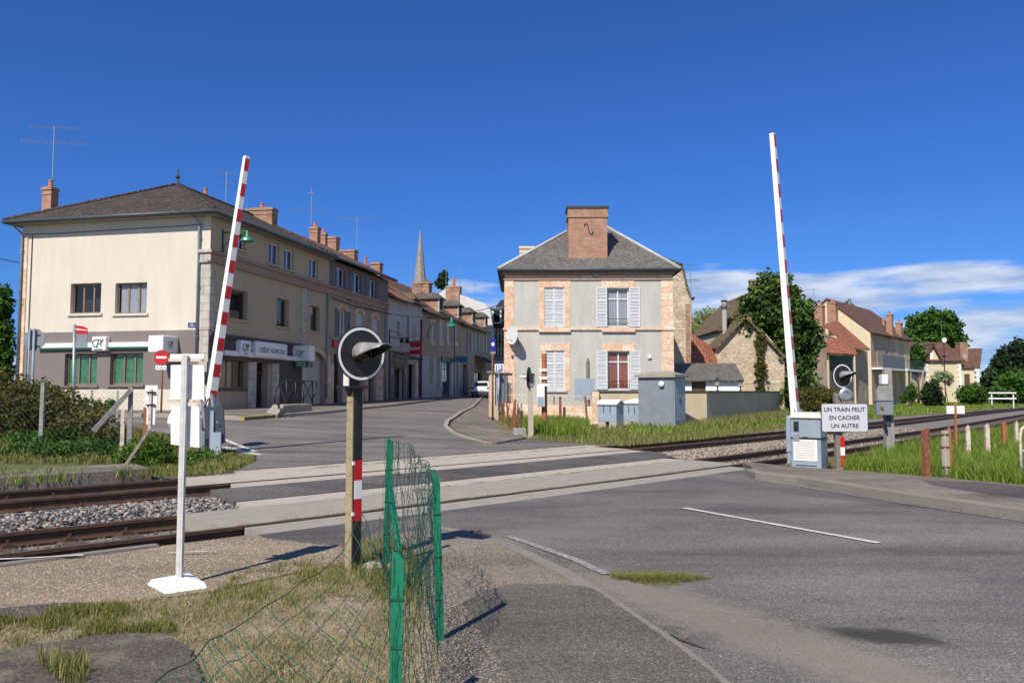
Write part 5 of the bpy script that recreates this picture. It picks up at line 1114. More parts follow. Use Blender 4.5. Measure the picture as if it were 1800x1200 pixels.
for i,(px,lab) in enumerate(((1263,'black lantern on the garden wall nearest the corner'),(1303,'black lantern second from the corner along the garden wall'),(1330,'black lantern third from the corner, in front of the ivy strand'),(1351.5,'black lantern farthest from the corner along the garden wall'))):
    r=(px-900)/F; t=(r*gwc.y-gwc.x)/(gd.x-r*gd.y); p=gwc+gd*t
    ln=T('wall_lantern',lab,'lantern',(p.x-.05,p.y+.05,zt_+.06),0,'lanterns on the garden wall')
    MB().lathe((0,0,0),[(.07,0),(.03,.05),(.025,.16),(.06,.2),(.10,.24)],6).build('stand','ironblack',ln); MB().lathe((0,0,.24),[(.09,0),(.14,.22)],6).build('glass','palestone',ln); MB().lathe((0,0,.46),[(.17,0),(.10,.09),(.03,.14),(.02,.2)],6).build('cap','ironblack',ln)
# low pink wall with railings before the house, gate pillar and gate
lw=T('railing_wall','low pinkish stone garden wall with old iron railings in front of the grey house','wall',(0,0,0),0)
A=Vector(V(888,690,37.6)); B=Vector(V(1046,690,gwc.y)); A.z=B.z=0; za=V(960,692,38).z
m=MB(); m.bar(A+Vector((0,0,.6)),B+Vector((0,0,.45)),.3,.95); m.build('wall','pinkstone',lw); m=MB()
a2=A+Vector((0,0,1.5)); 
m.bar(A+Vector((0,0,1.45)),B+Vector((0,0,1.38)),.03,.03).bar(A+Vector((0,0,2.1)),A.lerp(B,.42)+Vector((0,0,1.95)),.03,.03)
for i in range(30):
    t=(i+.5)/30; p=A.lerp(B,t); h=2.25 if t<.40 else 1.5; m.tube([p+Vector((0,0,1.0)),p+Vector((0,0,h))],.012,4)
m.build('railing','rustwhite',lw)
MB().box((B.x-.15,B.y-.25,0),(B.x+.15,B.y+.2,1.6)).build('end_pier','pinkstone',lw)
pp_=G(874,738); gp_=T('gate_pillar','square pale stone gate pillar with flat cap and bluish gate panel','gate',(pp_.x,37.2,0),R(8)); f=Fac(gp_)
x0,x1=f.hit(861,690)[0],f.hit(868,690)[0]; zt_=f.hit(870,655)[1]
MB().box((x0,0,0),(x1+.05,.5,zt_)).build('pillar','pinkstone',gp_); MB().box((x0-.08,-.08,zt_),(f.hit(879,650)[0],.58,zt_+.08)).build('cap','concrete_post',gp_)
MB().box((f.hit(868.5,690)[0],.1,.95),(f.hit(877,690)[0],.14,zt_-.02)).build('gate_panel','paintblue' if 0 else 'paintblue',gp_)
MB().box((x0+.06,-.04,0),(f.hit(876,690)[0],.45,.95)).build('low_wall','garden_render',gp_)
x2,x3=f.hit(880,690)[0],f.hit(893,690)[0]; MB().box((x2,.3,1.0),(x3,.34,2.35)).build('gate_leaf','paintblue',gp_)
m=MB(); 
for i in range(6): x=x2+(x3-x2)*i/5; m.tube([(x,.2,.9),(x,.2,2.4),(x+.06,.2,2.5)],.014,4)
m.build('gate_bars','dkgrey',gp_)
MB().box((f.hit(886,690)[0],.6,0),(f.hit(904,690)[0],.95,f.hit(895,655)[1])).box((f.hit(883,690)[0],.5,f.hit(895,655)[1]),(f.hit(907,690)[0],1.05,f.hit(895,655)[1]+.08)).build('pillar','pinkstone',gp_)
# shed
sh=T('garden_shed','low white shed with dark sloping roof and brown door behind the garden wall','shed',(V(1185,690,43).x,43.0,0),0); f=Fac(sh)
x1=f.hit(1302,690)[0]; ztw=f.hit(1240,668)[1]; d_=f.rect(1216,1241,669,700); f.wall(0,x1,0,ztw,'whitepaint',name='wall'); f.build(MB().box((d_[0],.1,0),(d_[1],.14,d_[3])),'door','brownwood')
zr_=f.hit(1240,638,2.6)[1]; xr=f.hit(1292,640,2.6)[0]; MB().slab([(-.5,-.25,ztw),(x1+.15,-.25,ztw),(xr,2.6,zr_),(-.5,2.6,zr_)],.08).add([(x1+.15,-.25,ztw),(x1+.15,5,ztw-.2),(xr,2.6,zr_)],[(0,1,2)]).build('roof','slate',sh); MB().box((x1-.02,.0,0),(x1,5,ztw-.1)).build('side_wall','whitepaint',sh)
# red roofed outhouse behind the shed
f=house_at('outhouse','small outhouse with red tiled roof half in shade left of the stone gable',1205,54,0)
z0=f.hit(1240,650)[1]; f.wall(0,4.0,0,z0,'rubble',name='wall'); a=f.hit(1262,617); b=f.hit(1215,582,3); m=MB(); m.slab([(-1,-.3,z0-.3),(f.hit(1261,648)[0],-.3,z0-.3),(f.hit(1258,615,3)[0],3,f.hit(1258,615,3)[1]),(f.hit(1212,583,3)[0],3,f.hit(1212,583,3)[1]),(-1,3,b[1])],.12); f.build(m,'roof','tile_red')
# stone house with ivy: two gables
f=house_at('ivy_house','old rubble stone house with two gables half buried under ivy',1259,56,0); ih=f.root
pl=[f.hit(*p) for p in ((1259,720),(1259,612),(1311,553),(1335,572),(1372,618),(1379,628),(1379,720))]
m=MB().prism(pl,0,3); f.build(m,'wall','rubble'); m=MB()
for a,b in ((pl[1],pl[2]),(pl[2],pl[5])): m.slab([(a[0]-.15,-.3,a[1]),(b[0],-.3,b[1]+.05),(b[0],3,b[1]+.05),(a[0]-.15,3,a[1])],.16)
f.build(m,'roof','tile_old'); zb_=f.hit(1300,672)[1]; f.build(MB().box((0,-.05,0),(pl[-1][0]-.3,0,zb_)).add([(0,-.08,zb_),(pl[-1][0]-.4,-.08,zb_-.12),(pl[-1][0]-.4,0,zb_-.12),(0,0,zb_+.0)],[(0,1,2,3)]),'lower_wall','garden_render')
p2=[f.hit(*p,3.1) for p in ((1263,720),(1263,577),(1328,510),(1400,577),(1400,720))]
f.build(MB().prism(p2,3.1,12),'rear_gable','house_cream'); m=MB()
for a,b in ((p2[1],p2[2]),(p2[2],p2[3])): m.slab([(a[0]-(.2 if a is p2[1] else 0),2.6,a[1]-.15*(a is p2[1])),(b[0],2.6,b[1]+.05),(b[0],12.2,b[1]+.05),(a[0]-(.2 if a is p2[1] else 0),12.2,a[1]-.15*(a is p2[1]))],.22)
o=f.build(m,'roof','tile_old')
for px0,px1,py,hh in ((1319,1329,492,.9),(1396,1401.5,509,.7)):
    a=f.hit((px0+px1)/2,py,4); chimney(o,a[0],4,a[1]-2,a[1],.55,.5,0,'brick')
a=f.hit(1273,526,1.5); m=MB().tube([(a[0],1.5,2.2),(a[0],1.5,a[1]-.7)],.17,8).tube([(a[0],1.5,a[1]-.7),(a[0],1.5,a[1]-.1)],.21,8).lathe((a[0],1.5,a[1]-.1),[(.32,0),(.02,.14)],8); m.build('flue','concrete_post',ih)
f.build(MB().box((f.hit(1262,640,3.1)[0],3.0,0),(f.hit(1270,600,3.1)[0],3.1,f.hit(1266,618)[1])),'brick_edge','oldbrick')
# ivy
ib=[pxblob(1362,512,58,36,34,1.6),pxblob(1345,548,57.5,46,38,1.5),pxblob(1388,560,57,44,46,1.5),pxblob(1410,600,57,33,46,1.5),pxblob(1396,650,56.8,38,50,1.3),pxblob(1372,610,57,32,42,1.2),pxblob(1336,520,58,20,24,1),pxblob(1385,690,57,34,28,1.4),pxblob(1318,572,56.2,26,16,.6),pxblob(1325,565,57,34,14,1.5)]
root=T('ivy','dense dark green ivy mass smothering the old stone house','ivy',(V(1390,690,57).x,57,0))
loc=np.array(tuple(root.location)); bl=[(b[0]-loc[0],b[1]-loc[1],b[2]-loc[2],b[3],b[4],b[5]) for b in ib]
v,fc,t=leafcloud(bl,15000,.19,.4,.22); fast('foliage',v,fc,'leaf_ivy',t,parent=root)
st=[pxblob(1337,590+i*13,55.8,9+3*math.sin(i*1.7),9,.22) for i in range(9)]
bl=[(b[0]-loc[0],b[1]-loc[1],b[2]-loc[2],b[3],b[4],b[5]) for b in st]; v,fc,t=leafcloud(bl,2600,.10,.6,.2); fast('hanging_strand',v,fc,'leaf_hedge',np.clip(t*.6+.4,0,1),parent=root)
MB().tube([(0,0,0),(.4,0,3),(-.5,.3,6),(-1.2,.4,8.5)],[.14,.12,.08,.04],6).build('stem','bark',root)
tree('willow',(V(1240,690,85).x,85,0),[pxblob(1238,572,85,28,30),pxblob(1262,565,85,24,26),pxblob(1216,590,85,18,24),pxblob(1245,600,85,36,30),pxblob(1270,580,85,20,24)],9000,.13,'leaf_lime','pale yellow green tree in fresh leaf left of the stone gables',trunk_r=.2)
# house with red roofs and teal porch
TA=R(50.5); f=house_at('red_roof_house','low grey house with red tiled roofs and teal porch beyond the ivy',1497,74,TA-R(0)); rr=f.root
def quadw(mb,pts): mb.add([tuple(f.root.matrix_world.inverted()@Vector(p)) for p in pts],[tuple(range(len(pts)))])
def wslab(root,pts,th,name,mat,par=None):         # slab from world points, local to its root
    I=(Matrix.Translation(root.location)@Matrix.Rotation(root.rotation_euler[2],4,'Z')).inverted()
    return MB().slab([I@Vector(p) for p in pts],th).build(name,mat,par or root)
ww=f.hit(1527,690)[0]; zE_=f.hit(1512,615)[1]; wn=[f.rect(1516,1522.5,624,660),f.rect(1504,1508,684,700),f.rect(1516,1521,684,700)]
f.wall(-9,ww,-.2,zE_,'beige_render')
for r in wn: f.window(r,'brownwood',(),dep=.1)
zr_=V(1450,572,76).z; wslab(rr,[V(1529,613,76),V(1507,612,73.6),V(1496,611,70),V(1447,570,73),V(1472,563,82)],.15,'roof','tile_red')
MB().box((-9,0.02,-.2),(ww,6,zE_-.1)).build('wall','beige_render',rr)
pr=wslab(rr,[V(1507,623,66),V(1454,620,64),V(1453,588,67),V(1500,604,70)],.12,'porch_roof','tile_red')
M['teal_pale']=plain('pale_teal_boards',(.045,.085,.078),.7,.15,4)
I=(Matrix.Translation(rr.location)@Matrix.Rotation(rr.rotation_euler[2],4,'Z')).inverted()
def wbox(root,a,b,th,z0,z1,name,mat):             # upright wall between two world points
    I=(Matrix.Translation(root.location)@Matrix.Rotation(root.rotation_euler[2],4,'Z')).inverted(); a=I@Vector((a[0],a[1],0)); b=I@Vector((b[0],b[1],0))
    return MB().bar(a+Vector((0,0,(z0+z1)/2)),b+Vector((0,0,(z0+z1)/2)),th,z1-z0).build(name,mat,root)
wbox(rr,V(1457,690,66.5),V(1500,690,69),.1,V(1470,652,67).z,V(1470,624,67).z,'porch_boards','teal_pale'); wbox(rr,V(1457,690,66.5),V(1500,690,69),.12,-.2,V(1470,652,67).z-.002,'porch_wall','beige_render'); wbox(rr,V(1425,690,65),V(1455,690,66),.3,-.2,V(1440,585,65).z,'side_wall','beige_render')
wbox(rr,V(1501.5,690,66),V(1504,690,66),.2,-.2,V(1500,624,66).z,'porch_post','house_cream'); wbox(rr,V(1456,690,64.5),V(1458,690,64.6),.1,-.2,V(1457,621,64.5).z,'porch_post','house_cream')
wbox(rr,V(1434,690,64.5),V(1441,690,64.6),.1,0,V(1438,672,64.5).z,'shutter','brownwood')
# tall house with gable and balcony
f=house_at('balcony_house','tall grey house with brown tiled roof, balcony and cream gable end',1533,86,R(50.5)); bh=f.root
z0=f.hit(1535,584)[1]; w1=f.hit(1576,690)[0]; w2=f.hit(1601,690)[0]
w_s=[f.rect(a,b,c,d) for a,b,c,d in ((1539,1544,595,646),(1558.5,1565,598,648),(1537,1549,658,690))]
f.wall(0,w1,-.3,z0,'beige_render',name='wall')
ws2=[f.rect(1581,1592,604,648),f.rect(1581,1588,660,692)]; f.wall(w1,w2,-.3,z0,'garden_render',y=.0,name='wall')
for r in w_s+ws2: f.window(r,'brownwood',(.5,),dep=.15)
zb_=f.hit(1545,646)[1]; zd=f.hit(1555,626)[1]
f.build(MB().box((.1,-1.1,zb_-.25),(w1-.3,0,zb_-.05)),'balcony_floor','whitepaint'); f.build(MB().box((.15,-1.1,zb_-.05),(w1-.4,-1.04,zd)),'balcony_front','greywood')
zb2=f.hit(1590,650)[1]; f.build(MB().box((w1,-1.3,zb2-.2),(w2+2.6,-.0,zb2)),'terrace_floor','whitepaint')
m=MB()
for i in range(16): x=w1+.2+(w2+2.3-w1)*i/15; m.tube([(x,-1.25,zb2),(x,-1.25,zb2+1)],.02,4)
m.bar((w1+.2,-1.25,zb2+1),(w2+2.5,-1.25,zb2+1),.05); f.build(m,'terrace_railing','dkgrey')
for x in (w1+.1,w2+.2,w2+2.4): f.build(MB().box((x,-1.25,-.3),(x+.22,-1.0,zb2-.2)),'terrace_post','garden_render')
f.build(MB().box((w2,.4,-.3),(w2+2.4,.5,zb2-.2)),'terrace_wall','whitepaint')
# gable end seen to the left of the front corner
I=(Matrix.Translation(bh.location)@Matrix.Rotation(bh.rotation_euler[2],4,'Z'))
D_=9.0; c=I@Vector((0,0,z0)); pk=V(1474,540,(I@Vector((0,D_/2,0))).y); pkl=Vector((0,D_/2,pk.z))
rz_=f.hit(1533,584)[1]; ridge=z0+4.0
q=I@Vector((0,D_/2,ridge)); 
MB().add([(0,0,-.3),(0,D_,-.3),(0,D_,z0),(0,D_/2,ridge),(0,0,z0)],[(0,1,2,3,4)]).build('gable_wall','house_cream',bh)
m=MB(); m.slab([(-.15,-.4,z0-.1),(w2+.3,-.4,z0-.1),(w2+.3,D_/2,ridge),(-.15,D_/2,ridge)],.15); m.slab([(-.15,D_/2,ridge),(w2+.3,D_/2,ridge),(w2+.3,D_+.4,z0),(-.15,D_+.4,z0)],.15); o=m.build('roof','tile_brown',bh)
MB().box((.05,.05,-.3),(w2-.02,D_-.05,z0-.1)).build('inner_wall','beige_render',bh); MB().add([(w2,0,-.3),(w2,D_,-.3),(w2,D_,z0),(w2,D_/2,ridge-.1),(w2,0,z0)],[(0,1,2,3,4)]).build('gable_wall','house_cream',bh)
for (px,py,Yc,sx_,sy_,pots,dr) in ((1463,526,88,.9,.9,2,3),(1439,531,86,.9,1.0,2,4),(1563.5,547,92,.75,.6,1,3.2),(1580,562,96,.95,.6,1,2.6),(1553,557,96,.4,.3,1,1.5)):
    q=I.inverted()@V(px,py,Yc); ph=.35; chimney(o,q.x,q.y,q.z-dr,q.z-ph,sx_,sy_,pots,'brick',band=False)
antenna(tuple(V(1431,545,86)),2.3,((2.25,1.6,.3,.2,0),),'thin TV aerial above the leftmost chimney of the tall grey house')
antenna(tuple(V(1391,510,60)),2.3,((2.2,1.7,.3,.2,-.03),),'TV aerial right of the upright right barrier arm')
# cream house with quoins
f=house_at('cream_cottage','cream cottage with white quoins, brown roof and steep front gable',1626,112,0); ch_=f.root
zE_=f.hit(1680,633)[1]; xa,xb=f.hit(1626,690)[0],f.hit(1691,690)[0]; pk=f.hit(1638,607); gl,gr=f.hit(1626,622),f.hit(1652,632)
wn=f.rect(1628.5,1636.5,622,638); lo=f.rect(1630,1669,650,664)
f.wall(xa,xb,-.3,zE_,'house_cream'); f.build(MB().prism([(xa,zE_),(f.hit(1654,633)[0],zE_),pk],-.05,.1),'gable_wall','house_cream')
f.build(MB().box((wn[0],-.1,wn[2]),(wn[1],-.05,wn[3])),'shutter','brownwood'); f.build(MB().box((wn[0]-.35,-.08,wn[2]-.05),(wn[0],-.03,wn[3]+.2)),'quoin','whitepaint'); f.build(MB().box((wn[1],-.08,wn[2]-.05),(wn[1]+.35,-.03,wn[3]+.2)),'quoin','whitepaint')
f.window(lo,'brownwood',(.3,.6),dep=.1)
zr_=f.hit(1650,601,4)[1]; m=MB(); m.slab([(xa-1.2,-.4,zE_-.1),(xb+.4,-.4,zE_-.1),(xb+.4,4.5,zr_),(xa-1.5,4.5,zr_)],.15); m.slab([(xa-1.5,4.5,zr_),(xb+.4,4.5,zr_),(xb+.4,9,zE_),(xa-1.2,9,zE_)],.15); 
m.slab([(gl[0]-.3,-.5,gl[1]-.2),(pk[0],-.5,pk[1]+.3),(pk[0],4,pk[1]+.3),(gl[0]-.3,2,gl[1]-.2)],.2); m.slab([(pk[0],-.5,pk[1]+.3),(gr[0]+.3,-.5,gr[1]-.3),(gr[0]+.3,1,gr[1]-.3),(pk[0],4,pk[1]+.3)],.2)
o=f.build(m,'roof','tile_brown'); MB().box((xa,.02,-.3),(xb,8.6,zE_-.15)).build('wall','house_cream',ch_)
q=f.hit(1690,602,2); chimney(o,q[0],2,q[1]-4,q[1],.9*1.2,1.2,0,'oldbrick',band=False)
def toothed(x,z0_,z1_,side=1,y=-.02):
    m=MB(); n=int((z1_-z0_)/.35)
    for i in range(n): w_=.55 if i%2 else .32; m.box((x,-.06,z0_+i*.35),(x+w_*side,y+.02,z0_+i*.35+.34))
    return f.build(m,'quoin','whitepaint')
toothed(xb,0,zE_-.2,-1); toothed(xa,0,zE_-.2,1)
xc,xd=f.hit(1697,690)[0],f.hit(1722,690)[0]; z2=f.hit(1710,646)[1]; dr=f.rect(1698,1708,657,680); f.wall(xb,xd,-.3,z2,'house_cream',y=.3,name='annexe_wall')
f.build(MB().box((dr[0],.35,0),(dr[1],.38,dr[3])),'door','brownwood'); toothed(xd,0,z2-.1,-1,.28); 
zr2=f.hit(1712,612,4)[1]; xf=f.hit(1728,612,4)[0]; MB().slab([(xb-.2,.0,z2-.05),(xd+.2,.0,z2-.05),(xf,4.2,zr2),(xb-.2,4.2,zr2)],.15).slab([(xb-.2,4.2,zr2),(xf,4.2,zr2),(xf,9,z2),(xb-.2,9,z2)],.15).build('annexe_roof','tile_brown',ch_)
MB().add([(xd,.3,-.3),(xf,8,-.3),(xf,8,z2),(xf,4.2,zr2-.1),(xd,.3,z2)],[(0,1,2,3,4)]).build('annexe_end_wall','house_cream',ch_)
sdz=V(1680,595,108); d2=T('satellite_dish','small white satellite dish on a dark mast by the cream cottage chimney','satellite dish',(sdz.x,111,0),0); MB().tube([(0,0,0),(0,0,sdz.z)],.05,5).build('mast','ironblack',d2); MB().lathe((0,-.1,sdz.z),[(.35,-.06),(.2,0),(.05,.03)],12,'y').build('dish','whiteframe',d2)
antenna((sdz.x,111.5,sdz.z),2.7,((2.6,1.4,.3,.2,0),),'thin TV aerial over the cream cottage chimney')
# ------------------------------------------------------------ trees and shrubs on the right
tree('deciduous_tree',(V(1640,690,140).x,140,0),[pxblob(1640,585,140,42,36),pxblob(1620,575,140,26,26),pxblob(1650,570,140,34,28),pxblob(1672,600,140,26,28),pxblob(1605,600,140,20,30),pxblob(1690,660,140,10,20)],9000,.38,'leaf_mid','large round mid green tree behind the cream cottage',trunk_r=.4)
tree('deciduous_tree',(V(1487,690,120).x,120,0),[pxblob(1487,560,120,24,26),pxblob(1470,548,120,16,14),pxblob(1500,555,120,12,14)],2000,.32,'leaf_mid','tree top showing between the red chimneys of the tall grey house',trunk_r=.3)
tree('deciduous_tree',(V(1614,690,104).x,104,0),[pxblob(1613,625,104,12,24),pxblob(1607,645,104,8,14)],2500,.2,'leaf_mid','narrow green tree between the tall grey house and the cream cottage',trunk_r=.15)
tree('conifer',(V(1785,690,120).x,120,0),[pxblob(1785,640,120,26,42),pxblob(1790,620,120,14,26),pxblob(1805,650,120,26,48)],5000,.32,'leaf_dark','tall dark conifer at the right edge beyond the railway',trunk_r=.3)
tree('conifer',(V(1758,690,118).x,118,0),[pxblob(1758,655,118,16,36),pxblob(1761,632,118,8,20)],2200,.3,'leaf_dark','shorter dark conifer left of the tall one by the railway',trunk_r=.25)
tree('hedge_tree',(V(1742,690,116).x,116,0),[pxblob(1742,670,116,16,26),pxblob(1760,690,116,18,18)],1800,.3,'leaf_dark','dark leafy tree beside the end wall of the cream cottage',trunk_r=.2)
tree('shrub',(V(1780,690,95).x,95,0),[pxblob(1785,682,95,34,30),pxblob(1765,690,95,24,22),pxblob(1810,680,95,30,34)],5000,.22,'leaf_mid','broad green shrub behind the white bench at right','shrub')
tree('shrub',(V(1707,690,88).x,88,0),[pxblob(1708,692,88,24,18),pxblob(1722,696,88,14,14),pxblob(1696,697,88,14,12)],3500,.15,'leaf_mid','round bright green shrub on the grass before the cottage door','shrub')
tree('shrub',(V(1640,690,80).x,80,0),[pxblob(1638,692,80,18,24),pxblob(1632,700,80,14,16),pxblob(1650,702,80,10,14)],3500,.13,'leaf_dark','dark rounded conical shrub in front of the cream cottage','shrub')
tree('blossom_tree',(V(1668,690,82).x,82,0),[pxblob(1655,662,82,16,10),pxblob(1667,666,82,9,12),pxblob(1643,670,82,8,6)],1400,.13,'leaf_white','small slender tree with whitish blossom before the cottage',trunk_r=.05)
tree('shrub',(V(1600,690,80).x,80,0),[pxblob(1602,690,80,10,16),pxblob(1590,700,80,9,9)],1300,.12,'leaf_mid','leafy green shrub under the balcony terrace','shrub')
tree('bramble',(V(1432,690,50).x,50,0),[pxblob(1435,695,50,34,17,1.5),pxblob(1410,700,50,20,14,1.2),pxblob(1455,700,50,20,14,1.2),pxblob(1425,712,49,30,10,1)],7000,.075,'leaf_hedge','wide olive bramble thicket behind the right barrier','shrub')
tree('ivy',(V(1372,690,52).x,52.3,0),[pxblob(1370,700,52.0,8,14,.25),pxblob(1356,702,50.5,4,16,.2)],700,.07,'leaf_ivy','small ivy patches hanging on the far part of the garden wall','ivy')
m=MB(); bn=V(1762,698,85); b=T('bench','low white plank rail on the grass beside the far track','fence',(bn.x,85,0),R(-5))
for z in (.95,.35): MB().box((-1.4,-.04,bn.z-.55+z),(1.4,.04,bn.z-.55+z+.14)).build('plank','whitepaint',b)
for x in (-1.1,1.1): MB().box((x,.05,-.1),(x+.1,.13,bn.z+.5)).build('post','whitepaint',b)
# far woods on the horizon
for i,(px,Yw,w_,h_,lab) in enumerate(((1790,230,40,26,'distant tree line at the far right'),(1745,260,18,22,'distant tree beyond the cottage'),(8,75,26,60,'green tree at the left edge behind the corner building'),(-30,80,40,70,'bushy tree just outside the left edge'))):
    if i==2: tree('deciduous_tree',(V(px,690,Yw).x,Yw,0),[pxblob(4,535,Yw,18,36),pxblob(-8,575,Yw,26,50),pxblob(6,610,Yw,18,50),pxblob(-10,650,Yw,30,45)],6000,.26,'leaf_mid','green tree at the left edge behind the corner building',trunk_r=.25)
# ------------------------------------------------------------ railway equipment
def base_of(px,py): return G(px,py)
def loc2(root):                                    # pixel -> local point of a thing at its own distance (+dy)
    I=(Matrix.Translation(root.location)@Matrix.Rotation(root.rotation_euler[2],4,'Z')).inverted()
    return lambda px,py,dy=0: I@V(px,py,root.location.y+dy)
def disc_signal(root,c,rad,yaw,visor,glow='black'):   # c local centre of the target board, faces (sin yaw,-cos yaw)
    h=MB(); R_=Matrix.Translation(c)@Matrix.Rotation(yaw,4,'Z'); h.m=R_
    h.lathe((0,0,0),[(rad,0),(rad,.012),(rad*.98,.02)],40,'y'); o=h.build('target_board','black',root)
    q=MB(); q.m=R_; n=48; vs=[]
    for i in range(n):
        t=2*PI*i/n
        for r in (rad*.95,rad*.855): vs.append((r*math.cos(t),-.003,r*math.sin(t)))
    q.add(vs,[(2*i,2*i+1,(2*i+3)%(2*n),(2*i+2)%(2*n)) for i in range(n)]); q.build('white_ring','signwhite',o)
    l=MB(); l.m=R_; l.lathe((0,-.01,0),[(rad*.33,0),(rad*.31,-.02),(rad*.18,-.045),(.002,-.055)],20,'y'); M.setdefault('lens',plain('dark_lens',(.03,.012,.012),.15,.2,5)); l.build('lens','lens',o)
    b=MB(); b.m=R_; b.cbox((0,.09,0),(rad*.8,.16,rad*.8)); b.build('lamp_housing','black',o)
    s=MB(); s.m=R_; n=15; a=[];
    for k in range(7):
        t=k/6; y=-.012-visor*t; 
        for i in range(n):
            w=R(-28)+R(236)*i/(n-1); 
            if k: w=R(90)+(w-R(90))*(1-.62*t)
            rr=rad*(.40-.03*t); a.append((rr*math.cos(w),y,rr*math.sin(w)-visor*.06*t))
    s.smooth=True; s.add(a,[(k*n+i,k*n+i+1,(k+1)*n+i+1,(k+1)*n+i) for k in range(6) for i in range(n-1)]); so_v=s.build('visor',['visor_top'],o)
    md=so_v.modifiers.new('solid','SOLIDIFY'); md.thickness=.006; md.offset=1; md.material_offset=1; so_v.data.materials.append(M['black']); return o
M['visor_top']=plain('worn_visor_metal',(.40,.39,.37),.5,.4,14,.2,60,metal=.3,c2=(.12,.12,.12),thr=(.55,.75))
def bands(root,x0,x1,y,zs,cols,yaw=0,c=(0,0,0),name='reflective_strip'):
    for (za,zb),cm in zip(zs,cols):
        m=MB(); m.m=Matrix.Translation(c)@Matrix.Rotation(yaw,4,'Z'); m.box((x0,y-.006,za),(x1,y,zb)); m.build(name,cm,root)
# near signal (black board turned to the right)
b=G(619,996); sg=T('crossing_signal','black disc railway signal with white ring on a pale square post beside green netting','railway signal',(b.x,b.y,0),0); L_=loc2(sg)
yaw=R(44); W=.098; zt_=L_(620,682)[2]; m=MB(); m.m=Matrix.Rotation(yaw,4,'Z'); m.box((-W/2,-W/2,-.3),(W/2,W/2,zt_)); m.build('post','wood_post',sg,bevel=.004)
m=MB(); m.m=Matrix.Rotation(yaw,4,'Z'); m.box((-W/2+.012,-W/2-.014,0),(W/2-.002,-W/2-.001,zt_-.01)); pl=m.build('black_plate','black',sg)
M['rustw']=M['rustwhite']; m=MB(); m.m=Matrix.Rotation(yaw,4,'Z'); m.box((W/2+.001,-W/2-.01,.0),(W/2+.005,-W/2+.02,zt_-.02)); m.build('edge_trim','rustwhite',sg)
m=MB(); m.m=Matrix.Rotation(yaw,4,'Z')
for i in range(9):
    z=.15+zt_*.93*i/9; m.lathe((-W/2-.002,-.025,z),[(.006,0),(.006,.004)],6,'x').lathe((-W/2-.002,.028,z),[(.006,0),(.006,.004)],6,'x')
m.build('bolt_heads','ironblack',sg)
z1,z2,z3,z4=[L_(628,y)[2] for y in (808,843,875,914)]
bands(sg,-W/2+.018,W/2-.004,-W/2-.016,((z2,z1),(z3,z2),(z4,z3)),('redrefl','signwhite','redrefl'),yaw)
m=MB(); m.m=Matrix.Rotation(yaw,4,'Z')
for z in (z1-.04,z4+.05): m.box((-W/2+.0,-W/2-.022,z),(-W/2+.025,-W/2-.002,z+.03))
m.build('strip_clamp','signwhite',sg)
m=MB(); m.m=Matrix.Rotation(yaw,4,'Z'); m.box((-W/2-.07,-W/2-.07,zt_),(W/2+.07,W/2+.07,zt_+.02)).lathe((0,0,zt_-.07),[(.05,0),(.09,.07)],12).lathe((0,0,zt_+.02),[(.05,0),(.05,.1)],10); m.build('bracket','ironblack',sg)
c=L_(637,622); rad=(670.5-573.5)/2*b.y/F
disc_signal(sg,(c[0],c[1]-.04,c[2]),rad,R(41),.40)
m=MB(); p=L_(607,657); m.m=Matrix.Translation((p[0],.06,p[2]))@Matrix.Rotation(R(10),4,'Z'); m.cbox((0,0,0),(.055,.12,.23)); m.build('junction_box','signback',sg,bevel=.01)
# right signal with the sign
b=G(1476,834); sr=T('crossing_signal','tall signal with black round head, bell and white French warning board','railway signal',(b.x,b.y,0),0); L_=loc2(sr)
x0=L_(1470,800)[0]; x1=L_(1482,800)[0]; zt_=L_(1477,690)[2]; MB().box((x0,-.01,-.2),(x0+.035,.1,zt_)).box((x0+.036,.0,-.2),(x1,.03,zt_)).build('post','wood_grey',sr)
zz=[L_(1478,y)[2] for y in (768,785.5,800,818)]; bands(sr,L_(1474.5,700)[0],L_(1482,700)[0],-.012,((zz[1],zz[0]),(zz[2],zz[1]),(zz[3],zz[2])),('redrefl','signwhite','redrefl'))
c=L_(1478,661); disc_signal(sr,(c[0],-.08,c[2]),21.5*b.y/F,R(20),.30)
c=L_(1485,693); MB().lathe((c[0],-.02,c[2]),[(.14,0),(.135,-.05),(.10,-.07),(.06,-.075),(.05,-.05),(.02,-.06)],20,'y').build('bell','steelgrey',sr)
xa,xb=L_(1441,700)[0],L_(1522,700)[0]; za,zb=L_(1480,758.5)[2],L_(1480,709)[2]
def rrect(x0,x1,z0,z1,r,n=5):
    o=[]
    for cx,cz,a in ((x1-r,z1-r,0),(x0+r,z1-r,90),(x0+r,z0+r,180),(x1-r,z0+r,270)):
        for i in range(n+1): t=R(a+90*i/n); o.append((cx+r*math.cos(t),cz+r*math.sin(t)))
    return o
o=MB().prism(rrect(xa,xb,za,zb,.04),-.06,-.045).build('board','dkgrey',sr); MB().prism(rrect(xa+.008,xb-.008,za+.008,zb-.008,.035),-.0625,-.0605).build('board_face','signgrey',o)
m=MB(); cx=(xa+xb)/2; Wd=xb-xa; Hh=zb-za
for t,w_,k_ in (('UN TRAIN PEUT',.89,.79),('EN CACHER',.66,.50),('UN AUTRE',.59,.215)): m.add(*textmesh(t,cx,za+Hh*k_,Wd*w_,Hh*.155,-.0655))
m.build('lettering','ironblack',o)
m=MB()
for i in range(8):
    a0=2*PI*i/8; m.add([(.05*math.cos(a0-.5),.05*math.sin(a0-.5),.05),((.26+.08*(i%2))*math.cos(a0),(.26+.08*(i%2))*math.sin(a0),.0),(.05*math.cos(a0+.5),.05*math.sin(a0+.5),.05),(0,0,.06)],[(0,1,2,3)])
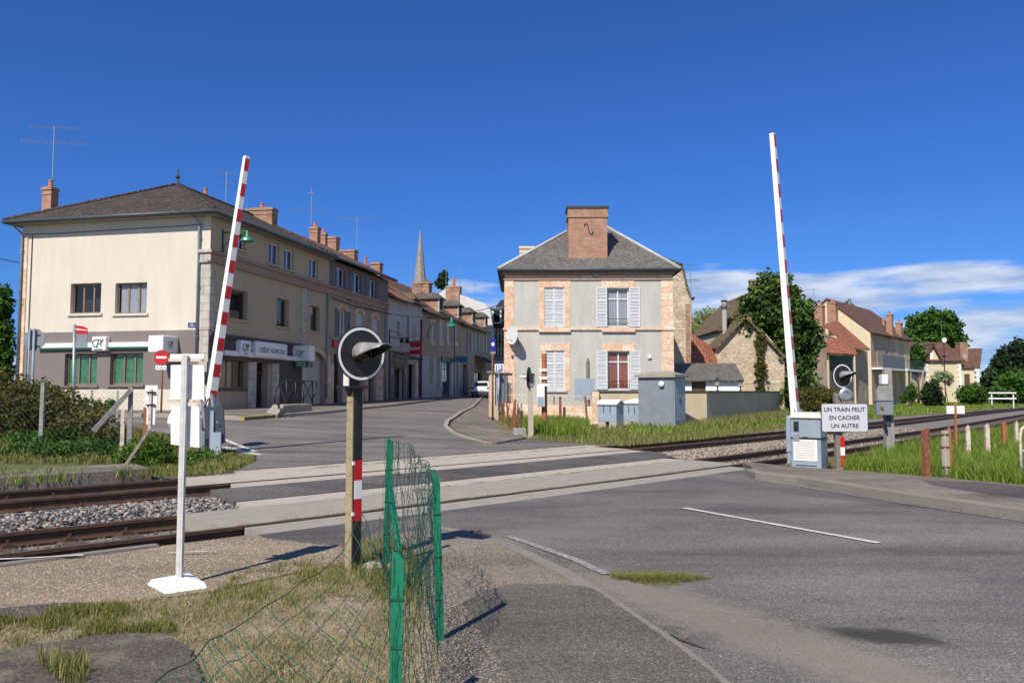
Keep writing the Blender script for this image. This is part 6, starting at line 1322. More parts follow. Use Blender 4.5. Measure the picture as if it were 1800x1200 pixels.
m.lathe((0,0,0),[(.25,0.0),(.12,.05),(.05,.06)],10); m.m=Matrix.Identity(4); m.build('painted_base','whitepaint',sr)
# barrier arm builder: arm leans slightly, white faces with red stripes on the side turned to the road
def arm(root,p0,p1,w0,w1,d0,d1,yaw,nstripe,first,period,rw,full=False):
    p0,p1=Vector(p0),Vector(p1); ax=(p1-p0); Ln=ax.length; ax.normalize(); u=Vector((math.cos(yaw),math.sin(yaw),0)); u=(u-ax*u.dot(ax)).normalized(); v=ax.cross(u)
    def ring(t,g_=0): 
        c=p0+ax*(Ln*t); w_=(w0+(w1-w0)*t)/2+g_; d_=(d0+(d1-d0)*t)/2+g_
        return [c-u*w_-v*d_,c+u*w_-v*d_,c+u*w_+v*d_,c-u*w_+v*d_]
    m=MB(); m.add(ring(0)+ring(1),[(0,1,2,3),(4,5,6,7),(0,1,5,4),(1,2,6,5),(2,3,7,6),(3,0,4,7)]); o=m.build('arm','barwhite',root,bevel=.008)
    for i in range(nstripe):
        t1=1-(first+i*period)/Ln; t0=t1-rw/Ln; 
        if t0<0.0: break
        for side in (0,1):
            m=MB(); a,b=ring(t0,.003),ring(t1,.003); k0,k1=((0,1),(2,3))[side]
            i0=a[k0].lerp(a[k1],.03); i1=a[k0].lerp(a[k1],.93 if side==0 else .97); j0=b[k0].lerp(b[k1],.03); j1=b[k0].lerp(b[k1],.93 if side==0 else .97)
            m.add([i0,i1,j1,j0],[(0,1,2,3)]); m.build('red_stripe','redrefl',o)
    return o
# left barrier, beyond the tracks
b=G(375,797); br=T('level_crossing_barrier','raised left barrier arm in red and white with dark counterweights, beyond the tracks','barrier',(b.x,b.y,b.z),0); L_=loc2(br)
k_=b.y/F; p0=L_(367,724); p1=L_(433.5,275)
arm(br,p0,p1,.20,.12,.20,.12,R(50),12,.06,.616,.30)
MB().box((L_(351,700)[0],-.25,-.3),(L_(365,700)[0]+.05,.25,L_(358,757)[2])).build('machine_box','dkgrey2' if 'dkgrey2' in M else 'paintgrey',br,bevel=.01)
m=MB(); q=L_(370,735); m.m=Matrix.Translation((q[0],0,q[2]))@Matrix.Rotation(R(-9),4,'Y'); m.box((-.10,-.22,-.22),(-.04,.2,.55)).box((.13,-.2,-.1),(.19,.2,.55)); m.build('arm_clamp','steelgrey',br)
m=MB(); m.m=Matrix.Translation((q[0]+.02,0,q[2]-.12)); m.cbox((0,0,0),(.30,.34,.40)).lathe((.05,-.17,0),[(.05,0),(.05,-.05)],8,'y'); m.build('pivot_housing','black',br)
m=MB(); q=L_(382,737); m.m=Matrix.Translation((q[0],0,q[2]))@Matrix.Rotation(R(-4),4,'Y'); m.box((-.18,-.3,-.42),(.03,-.24,.30)).box((.08,-.34,-.55),(.27,-.28,.30)).box((.03,-.3,-.42),(.08,.2,.3)); m.build('counterweight','dkgrey',br)
m=MB(); q=L_(384,795); m.box((q[0]-.08,-.35,-.2),(q[0]+.0,.0,1.0)).box((q[0]+.02,-.42,-.2),(q[0]+.20,-.36,L_(384,758)[2])).lathe((q[0]+.11,-.42,.75),[(.02,0),(.02,-.02)],6,'y').lathe((q[0]+.11,-.42,.2),[(.02,0),(.02,-.02)],6,'y'); m.build('guard_channel','paintblue',br)
MB().tube([L_(351,728,-.2),L_(358,712,-.2),L_(367,700,-.2)],.03,5).build('drive_rod','steelgrey',br)
# right barrier, camera side
b=G(1392,814); bR=T('level_crossing_barrier','raised right barrier arm, white with narrow red stripes, beside the blue grey machine cabinet','barrier',(b.x,b.y,0),0); L_=loc2(bR)
p0=L_(1398,728); p1=L_(1357.5,235); arm(bR,p0,p1,.19,.13,.145,.10,R(52),14,.03,.572,.29)
p=L_(1404,770); q0=L_(1400,722); m=MB(); m.bar((q0[0]-.09,0,q0[2]-.02),(q0[0]+.02,0,q0[2]-.85),.03,.2,(0,1,0)).bar((q0[0]+.10,0,q0[2]),(q0[0]+.16,0,q0[2]-.8),.03,.2,(0,1,0)).box((q0[0]-.08,-.1,q0[2]-.3),(q0[0]+.1,.1,q0[2]+.04)); m.build('arm_clamp','paintgrey',bR)
m=MB(); xa=L_(1381,700)[0]; xb=L_(1396,700)[0]; m.box((xa+.02,.02,L_(1388,735)[2]-1.0),(xa+.13,.06,L_(1388,730)[2])).box((xb-.10,-.08,-.1),(xb+.0,-.02,L_(1392,729)[2])).box((xa-.0,.0,.25),(xa+.1,.03,.95)).box((xa+.13,-.03,.2),(xb-.10,.02,L_(1390,731)[2])); m.build('guard_channel','paintblue',bR)
b=G(1432,828); cb=T('barrier_machine','blue grey barrier machine cabinet with cream lid and white notice plate','cabinet',(b.x,b.y+.25,0),R(-36)); 
h=(828-737)*b.y/F; zt_=h+.02; w2=.29; M['cabgrey']=plain('cabinet_grey',(.27,.33,.38),.5,.14,3,c2=(.36,.37,.36),thr=(.55,.8)); M['lidcream']=plain('cream_lid',(.62,.60,.48),.5,.12,4)
c=MB(); c.box((-w2,-.24,0),(w2,.24,zt_*.60)).build('lower_case','cabgrey',cb,bevel=.012); MB().box((-w2,-.24,zt_*.62),(w2,.24,zt_*.99)).build('upper_case','cabgrey',cb,bevel=.012)
MB().box((-w2-.01,-.25,zt_*.60),(w2+.01,.25,zt_*.62)).build('joint','black',cb); MB().box((-w2-.035,-.275,zt_*.99),(w2+.035,.275,zt_*1.02)).box((-w2-.02,-.26,zt_*1.02),(w2+.02,.26,zt_*1.10),(.85,.85)).build('lid','lidcream',cb,bevel=.01)
o=MB().box((-w2+.05,-.252,.20),(w2-.07,-.243,.62)).build('notice_plate','signback',cb); m=MB()
for i in range(11): z=.585-i*.034; m.box((-w2+.09,-.2535,z),(w2-.11-rnd.uniform(0,.12),-.2525,z+.006))
m.build('notice_print','wiregrey',o)
MB().box((-w2+.06,-.262,zt_*.75),(-w2+.16,-.243,zt_*.93)).box((-w2+.08,-.28,zt_*.80),(-w2+.12,-.262,zt_*.86)).build('lock','black',cb); MB().box((-w2+.05,-.262,zt_*.56),(-w2+.17,-.243,zt_*.68)).build('latch','steelgrey',cb)
MB().box((-.06,-.246,.66),(.04,-.2405,.675)).box((-.2,-.246,.10),(.2,-.2405,.115)).build('slot','black',cb); MB().lathe((-w2-.01,0,zt_*.78),[(.07,0),(.07,-.04)],10,'x').build('axle_cover','paintblue',cb)
MB().box((-w2-.03,-.27,-.05),(w2+.03,.27,.02)).build('base','concrete',cb)
# concrete pole with boxes
b=G(1563,812); cp_=T('equipment_pole','grey concrete pole carrying relay boxes beside the right warning board','pole',(b.x,b.y,0),0); L_=loc2(cp_)
x0,x1=L_(1556,700)[0],L_(1572,700)[0]; zt_=L_(1565,648)[2]; MB().box((x0,0,-.2),(x1,.18,zt_),(.8,.9)).build('pole','concrete_post',cp_,bevel=.02)
a=L_(1548,658); c=L_(1561,675); MB().box((a[0],-.06,c[2]),(c[0]-.02,.1,a[2])).build('upper_box','signback',cp_,bevel=.01)
a=L_(1535,704); c=L_(1565,729); MB().box((a[0],-.16,c[2]),(c[0],-.02,a[2])).build('lower_box','steelgrey',cp_,bevel=.01); MB().box((a[0]-.02,-.18,a[2]),(c[0]+.0,.0,a[2]+.02)).build('box_lid','steelgrey',cp_)
a=L_(1540,677); c=L_(1558,704); MB().prism([(a[0]+.05,a[2]),(c[0],a[2]),(c[0],c[2]),(a[0]-.02,c[2]),(a[0]-.03,c[2]+.15)],-.1,.0).build('mast_bracket','concrete_post',cp_); MB().lathe((L_(1544,716)[0],-.17,L_(1544,716)[2]),[(.035,0),(.035,-.03)],8,'y').build('knob','rust',cp_)
a=L_(1556,728); MB().box((a[0]-.0,-.02,L_(1560,748)[2]),(a[0]+.12,.0,a[2])).build('cable_guard','dkgrey',cp_); MB().tube([L_(1553,729,-.1),L_(1556,745,-.1),L_(1560,760,-.05)],.02,5).build('cable','black',cp_)
# small board on rusty stake
b=G(1681,803); L0=T('track_board','small white rectangular board split by a rusty stake in the grass by the track','sign',(b.x,b.y,0),0); L_=loc2(L0)
MB().bar((0,0,-.1),tuple(L_(1679,708)),.05,.04).build('stake','rustorange',L0); a=L_(1664,713); c=L_(1677,727); MB().box((a[0],.0,c[2]),(L_(1695,700)[0],.02,a[2])).build('board','signwhite',L0)
# rusty fence stakes, right foreground grass
stk=[(1632,757,851,10,'rust','rusty steel stake leftmost of the row behind the right pavement'),(1671,755,848,7,'rustorange','thin rusty stake touching the pale concrete post'),(1704,751,822,7,'rustwhite','streaked stake second from the pale post, to its right'),(1738,748,814,7,'rustwhite','streaked stake third to the right of the pale concrete post'),(1767,744,797,6,'rustorange','reddish thin stake near the right end of the row'),(1789,743,797,5,'rustwhite','pale rusty stake rightmost of the row')]
for px,y0,y1,w_,mt,lab in stk:
    b=G(px,y1); s_=T('fence_stake',lab,'fence post',(b.x,b.y,0),rnd.uniform(-.3,.3),'old fence stakes by the right pavement'); h=(y1-y0)*b.y/F; a=w_*b.y/F/2
    MB().box((-a,-.01,-.2),(a,.0,h),(.92,1)).box((-a,.0,-.2),(-a+.012,a*1.6,h)).add([(-a,-.011,h),(a,-.011,h),(a,-.011,h-.03),(0,-.011,h+.05)],[(0,1,3),(0,1,2)]).build('stake',mt,s_)
b=G(1664,851); s_=T('fence_post','pale stained square concrete post in the grass by the right pavement','fence post',(b.x,b.y,0),.3); h=(851-758)*b.y/F; MB().box((-.05,-.05,-.2),(.05,.05,h),(.85,.85)).build('post','concrete_lt',s_,bevel=.01)
m=MB()
for z in (.35,.75,1.0): m.lathe((0,0,h*z*.93),[(.075,0),(.075,.012)],6)
m.build('wire_band','rust',s_)
b=G(1797,862); s_=T('tube_frame','rust flaked white tubular gate frame at the right edge of the picture','gate',(b.x,b.y,.0),R(0)); h=(862-747)*b.y/F
MB().tube([(0,0,0),(0,0,h*.8),(.03,0,h*.93),(.12,0,h),(.9,0,h),(1.0,0,h*.93),(1.03,0,h*.8),(1.03,0,0)],.024,8).tube([(0,0,h*.6),(1.03,0,h*.6)],.015,6).tube([(0,0,h*.08),(1.03,0,h*.08)],.015,6).build('frame','rustwhite',s_)
# ------------------------------------------------------------ middle ground in front of the house
b=G(933,769); ss_s=T('crossing_signal','grey post signal seen edge on with dark disc, in front of the left shutters','railway signal',(b.x,b.y,b.z),0); L_=loc2(ss_s)
w_=.085; zt_=L_(933,678)[2]; MB().box((-w_,-w_,-.1),(w_,w_,zt_)).box((-.25,-.2,-.05),(.25,.2,.04)).build('post','steelgrey2' if 0 else 'concrete_lt',ss_s)
c=L_(929.5,664); disc_signal(ss_s,(c[0]-.0,0,c[2]),.36,R(-104),.45); m=MB(); c=L_(934,668); m.box((c[0]-.12,-.12,c[2]-.2),(c[0]+.12,.12,c[2]+.15)); m.build('lamp_case','steelgrey',ss_s); MB().tube([L_(931,655),L_(937,661),L_(938,676),L_(932,680)],.05,6).build('bracket','black',ss_s)
b=G(957,757); s_=T('cable_post','bright orange rusty post with white insulators and meter box by the grey house','post',(b.x,b.y,0),0); L_=loc2(s_)
MB().lathe((0,0,-.1),[(.115,0),(.10,L_(957,617)[2])],10).build('post','rustorange',s_); 
for y in (650,664,676): 
    q=L_(955,y); MB().box((-.22,-.16,q[2]-.06),(.10+(.12 if y==676 else 0),-.10,q[2]+.05)).build('insulator_bar','whiteframe',s_)
q=L_(950,695); MB().box((q[0]-.15,-.3,q[2]-.42),(q[0]+.15,-.1,q[2]+.42)).build('meter_box','signback',s_); MB().box((q[0]-.13,-.31,q[2]-.40),(q[0]+.13,-.30,q[2]-.05)).build('box_door','paintblue',s_)
b=G(1034,745); s_=T('sign_post','weathered wooden post carrying the back of a square grey metal panel','sign',(b.x,b.y,0),0); L_=loc2(s_)
MB().lathe((0,0,-.1),[(.10,0),(.09,L_(1034,629)[2]*.97),(.03,L_(1034,629)[2]+.1)],8).build('post','wood_grey',s_); a=L_(1010,665); c=L_(1045,703); MB().box((a[0],-.16,c[2]),(c[0],-.10,a[2])).build('panel','paintblue',s_,bevel=.01)
def relay(px0,px1,px2,y0,y1,yleg,lab,d):
    b=G((px0+px1)/2,y1); s_=T('relay_box',lab,'equipment box',(b.x,b.y,0),R(-34),'small relay boxes beside the cabinet'); k_=b.y/F; w_=(px1-px0)*k_/math.cos(R(30))/2*.96; dd=.33
    zt_=(y1-y0)*k_; zl=(y1-yleg)*k_; e=.16
    MB().box((-w_,-dd,zl),(w_,dd,zt_-e)).add([(w_,-dd,zt_-e),(w_,dd,zt_-e),(w_,0,zt_-.02),(-w_,-dd,zt_-e),(-w_,dd,zt_-e),(-w_,0,zt_-.02)],[(0,1,2),(3,5,4)]).build('case','paintblue',s_)
    MB().slab([(-w_-.06,-dd-.07,zt_-e-.02),(w_+.06,-dd-.07,zt_-e-.02),(w_+.06,0,zt_),(-w_-.06,0,zt_)],.05).slab([(-w_-.06,0,zt_),(w_+.06,0,zt_),(w_+.06,dd+.07,zt_-e-.02),(-w_-.06,dd+.07,zt_-e-.02)],.05).build('roof','signback',s_)
    for x in (-w_,w_-.34): MB().box((x,-dd+.01,-.1),(x+.34,dd-.01,zl)).build('leg','concrete_lt',s_)
    for x in (-w_*.4,w_*.3): MB().box((x,-dd-.02,zl+.35),(x+.03,-dd,zl+.65)).build('handle','dkgrey',s_)
relay(1102,1131,1146,698,748,737,'rear small grey relay box with gabled pale roof, beside the tall cabinet',0); relay(1058,1090,1106,699,753,737,'front small grey relay box with gabled pale roof on concrete feet',0)
b=G(1163,751); s_=T('relay_cabinet','tall blue grey relay cabinet with mossy pale roof and double doors','cabinet',(b.x,b.y-.1,0),R(-34)); k_=b.y/F; zt_=(751-661)*k_
MB().box((-.80,-.62,-.1),(.80,.62,zt_)).build('case','paintgrey',s_,bevel=.01)
for y in (-.58,.01): o=MB().box((.80,y,.1),(.825,y+.57,zt_-.05)).build('door','paintblue',s_); MB().box((.825,y+(.5 if y<0 else .04),zt_*.5),(.85,y+(.53 if y<0 else .07),zt_*.62)).build('handle','dkgrey',o); MB().box((.826,y+.15,.25),(.83,y+.4,.28)).box((.826,y+.15,.33),(.83,y+.4,.36)).build('vent','dkgrey',o)
MB().box((-.92,-.74,zt_),(.92,.74,zt_+.12)).add([(-.92,-.74,zt_+.12),(.92,-.74,zt_+.12),(.92,.74,zt_+.12),(-.92,.74,zt_+.12),(-.4,0,zt_+.27),(.4,0,zt_+.27)],[(0,1,5,4),(1,2,5),(2,3,4,5),(3,0,4)]).build('roof','concrete',s_)
MB().lathe((.3,-.64,zt_-.28),[(.10,0),(.12,-.1),(.05,-.14)],10,'y').build('vent_fan','signwhite',s_)
for px,y0,y1,dx,mt,lab in ((973,697,742,1,'rust','thin rusty stake left of the pair before the pink wall'),(985,697,748,0,'rust','thicker rusty stake right of the pair before the pink wall'),(1033,697,752,-4,'rust','leaning rusty stake crossing the wooden sign post'),(903,703,759,3,'rust','rusty flat stake leaning by the pavement corner block'),(918,704,762,-5,'rustwhite','pale leaning stake standing in the concrete block'),(914,722,765,4,'wood_dark','dark leaning stake next to the pale one by the block')):
    b=G(px,y1); s_=T('fence_stake',lab,'fence post',(b.x,b.y,b.z),0,'old stakes before the grey house'); k_=b.y/F; h=(y1-y0)*k_; MB().bar((0,0,-.1),(-dx*k_*-1,0,h),.12 if px==985 else .09,.05,(0,1,0)).build('stake',mt,s_)
b=G(913,767); s_=T('concrete_block','small rough concrete block at the pavement corner','block',(b.x,b.y,b.z),.2); MB().box((-.22,-.2,-.1),(.22,.2,.28),(.9,.9)).build('block','concrete_post',s_,bevel=.03)
# bent wire fence with rusty uprights along the corner pavement
A=G(878,742); B=G(910,762); s_=T('railing_fence','tangle of rusty bent railings along the corner pavement by the gate pillar','fence',(A.x,A.y,0),0); m=MB(); n=14
for i in range(n):
    t=i/(n-1); p=A.lerp(B,t)-A; p.z=g(A.x,A.y)*(1-t); j=rnd.uniform(-.12,.12); m.tube([p,p+Vector((j*.5,0,.6)),p+Vector((j,0,1.0+rnd.uniform(-.1,.25)))],.018,4)
for z in (.2,.85): m.tube([Vector((0,0,.3+z)),(B-A)*.5+Vector((0,0,.22+z)),(B-A)+Vector((0,0,.0+z))],.016,4)
m.build('railings','rust',s_)
# P sign, pole with blue sign
b=Vector((V(877,690,38.5).x,38.5,.2)); s_=T('parking_sign','square blue parking sign with white P above the gate pillar','sign',tuple(b),0); L_=loc2(s_)
a=L_(869.5,639.5); c=L_(885.5,656); M['pblue']=plain('sign_blue',(.10,.15,.42),.4,.08,4); o=MB().prism(rrect(a[0],c[0],c[2],a[2],.05),0,.03).build('panel','signwhite',s_); MB().prism(rrect(a[0]+.05,c[0]-.05,c[2]+.04,a[2]-.05,.03),-.004,-.001).build('blue_face','pblue',o)
m=MB(); m.add(*textmesh('P',(a[0]+c[0])/2,(a[2]+c[2])/2,.20,.29,-.006)); m.build('lettering','signwhite',o); MB().tube([(.0,.05,-.3),(0,.05,c[2]+.2)],.03,6).build('post','steelgrey',s_)
b=G(866,741); s_=T('pole_sign','narrow blue panel with white flower mark atop a curved reddish pole','sign',(b.x,b.y,b.z),0); L_=loc2(s_)
MB().tube([(0,0,-.1),L_(866,660),L_(866,628),L_(864.5,621)],.045,7).build('pole','rust',s_); a=L_(862,595); c=L_(871,617); M['dblue']=plain('deep_blue',(.01,.02,.22),.4,.1,4)
o=MB().box((a[0],-.06,c[2]),(c[0],.06,a[2])).build('panel','dblue',s_); m=MB(); cx=(a[0]+c[0])/2; cz=a[2]*.55+c[2]*.45
for i in range(5): t=2*PI*i/5+.3; m.lathe((cx+.045*math.cos(t),-.062,cz+.06*math.sin(t)),[(.035,0),(.035,-.006)],8,'y')
m.build('white_mark','signwhite',o); MB().box((a[0],-.05,c[2]-.12),(c[0],.05,c[2]-.02)).build('lower_plate','paintgrey',s_); MB().tube([L_(866,617),L_(866,622)],.03,5).build('neck','steelgrey',s_)
# ------------------------------------------------------------ white car
cz=g(V(846,690,84).x,84); cx_=V(849,690,71.5).x; car=T('parked_car','white family car seen from behind, stopped at the far end of the street','car',(cx_,73.5,g(cx_,73)+.03),R(-6))
prof=[(-2.05,.35),(-2.1,.75),(-2.02,.98),(-1.85,1.05),(-1.55,1.42),(-1.2,1.52),(.2,1.5),(1.0,1.05),(1.9,.9),(2.1,.65),(2.1,.3)]
m=MB(); n=len(prof); vs=[]
for sx,ins in ((-.88,0),(-.80,.0),(.80,0),(.88,0)):
    for y,z in prof:
        q=abs(sx)<.85; vs.append((sx*(1 if z<1.06 else .84) if not q else sx*(1 if z<1.06 else .88),y,z if q else z-.05))
m.smooth=True; m.add(vs,[(k*n+i,k*n+i+1,(k+1)*n+i+1,(k+1)*n+i) for k in range(3) for i in range(n-1)]+[tuple(range(n)),tuple(3*n+i for i in range(n))]+[(k*n,(k+1)*n,(k+1)*n+n-1,k*n+n-1) for k in range(3)]); M['carwhite']=plain('car_white',(.78,.78,.80),.3,.04,3,coat=.6)
o=m.build('body','carwhite',car); M['carglass']=plain('car_glass',(.015,.017,.02),.08,.1,3)
MB().add([(-.62,-1.89,1.06),(.62,-1.89,1.06),(.56,-1.62,1.38),(-.56,-1.62,1.38)],[(0,1,2,3)]).build('rear_window','carglass',car)
for sx in (-1,1):
    MB().add([(sx*.80,-1.3,1.1),(sx*.80,.6,1.08),(sx*.77,.2,1.4),(sx*.77,-1.1,1.42)],[(0,1,2,3)]).build('side_window','carglass',car); MB().box((sx*.88,-2.06,.78),(sx*.58,-2.12,.98)).build('tail_light','red',car)
    for y in (-1.35,1.3): w_=MB().lathe((sx*.78,y,.31),[(.31,-.1),(.31,.1)],16,'x').build('wheel','black',car); MB().lathe((sx*.80,y,.31),[(.19,-.1),(.19,.1)],12,'x').build('rim','steelgrey',w_)
MB().box((-.26,-2.125,.66),(.26,-2.11,.77)).build('number_plate','signback',car); MB().box((-.85,-2.13,.36),(.85,-2.05,.58)).build('bumper','dkgrey',car); MB().box((-.88,-.6,1.0),(-1.02,-.5,1.15)).build('mirror','carwhite',car)
# railing on the ramp by the bank
rp=[G(490,731),G(503,727),G(519,724),G(533,722),G(549,721)]
s_=T('pedestrian_railing','black crossed iron railing on the ramp before the bank entrance','railing',tuple(rp[0]),0); m=MB(); bs=[p-rp[0] for p in rp]; z0=.42; h=1.0
bs=[Vector((p.x,p.y,z0+(-.25 if i==0 else 0))) for i,p in enumerate(bs)]; tp_=[p+Vector((0,0,h)) for p in bs]
ex0=tp_[0]+(tp_[0]-tp_[1])*.5+Vector((0,0,-.15)); ex1=tp_[-1]+(tp_[-1]-tp_[-2])*.45
m.tube([ex0-Vector((0,0,.35)),ex0]+tp_+[ex1,ex1-Vector((0,0,.5)),tp_[-1]-Vector((0,0,.8))],.03,6)
for a,b_ in zip(bs,tp_): m.tube([a-Vector((0,0,.1)),b_],.035,6)
for i in range(4): m.tube([tp_[i],bs[i+1]],.025,5); m.tube([bs[i]+Vector((0,0,.1)),tp_[i+1]],.025,5) if i else None
m.tube([ex0-Vector((0,0,.35)),bs[0]+Vector((0,0,.2))],.03,5); m.build('railing','ironblack',s_)
mm=MB(); dd=Vector((-.9,1.6,0)); 
kb=[G(487,735),G(500,730.5),G(520,729),G(548,726.5)]; top=.40
for a,b_,za,zb in ((kb[0],kb[1],.13,top),(kb[1],kb[2],top,top),(kb[2],kb[3],top,top*.95)):
    A_=[a,b_,b_+dd,a+dd]; Z=[za,zb,zb,za]; mm.add([(p.x,p.y,g(p.x,p.y)-.1) for p in A_]+[(p.x,p.y,g(p.x,p.y)+z) for p,z in zip(A_,Z)],[(0,1,5,4),(4,5,6,7),(1,2,6,5),(3,0,4,7),(2,3,7,6)])
mm.build('ramp','concrete',kind='structure')
# ------------------------------------------------------------ signs at the left
b=G(315,1026); s_=T('sign_post','slim galvanised post with backs of white crossing boards, on a white painted foot','sign',(b.x,b.y,0),0); L_=loc2(s_)
MB().box((-.023,-.02,0),(.006,.02,L_(315,624)[2])).box((.0075,-.02,0),(.023,.024,L_(315,624)[2])).build('post','postpale',s_)
def plate(pts,y0,y1,name,mat,par=s_): return MB().prism([(L_(*p)[0],L_(*p)[2]) for p in pts],y0,y1).build(name,mat,par)
plate([(295.5,621.5),(355.5,621.5),(355.5,631),(295.5,631)],.035,.045,'header_plate','signback'); 
plate([(297,641),(356,640),(356,706),(296,704)],.035,.045,'main_plate','signback')
plate([(296.5,713),(341,713.5),(348,716),(348,787),(297.5,781),(297,745),(291,744),(292,735),(300,719)],.03,.04,'lower_plate','signback')
for y in (632.5,704.5):
    q=L_(325,y); MB().box((L_(293,700)[0],.012,q[2]-.012),(L_(353,700)[0],.034,q[2]+.014)).build('bracket','rustwhite',s_)
q=L_(293,748); MB().lathe((q[0],.06,q[2]),[(.018,0),(.018,.05)],8,'y').build('bolt','steelgrey',s_)
M['footwhite']=plain('whitewashed_concrete',(.80,.79,.74),.85,.08,6,.3,50,c2=(.52,.46,.36),thr=(.66,.85)); m=MB(); P_=[L_(*p,) for p in ((0,0),)]; fp=[G(*p)-b for p in ((258,1024),(290,1041),(366,1030),(335,1010))]
m.add([(p.x,p.y,-.02) for p in fp]+[(p.x*.86,p.y*.86,.03) for p in fp]+[(p.x*.3,p.y*.3,.055) for p in fp],[(0,1,5,4),(1,2,6,5),(2,3,7,6),(3,0,4,7),(4,5,9,8),(5,6,10,9),(6,7,11,10),(7,4,8,11),(8,9,10,11)]); m.build('foot','footwhite',s_)
def simple_post(px,y0,y1,w_,mt,Y=None):
    pass
b=G(283,730); s_=T('no_entry_sign','round red no entry sign with small distance plate on a thin brown pole','sign',(b.x,b.y,b.z),0); L_=loc2(s_)
MB().tube([(0,0,-.1),(L_(286,640)[0],0,L_(286,618)[2])],.035,6).build('pole','rust',s_); c=L_(285,628); o=MB().lathe((c[0],-.05,c[2]),[(.29,0),(.29,-.02)],24,'y').build('disc','red',s_); MB().box((c[0]-.2,-.075,c[2]-.045),(c[0]+.2,-.071,c[2]+.045)).build('white_bar','signwhite',o)
c=L_(284,646); o=MB().box((c[0]-.21,-.05,c[2]-.08),(c[0]+.21,-.03,c[2]+.08)).build('plate','signback',s_); m=MB(); m.add(*textmesh('A 15 m',c[0],c[2],.34,.085,-.052)); m.build('lettering','ironblack',o)
b=Vector((V(58,690,26).x,26,.3)); s_=T('stop_sign','back of an octagonal stop sign on two grey poles left of the bank windows','sign',tuple(b),0); L_=loc2(s_); c=L_(60,597); r=.375
MB().prism([(c[0]+r*math.cos(R(22.5+45*i)),c[2]+r*math.sin(R(22.5+45*i))) for i in range(8)],.0,.02).build('octagon','paintgrey',s_); MB().box((c[0]-.2,-.03,c[2]+.15),(c[0]+.2,-.0,c[2]+.18)).build('bracket','dkgrey',s_); MB().box((c[0]-.2,-.03,c[2]-.22),(c[0]+.2,-.0,c[2]-.19)).build('bracket','dkgrey',s_)
for x,t in ((c[0]+.03,.04),(c[0]-.12,.03)): MB().tube([(x,-.06,-.5),(x,-.06,c[2]+(.36 if t>.035 else .35))],t,7).build('pole','pipe',s_)
b=Vector((V(131,690,26).x,26,.3)); s_=T('bus_stop_flag','grey stop pole with red and white flag panel before the bank windows','sign',tuple(b),0); L_=loc2(s_)
MB().tube([(0,0,-.6),(L_(131,571)[0],0,L_(131,570)[2])],.048,8).build('pole','steelgrey',s_)
def fl(pts,mat,name,y=0): return MB().prism([(L_(*p)[0],L_(*p)[2]) for p in pts],-.012+y,.012-y).build(name,mat,s_)
fl([(134,572),(145,573),(154,577),(154,580),(134,577)],'red','flag_top'); fl([(134,577.2),(154,580.2),(154,580.9),(134,579.5)],'signwhite','flag_stripe'); fl([(134,579.7),(154,581),(154,587),(134,587)],'red','flag_band'); fl([(134,587.2),(154,587.2),(154,602),(134,602)],'paintgrey','flag_panel'); fl([(134,602.3),(154,602.3),(153,610),(134,610)],'pipe','flag_lower')
b=G(263,768); s_=T('roadside_sign','tall white sign back on a rusty stake among the old fence posts','sign',tuple(b),0); L_=loc2(s_)
MB().box((-.035,-.04,-.1),(.035,.0,L_(263,684)[2])).build('stake','rustwhite',s_); a=L_(255,677); c=L_(276,716); MB().box((a[0],.01,c[2]),(c[0],.03,a[2])).build('upper_panel','signwhite',s_); a=L_(257.5,717); c=L_(272,746); MB().box((a[0],.012,c[2]),(c[0],.028,a[2])).build('lower_panel','signwhite',s_)
for y in (689,711): q=L_(263,y); MB().box((-.11,-.06,q[2]-.015),(.13,.0,q[2]+.015)).build('bracket','ironblack',s_)
# dark flashing light seen from the side behind the boards
b=G(352,790); s_=T('crossing_signal','dark crossing signal head seen from behind beside the left barrier foot','railway signal',tuple(b),0); L_=loc2(s_)
MB().box((L_(353,700)[0],.1,0),(L_(358,700)[0],.2,L_(355,690)[2])).build('post','steelgrey',s_); c=L_(362,665); disc_signal(s_,(c[0]-.02,.15,c[2]),.40,R(112),.3)
# ------------------------------------------------------------ left fence line
fp_=[(72,673,785,7,'concrete_post','concrete fence post standing in the big dark bush'),(227,676,786,8,'concrete_post','sturdy concrete fence post holding a slanting brace'),(160,683,742,4,'concrete_lt','thin pale fence post nearest the bus stop pole'),(205,686,755,4,'concrete_lt','thin pale fence post between the brace and the bank wall'),(213.5,721,812,7,'rustwhite','white streaked stake in front of the braced fence post'),(253,716,775,5,'rustorange','rusty orange stake left of the white sign back')]
for px,y0,y1,w_,mt,lab in fp_:
    b=G(px,y1); k_=b.y/F; s_=T('fence_post',lab,'fence post',tuple(b),rnd.uniform(0,.4),'posts of the old railway fence'); h=(y1-y0)*k_; a=w_*k_/2
    MB().box((-a,-a,-.3),(a,a,h),(.85,.85)).build('post',mt,s_)
    if px==227: MB().bar((0,-.1,h-.15),(-1.05*(227-176)*k_,-.3,h-(770-690)*k_),.09,.10).build('brace','concrete_post',s_)
b=G(214,826); s_=T('fence_brace','slanting thin plank leaning by the end of the far platform edge','plank',tuple(b),0); k_=b.y/F; MB().bar((0,0,-.02),((250-214)*k_,.25,(826-757)*k_),.06,.05,(0,1,0)).build('plank','wood_grey',s_)
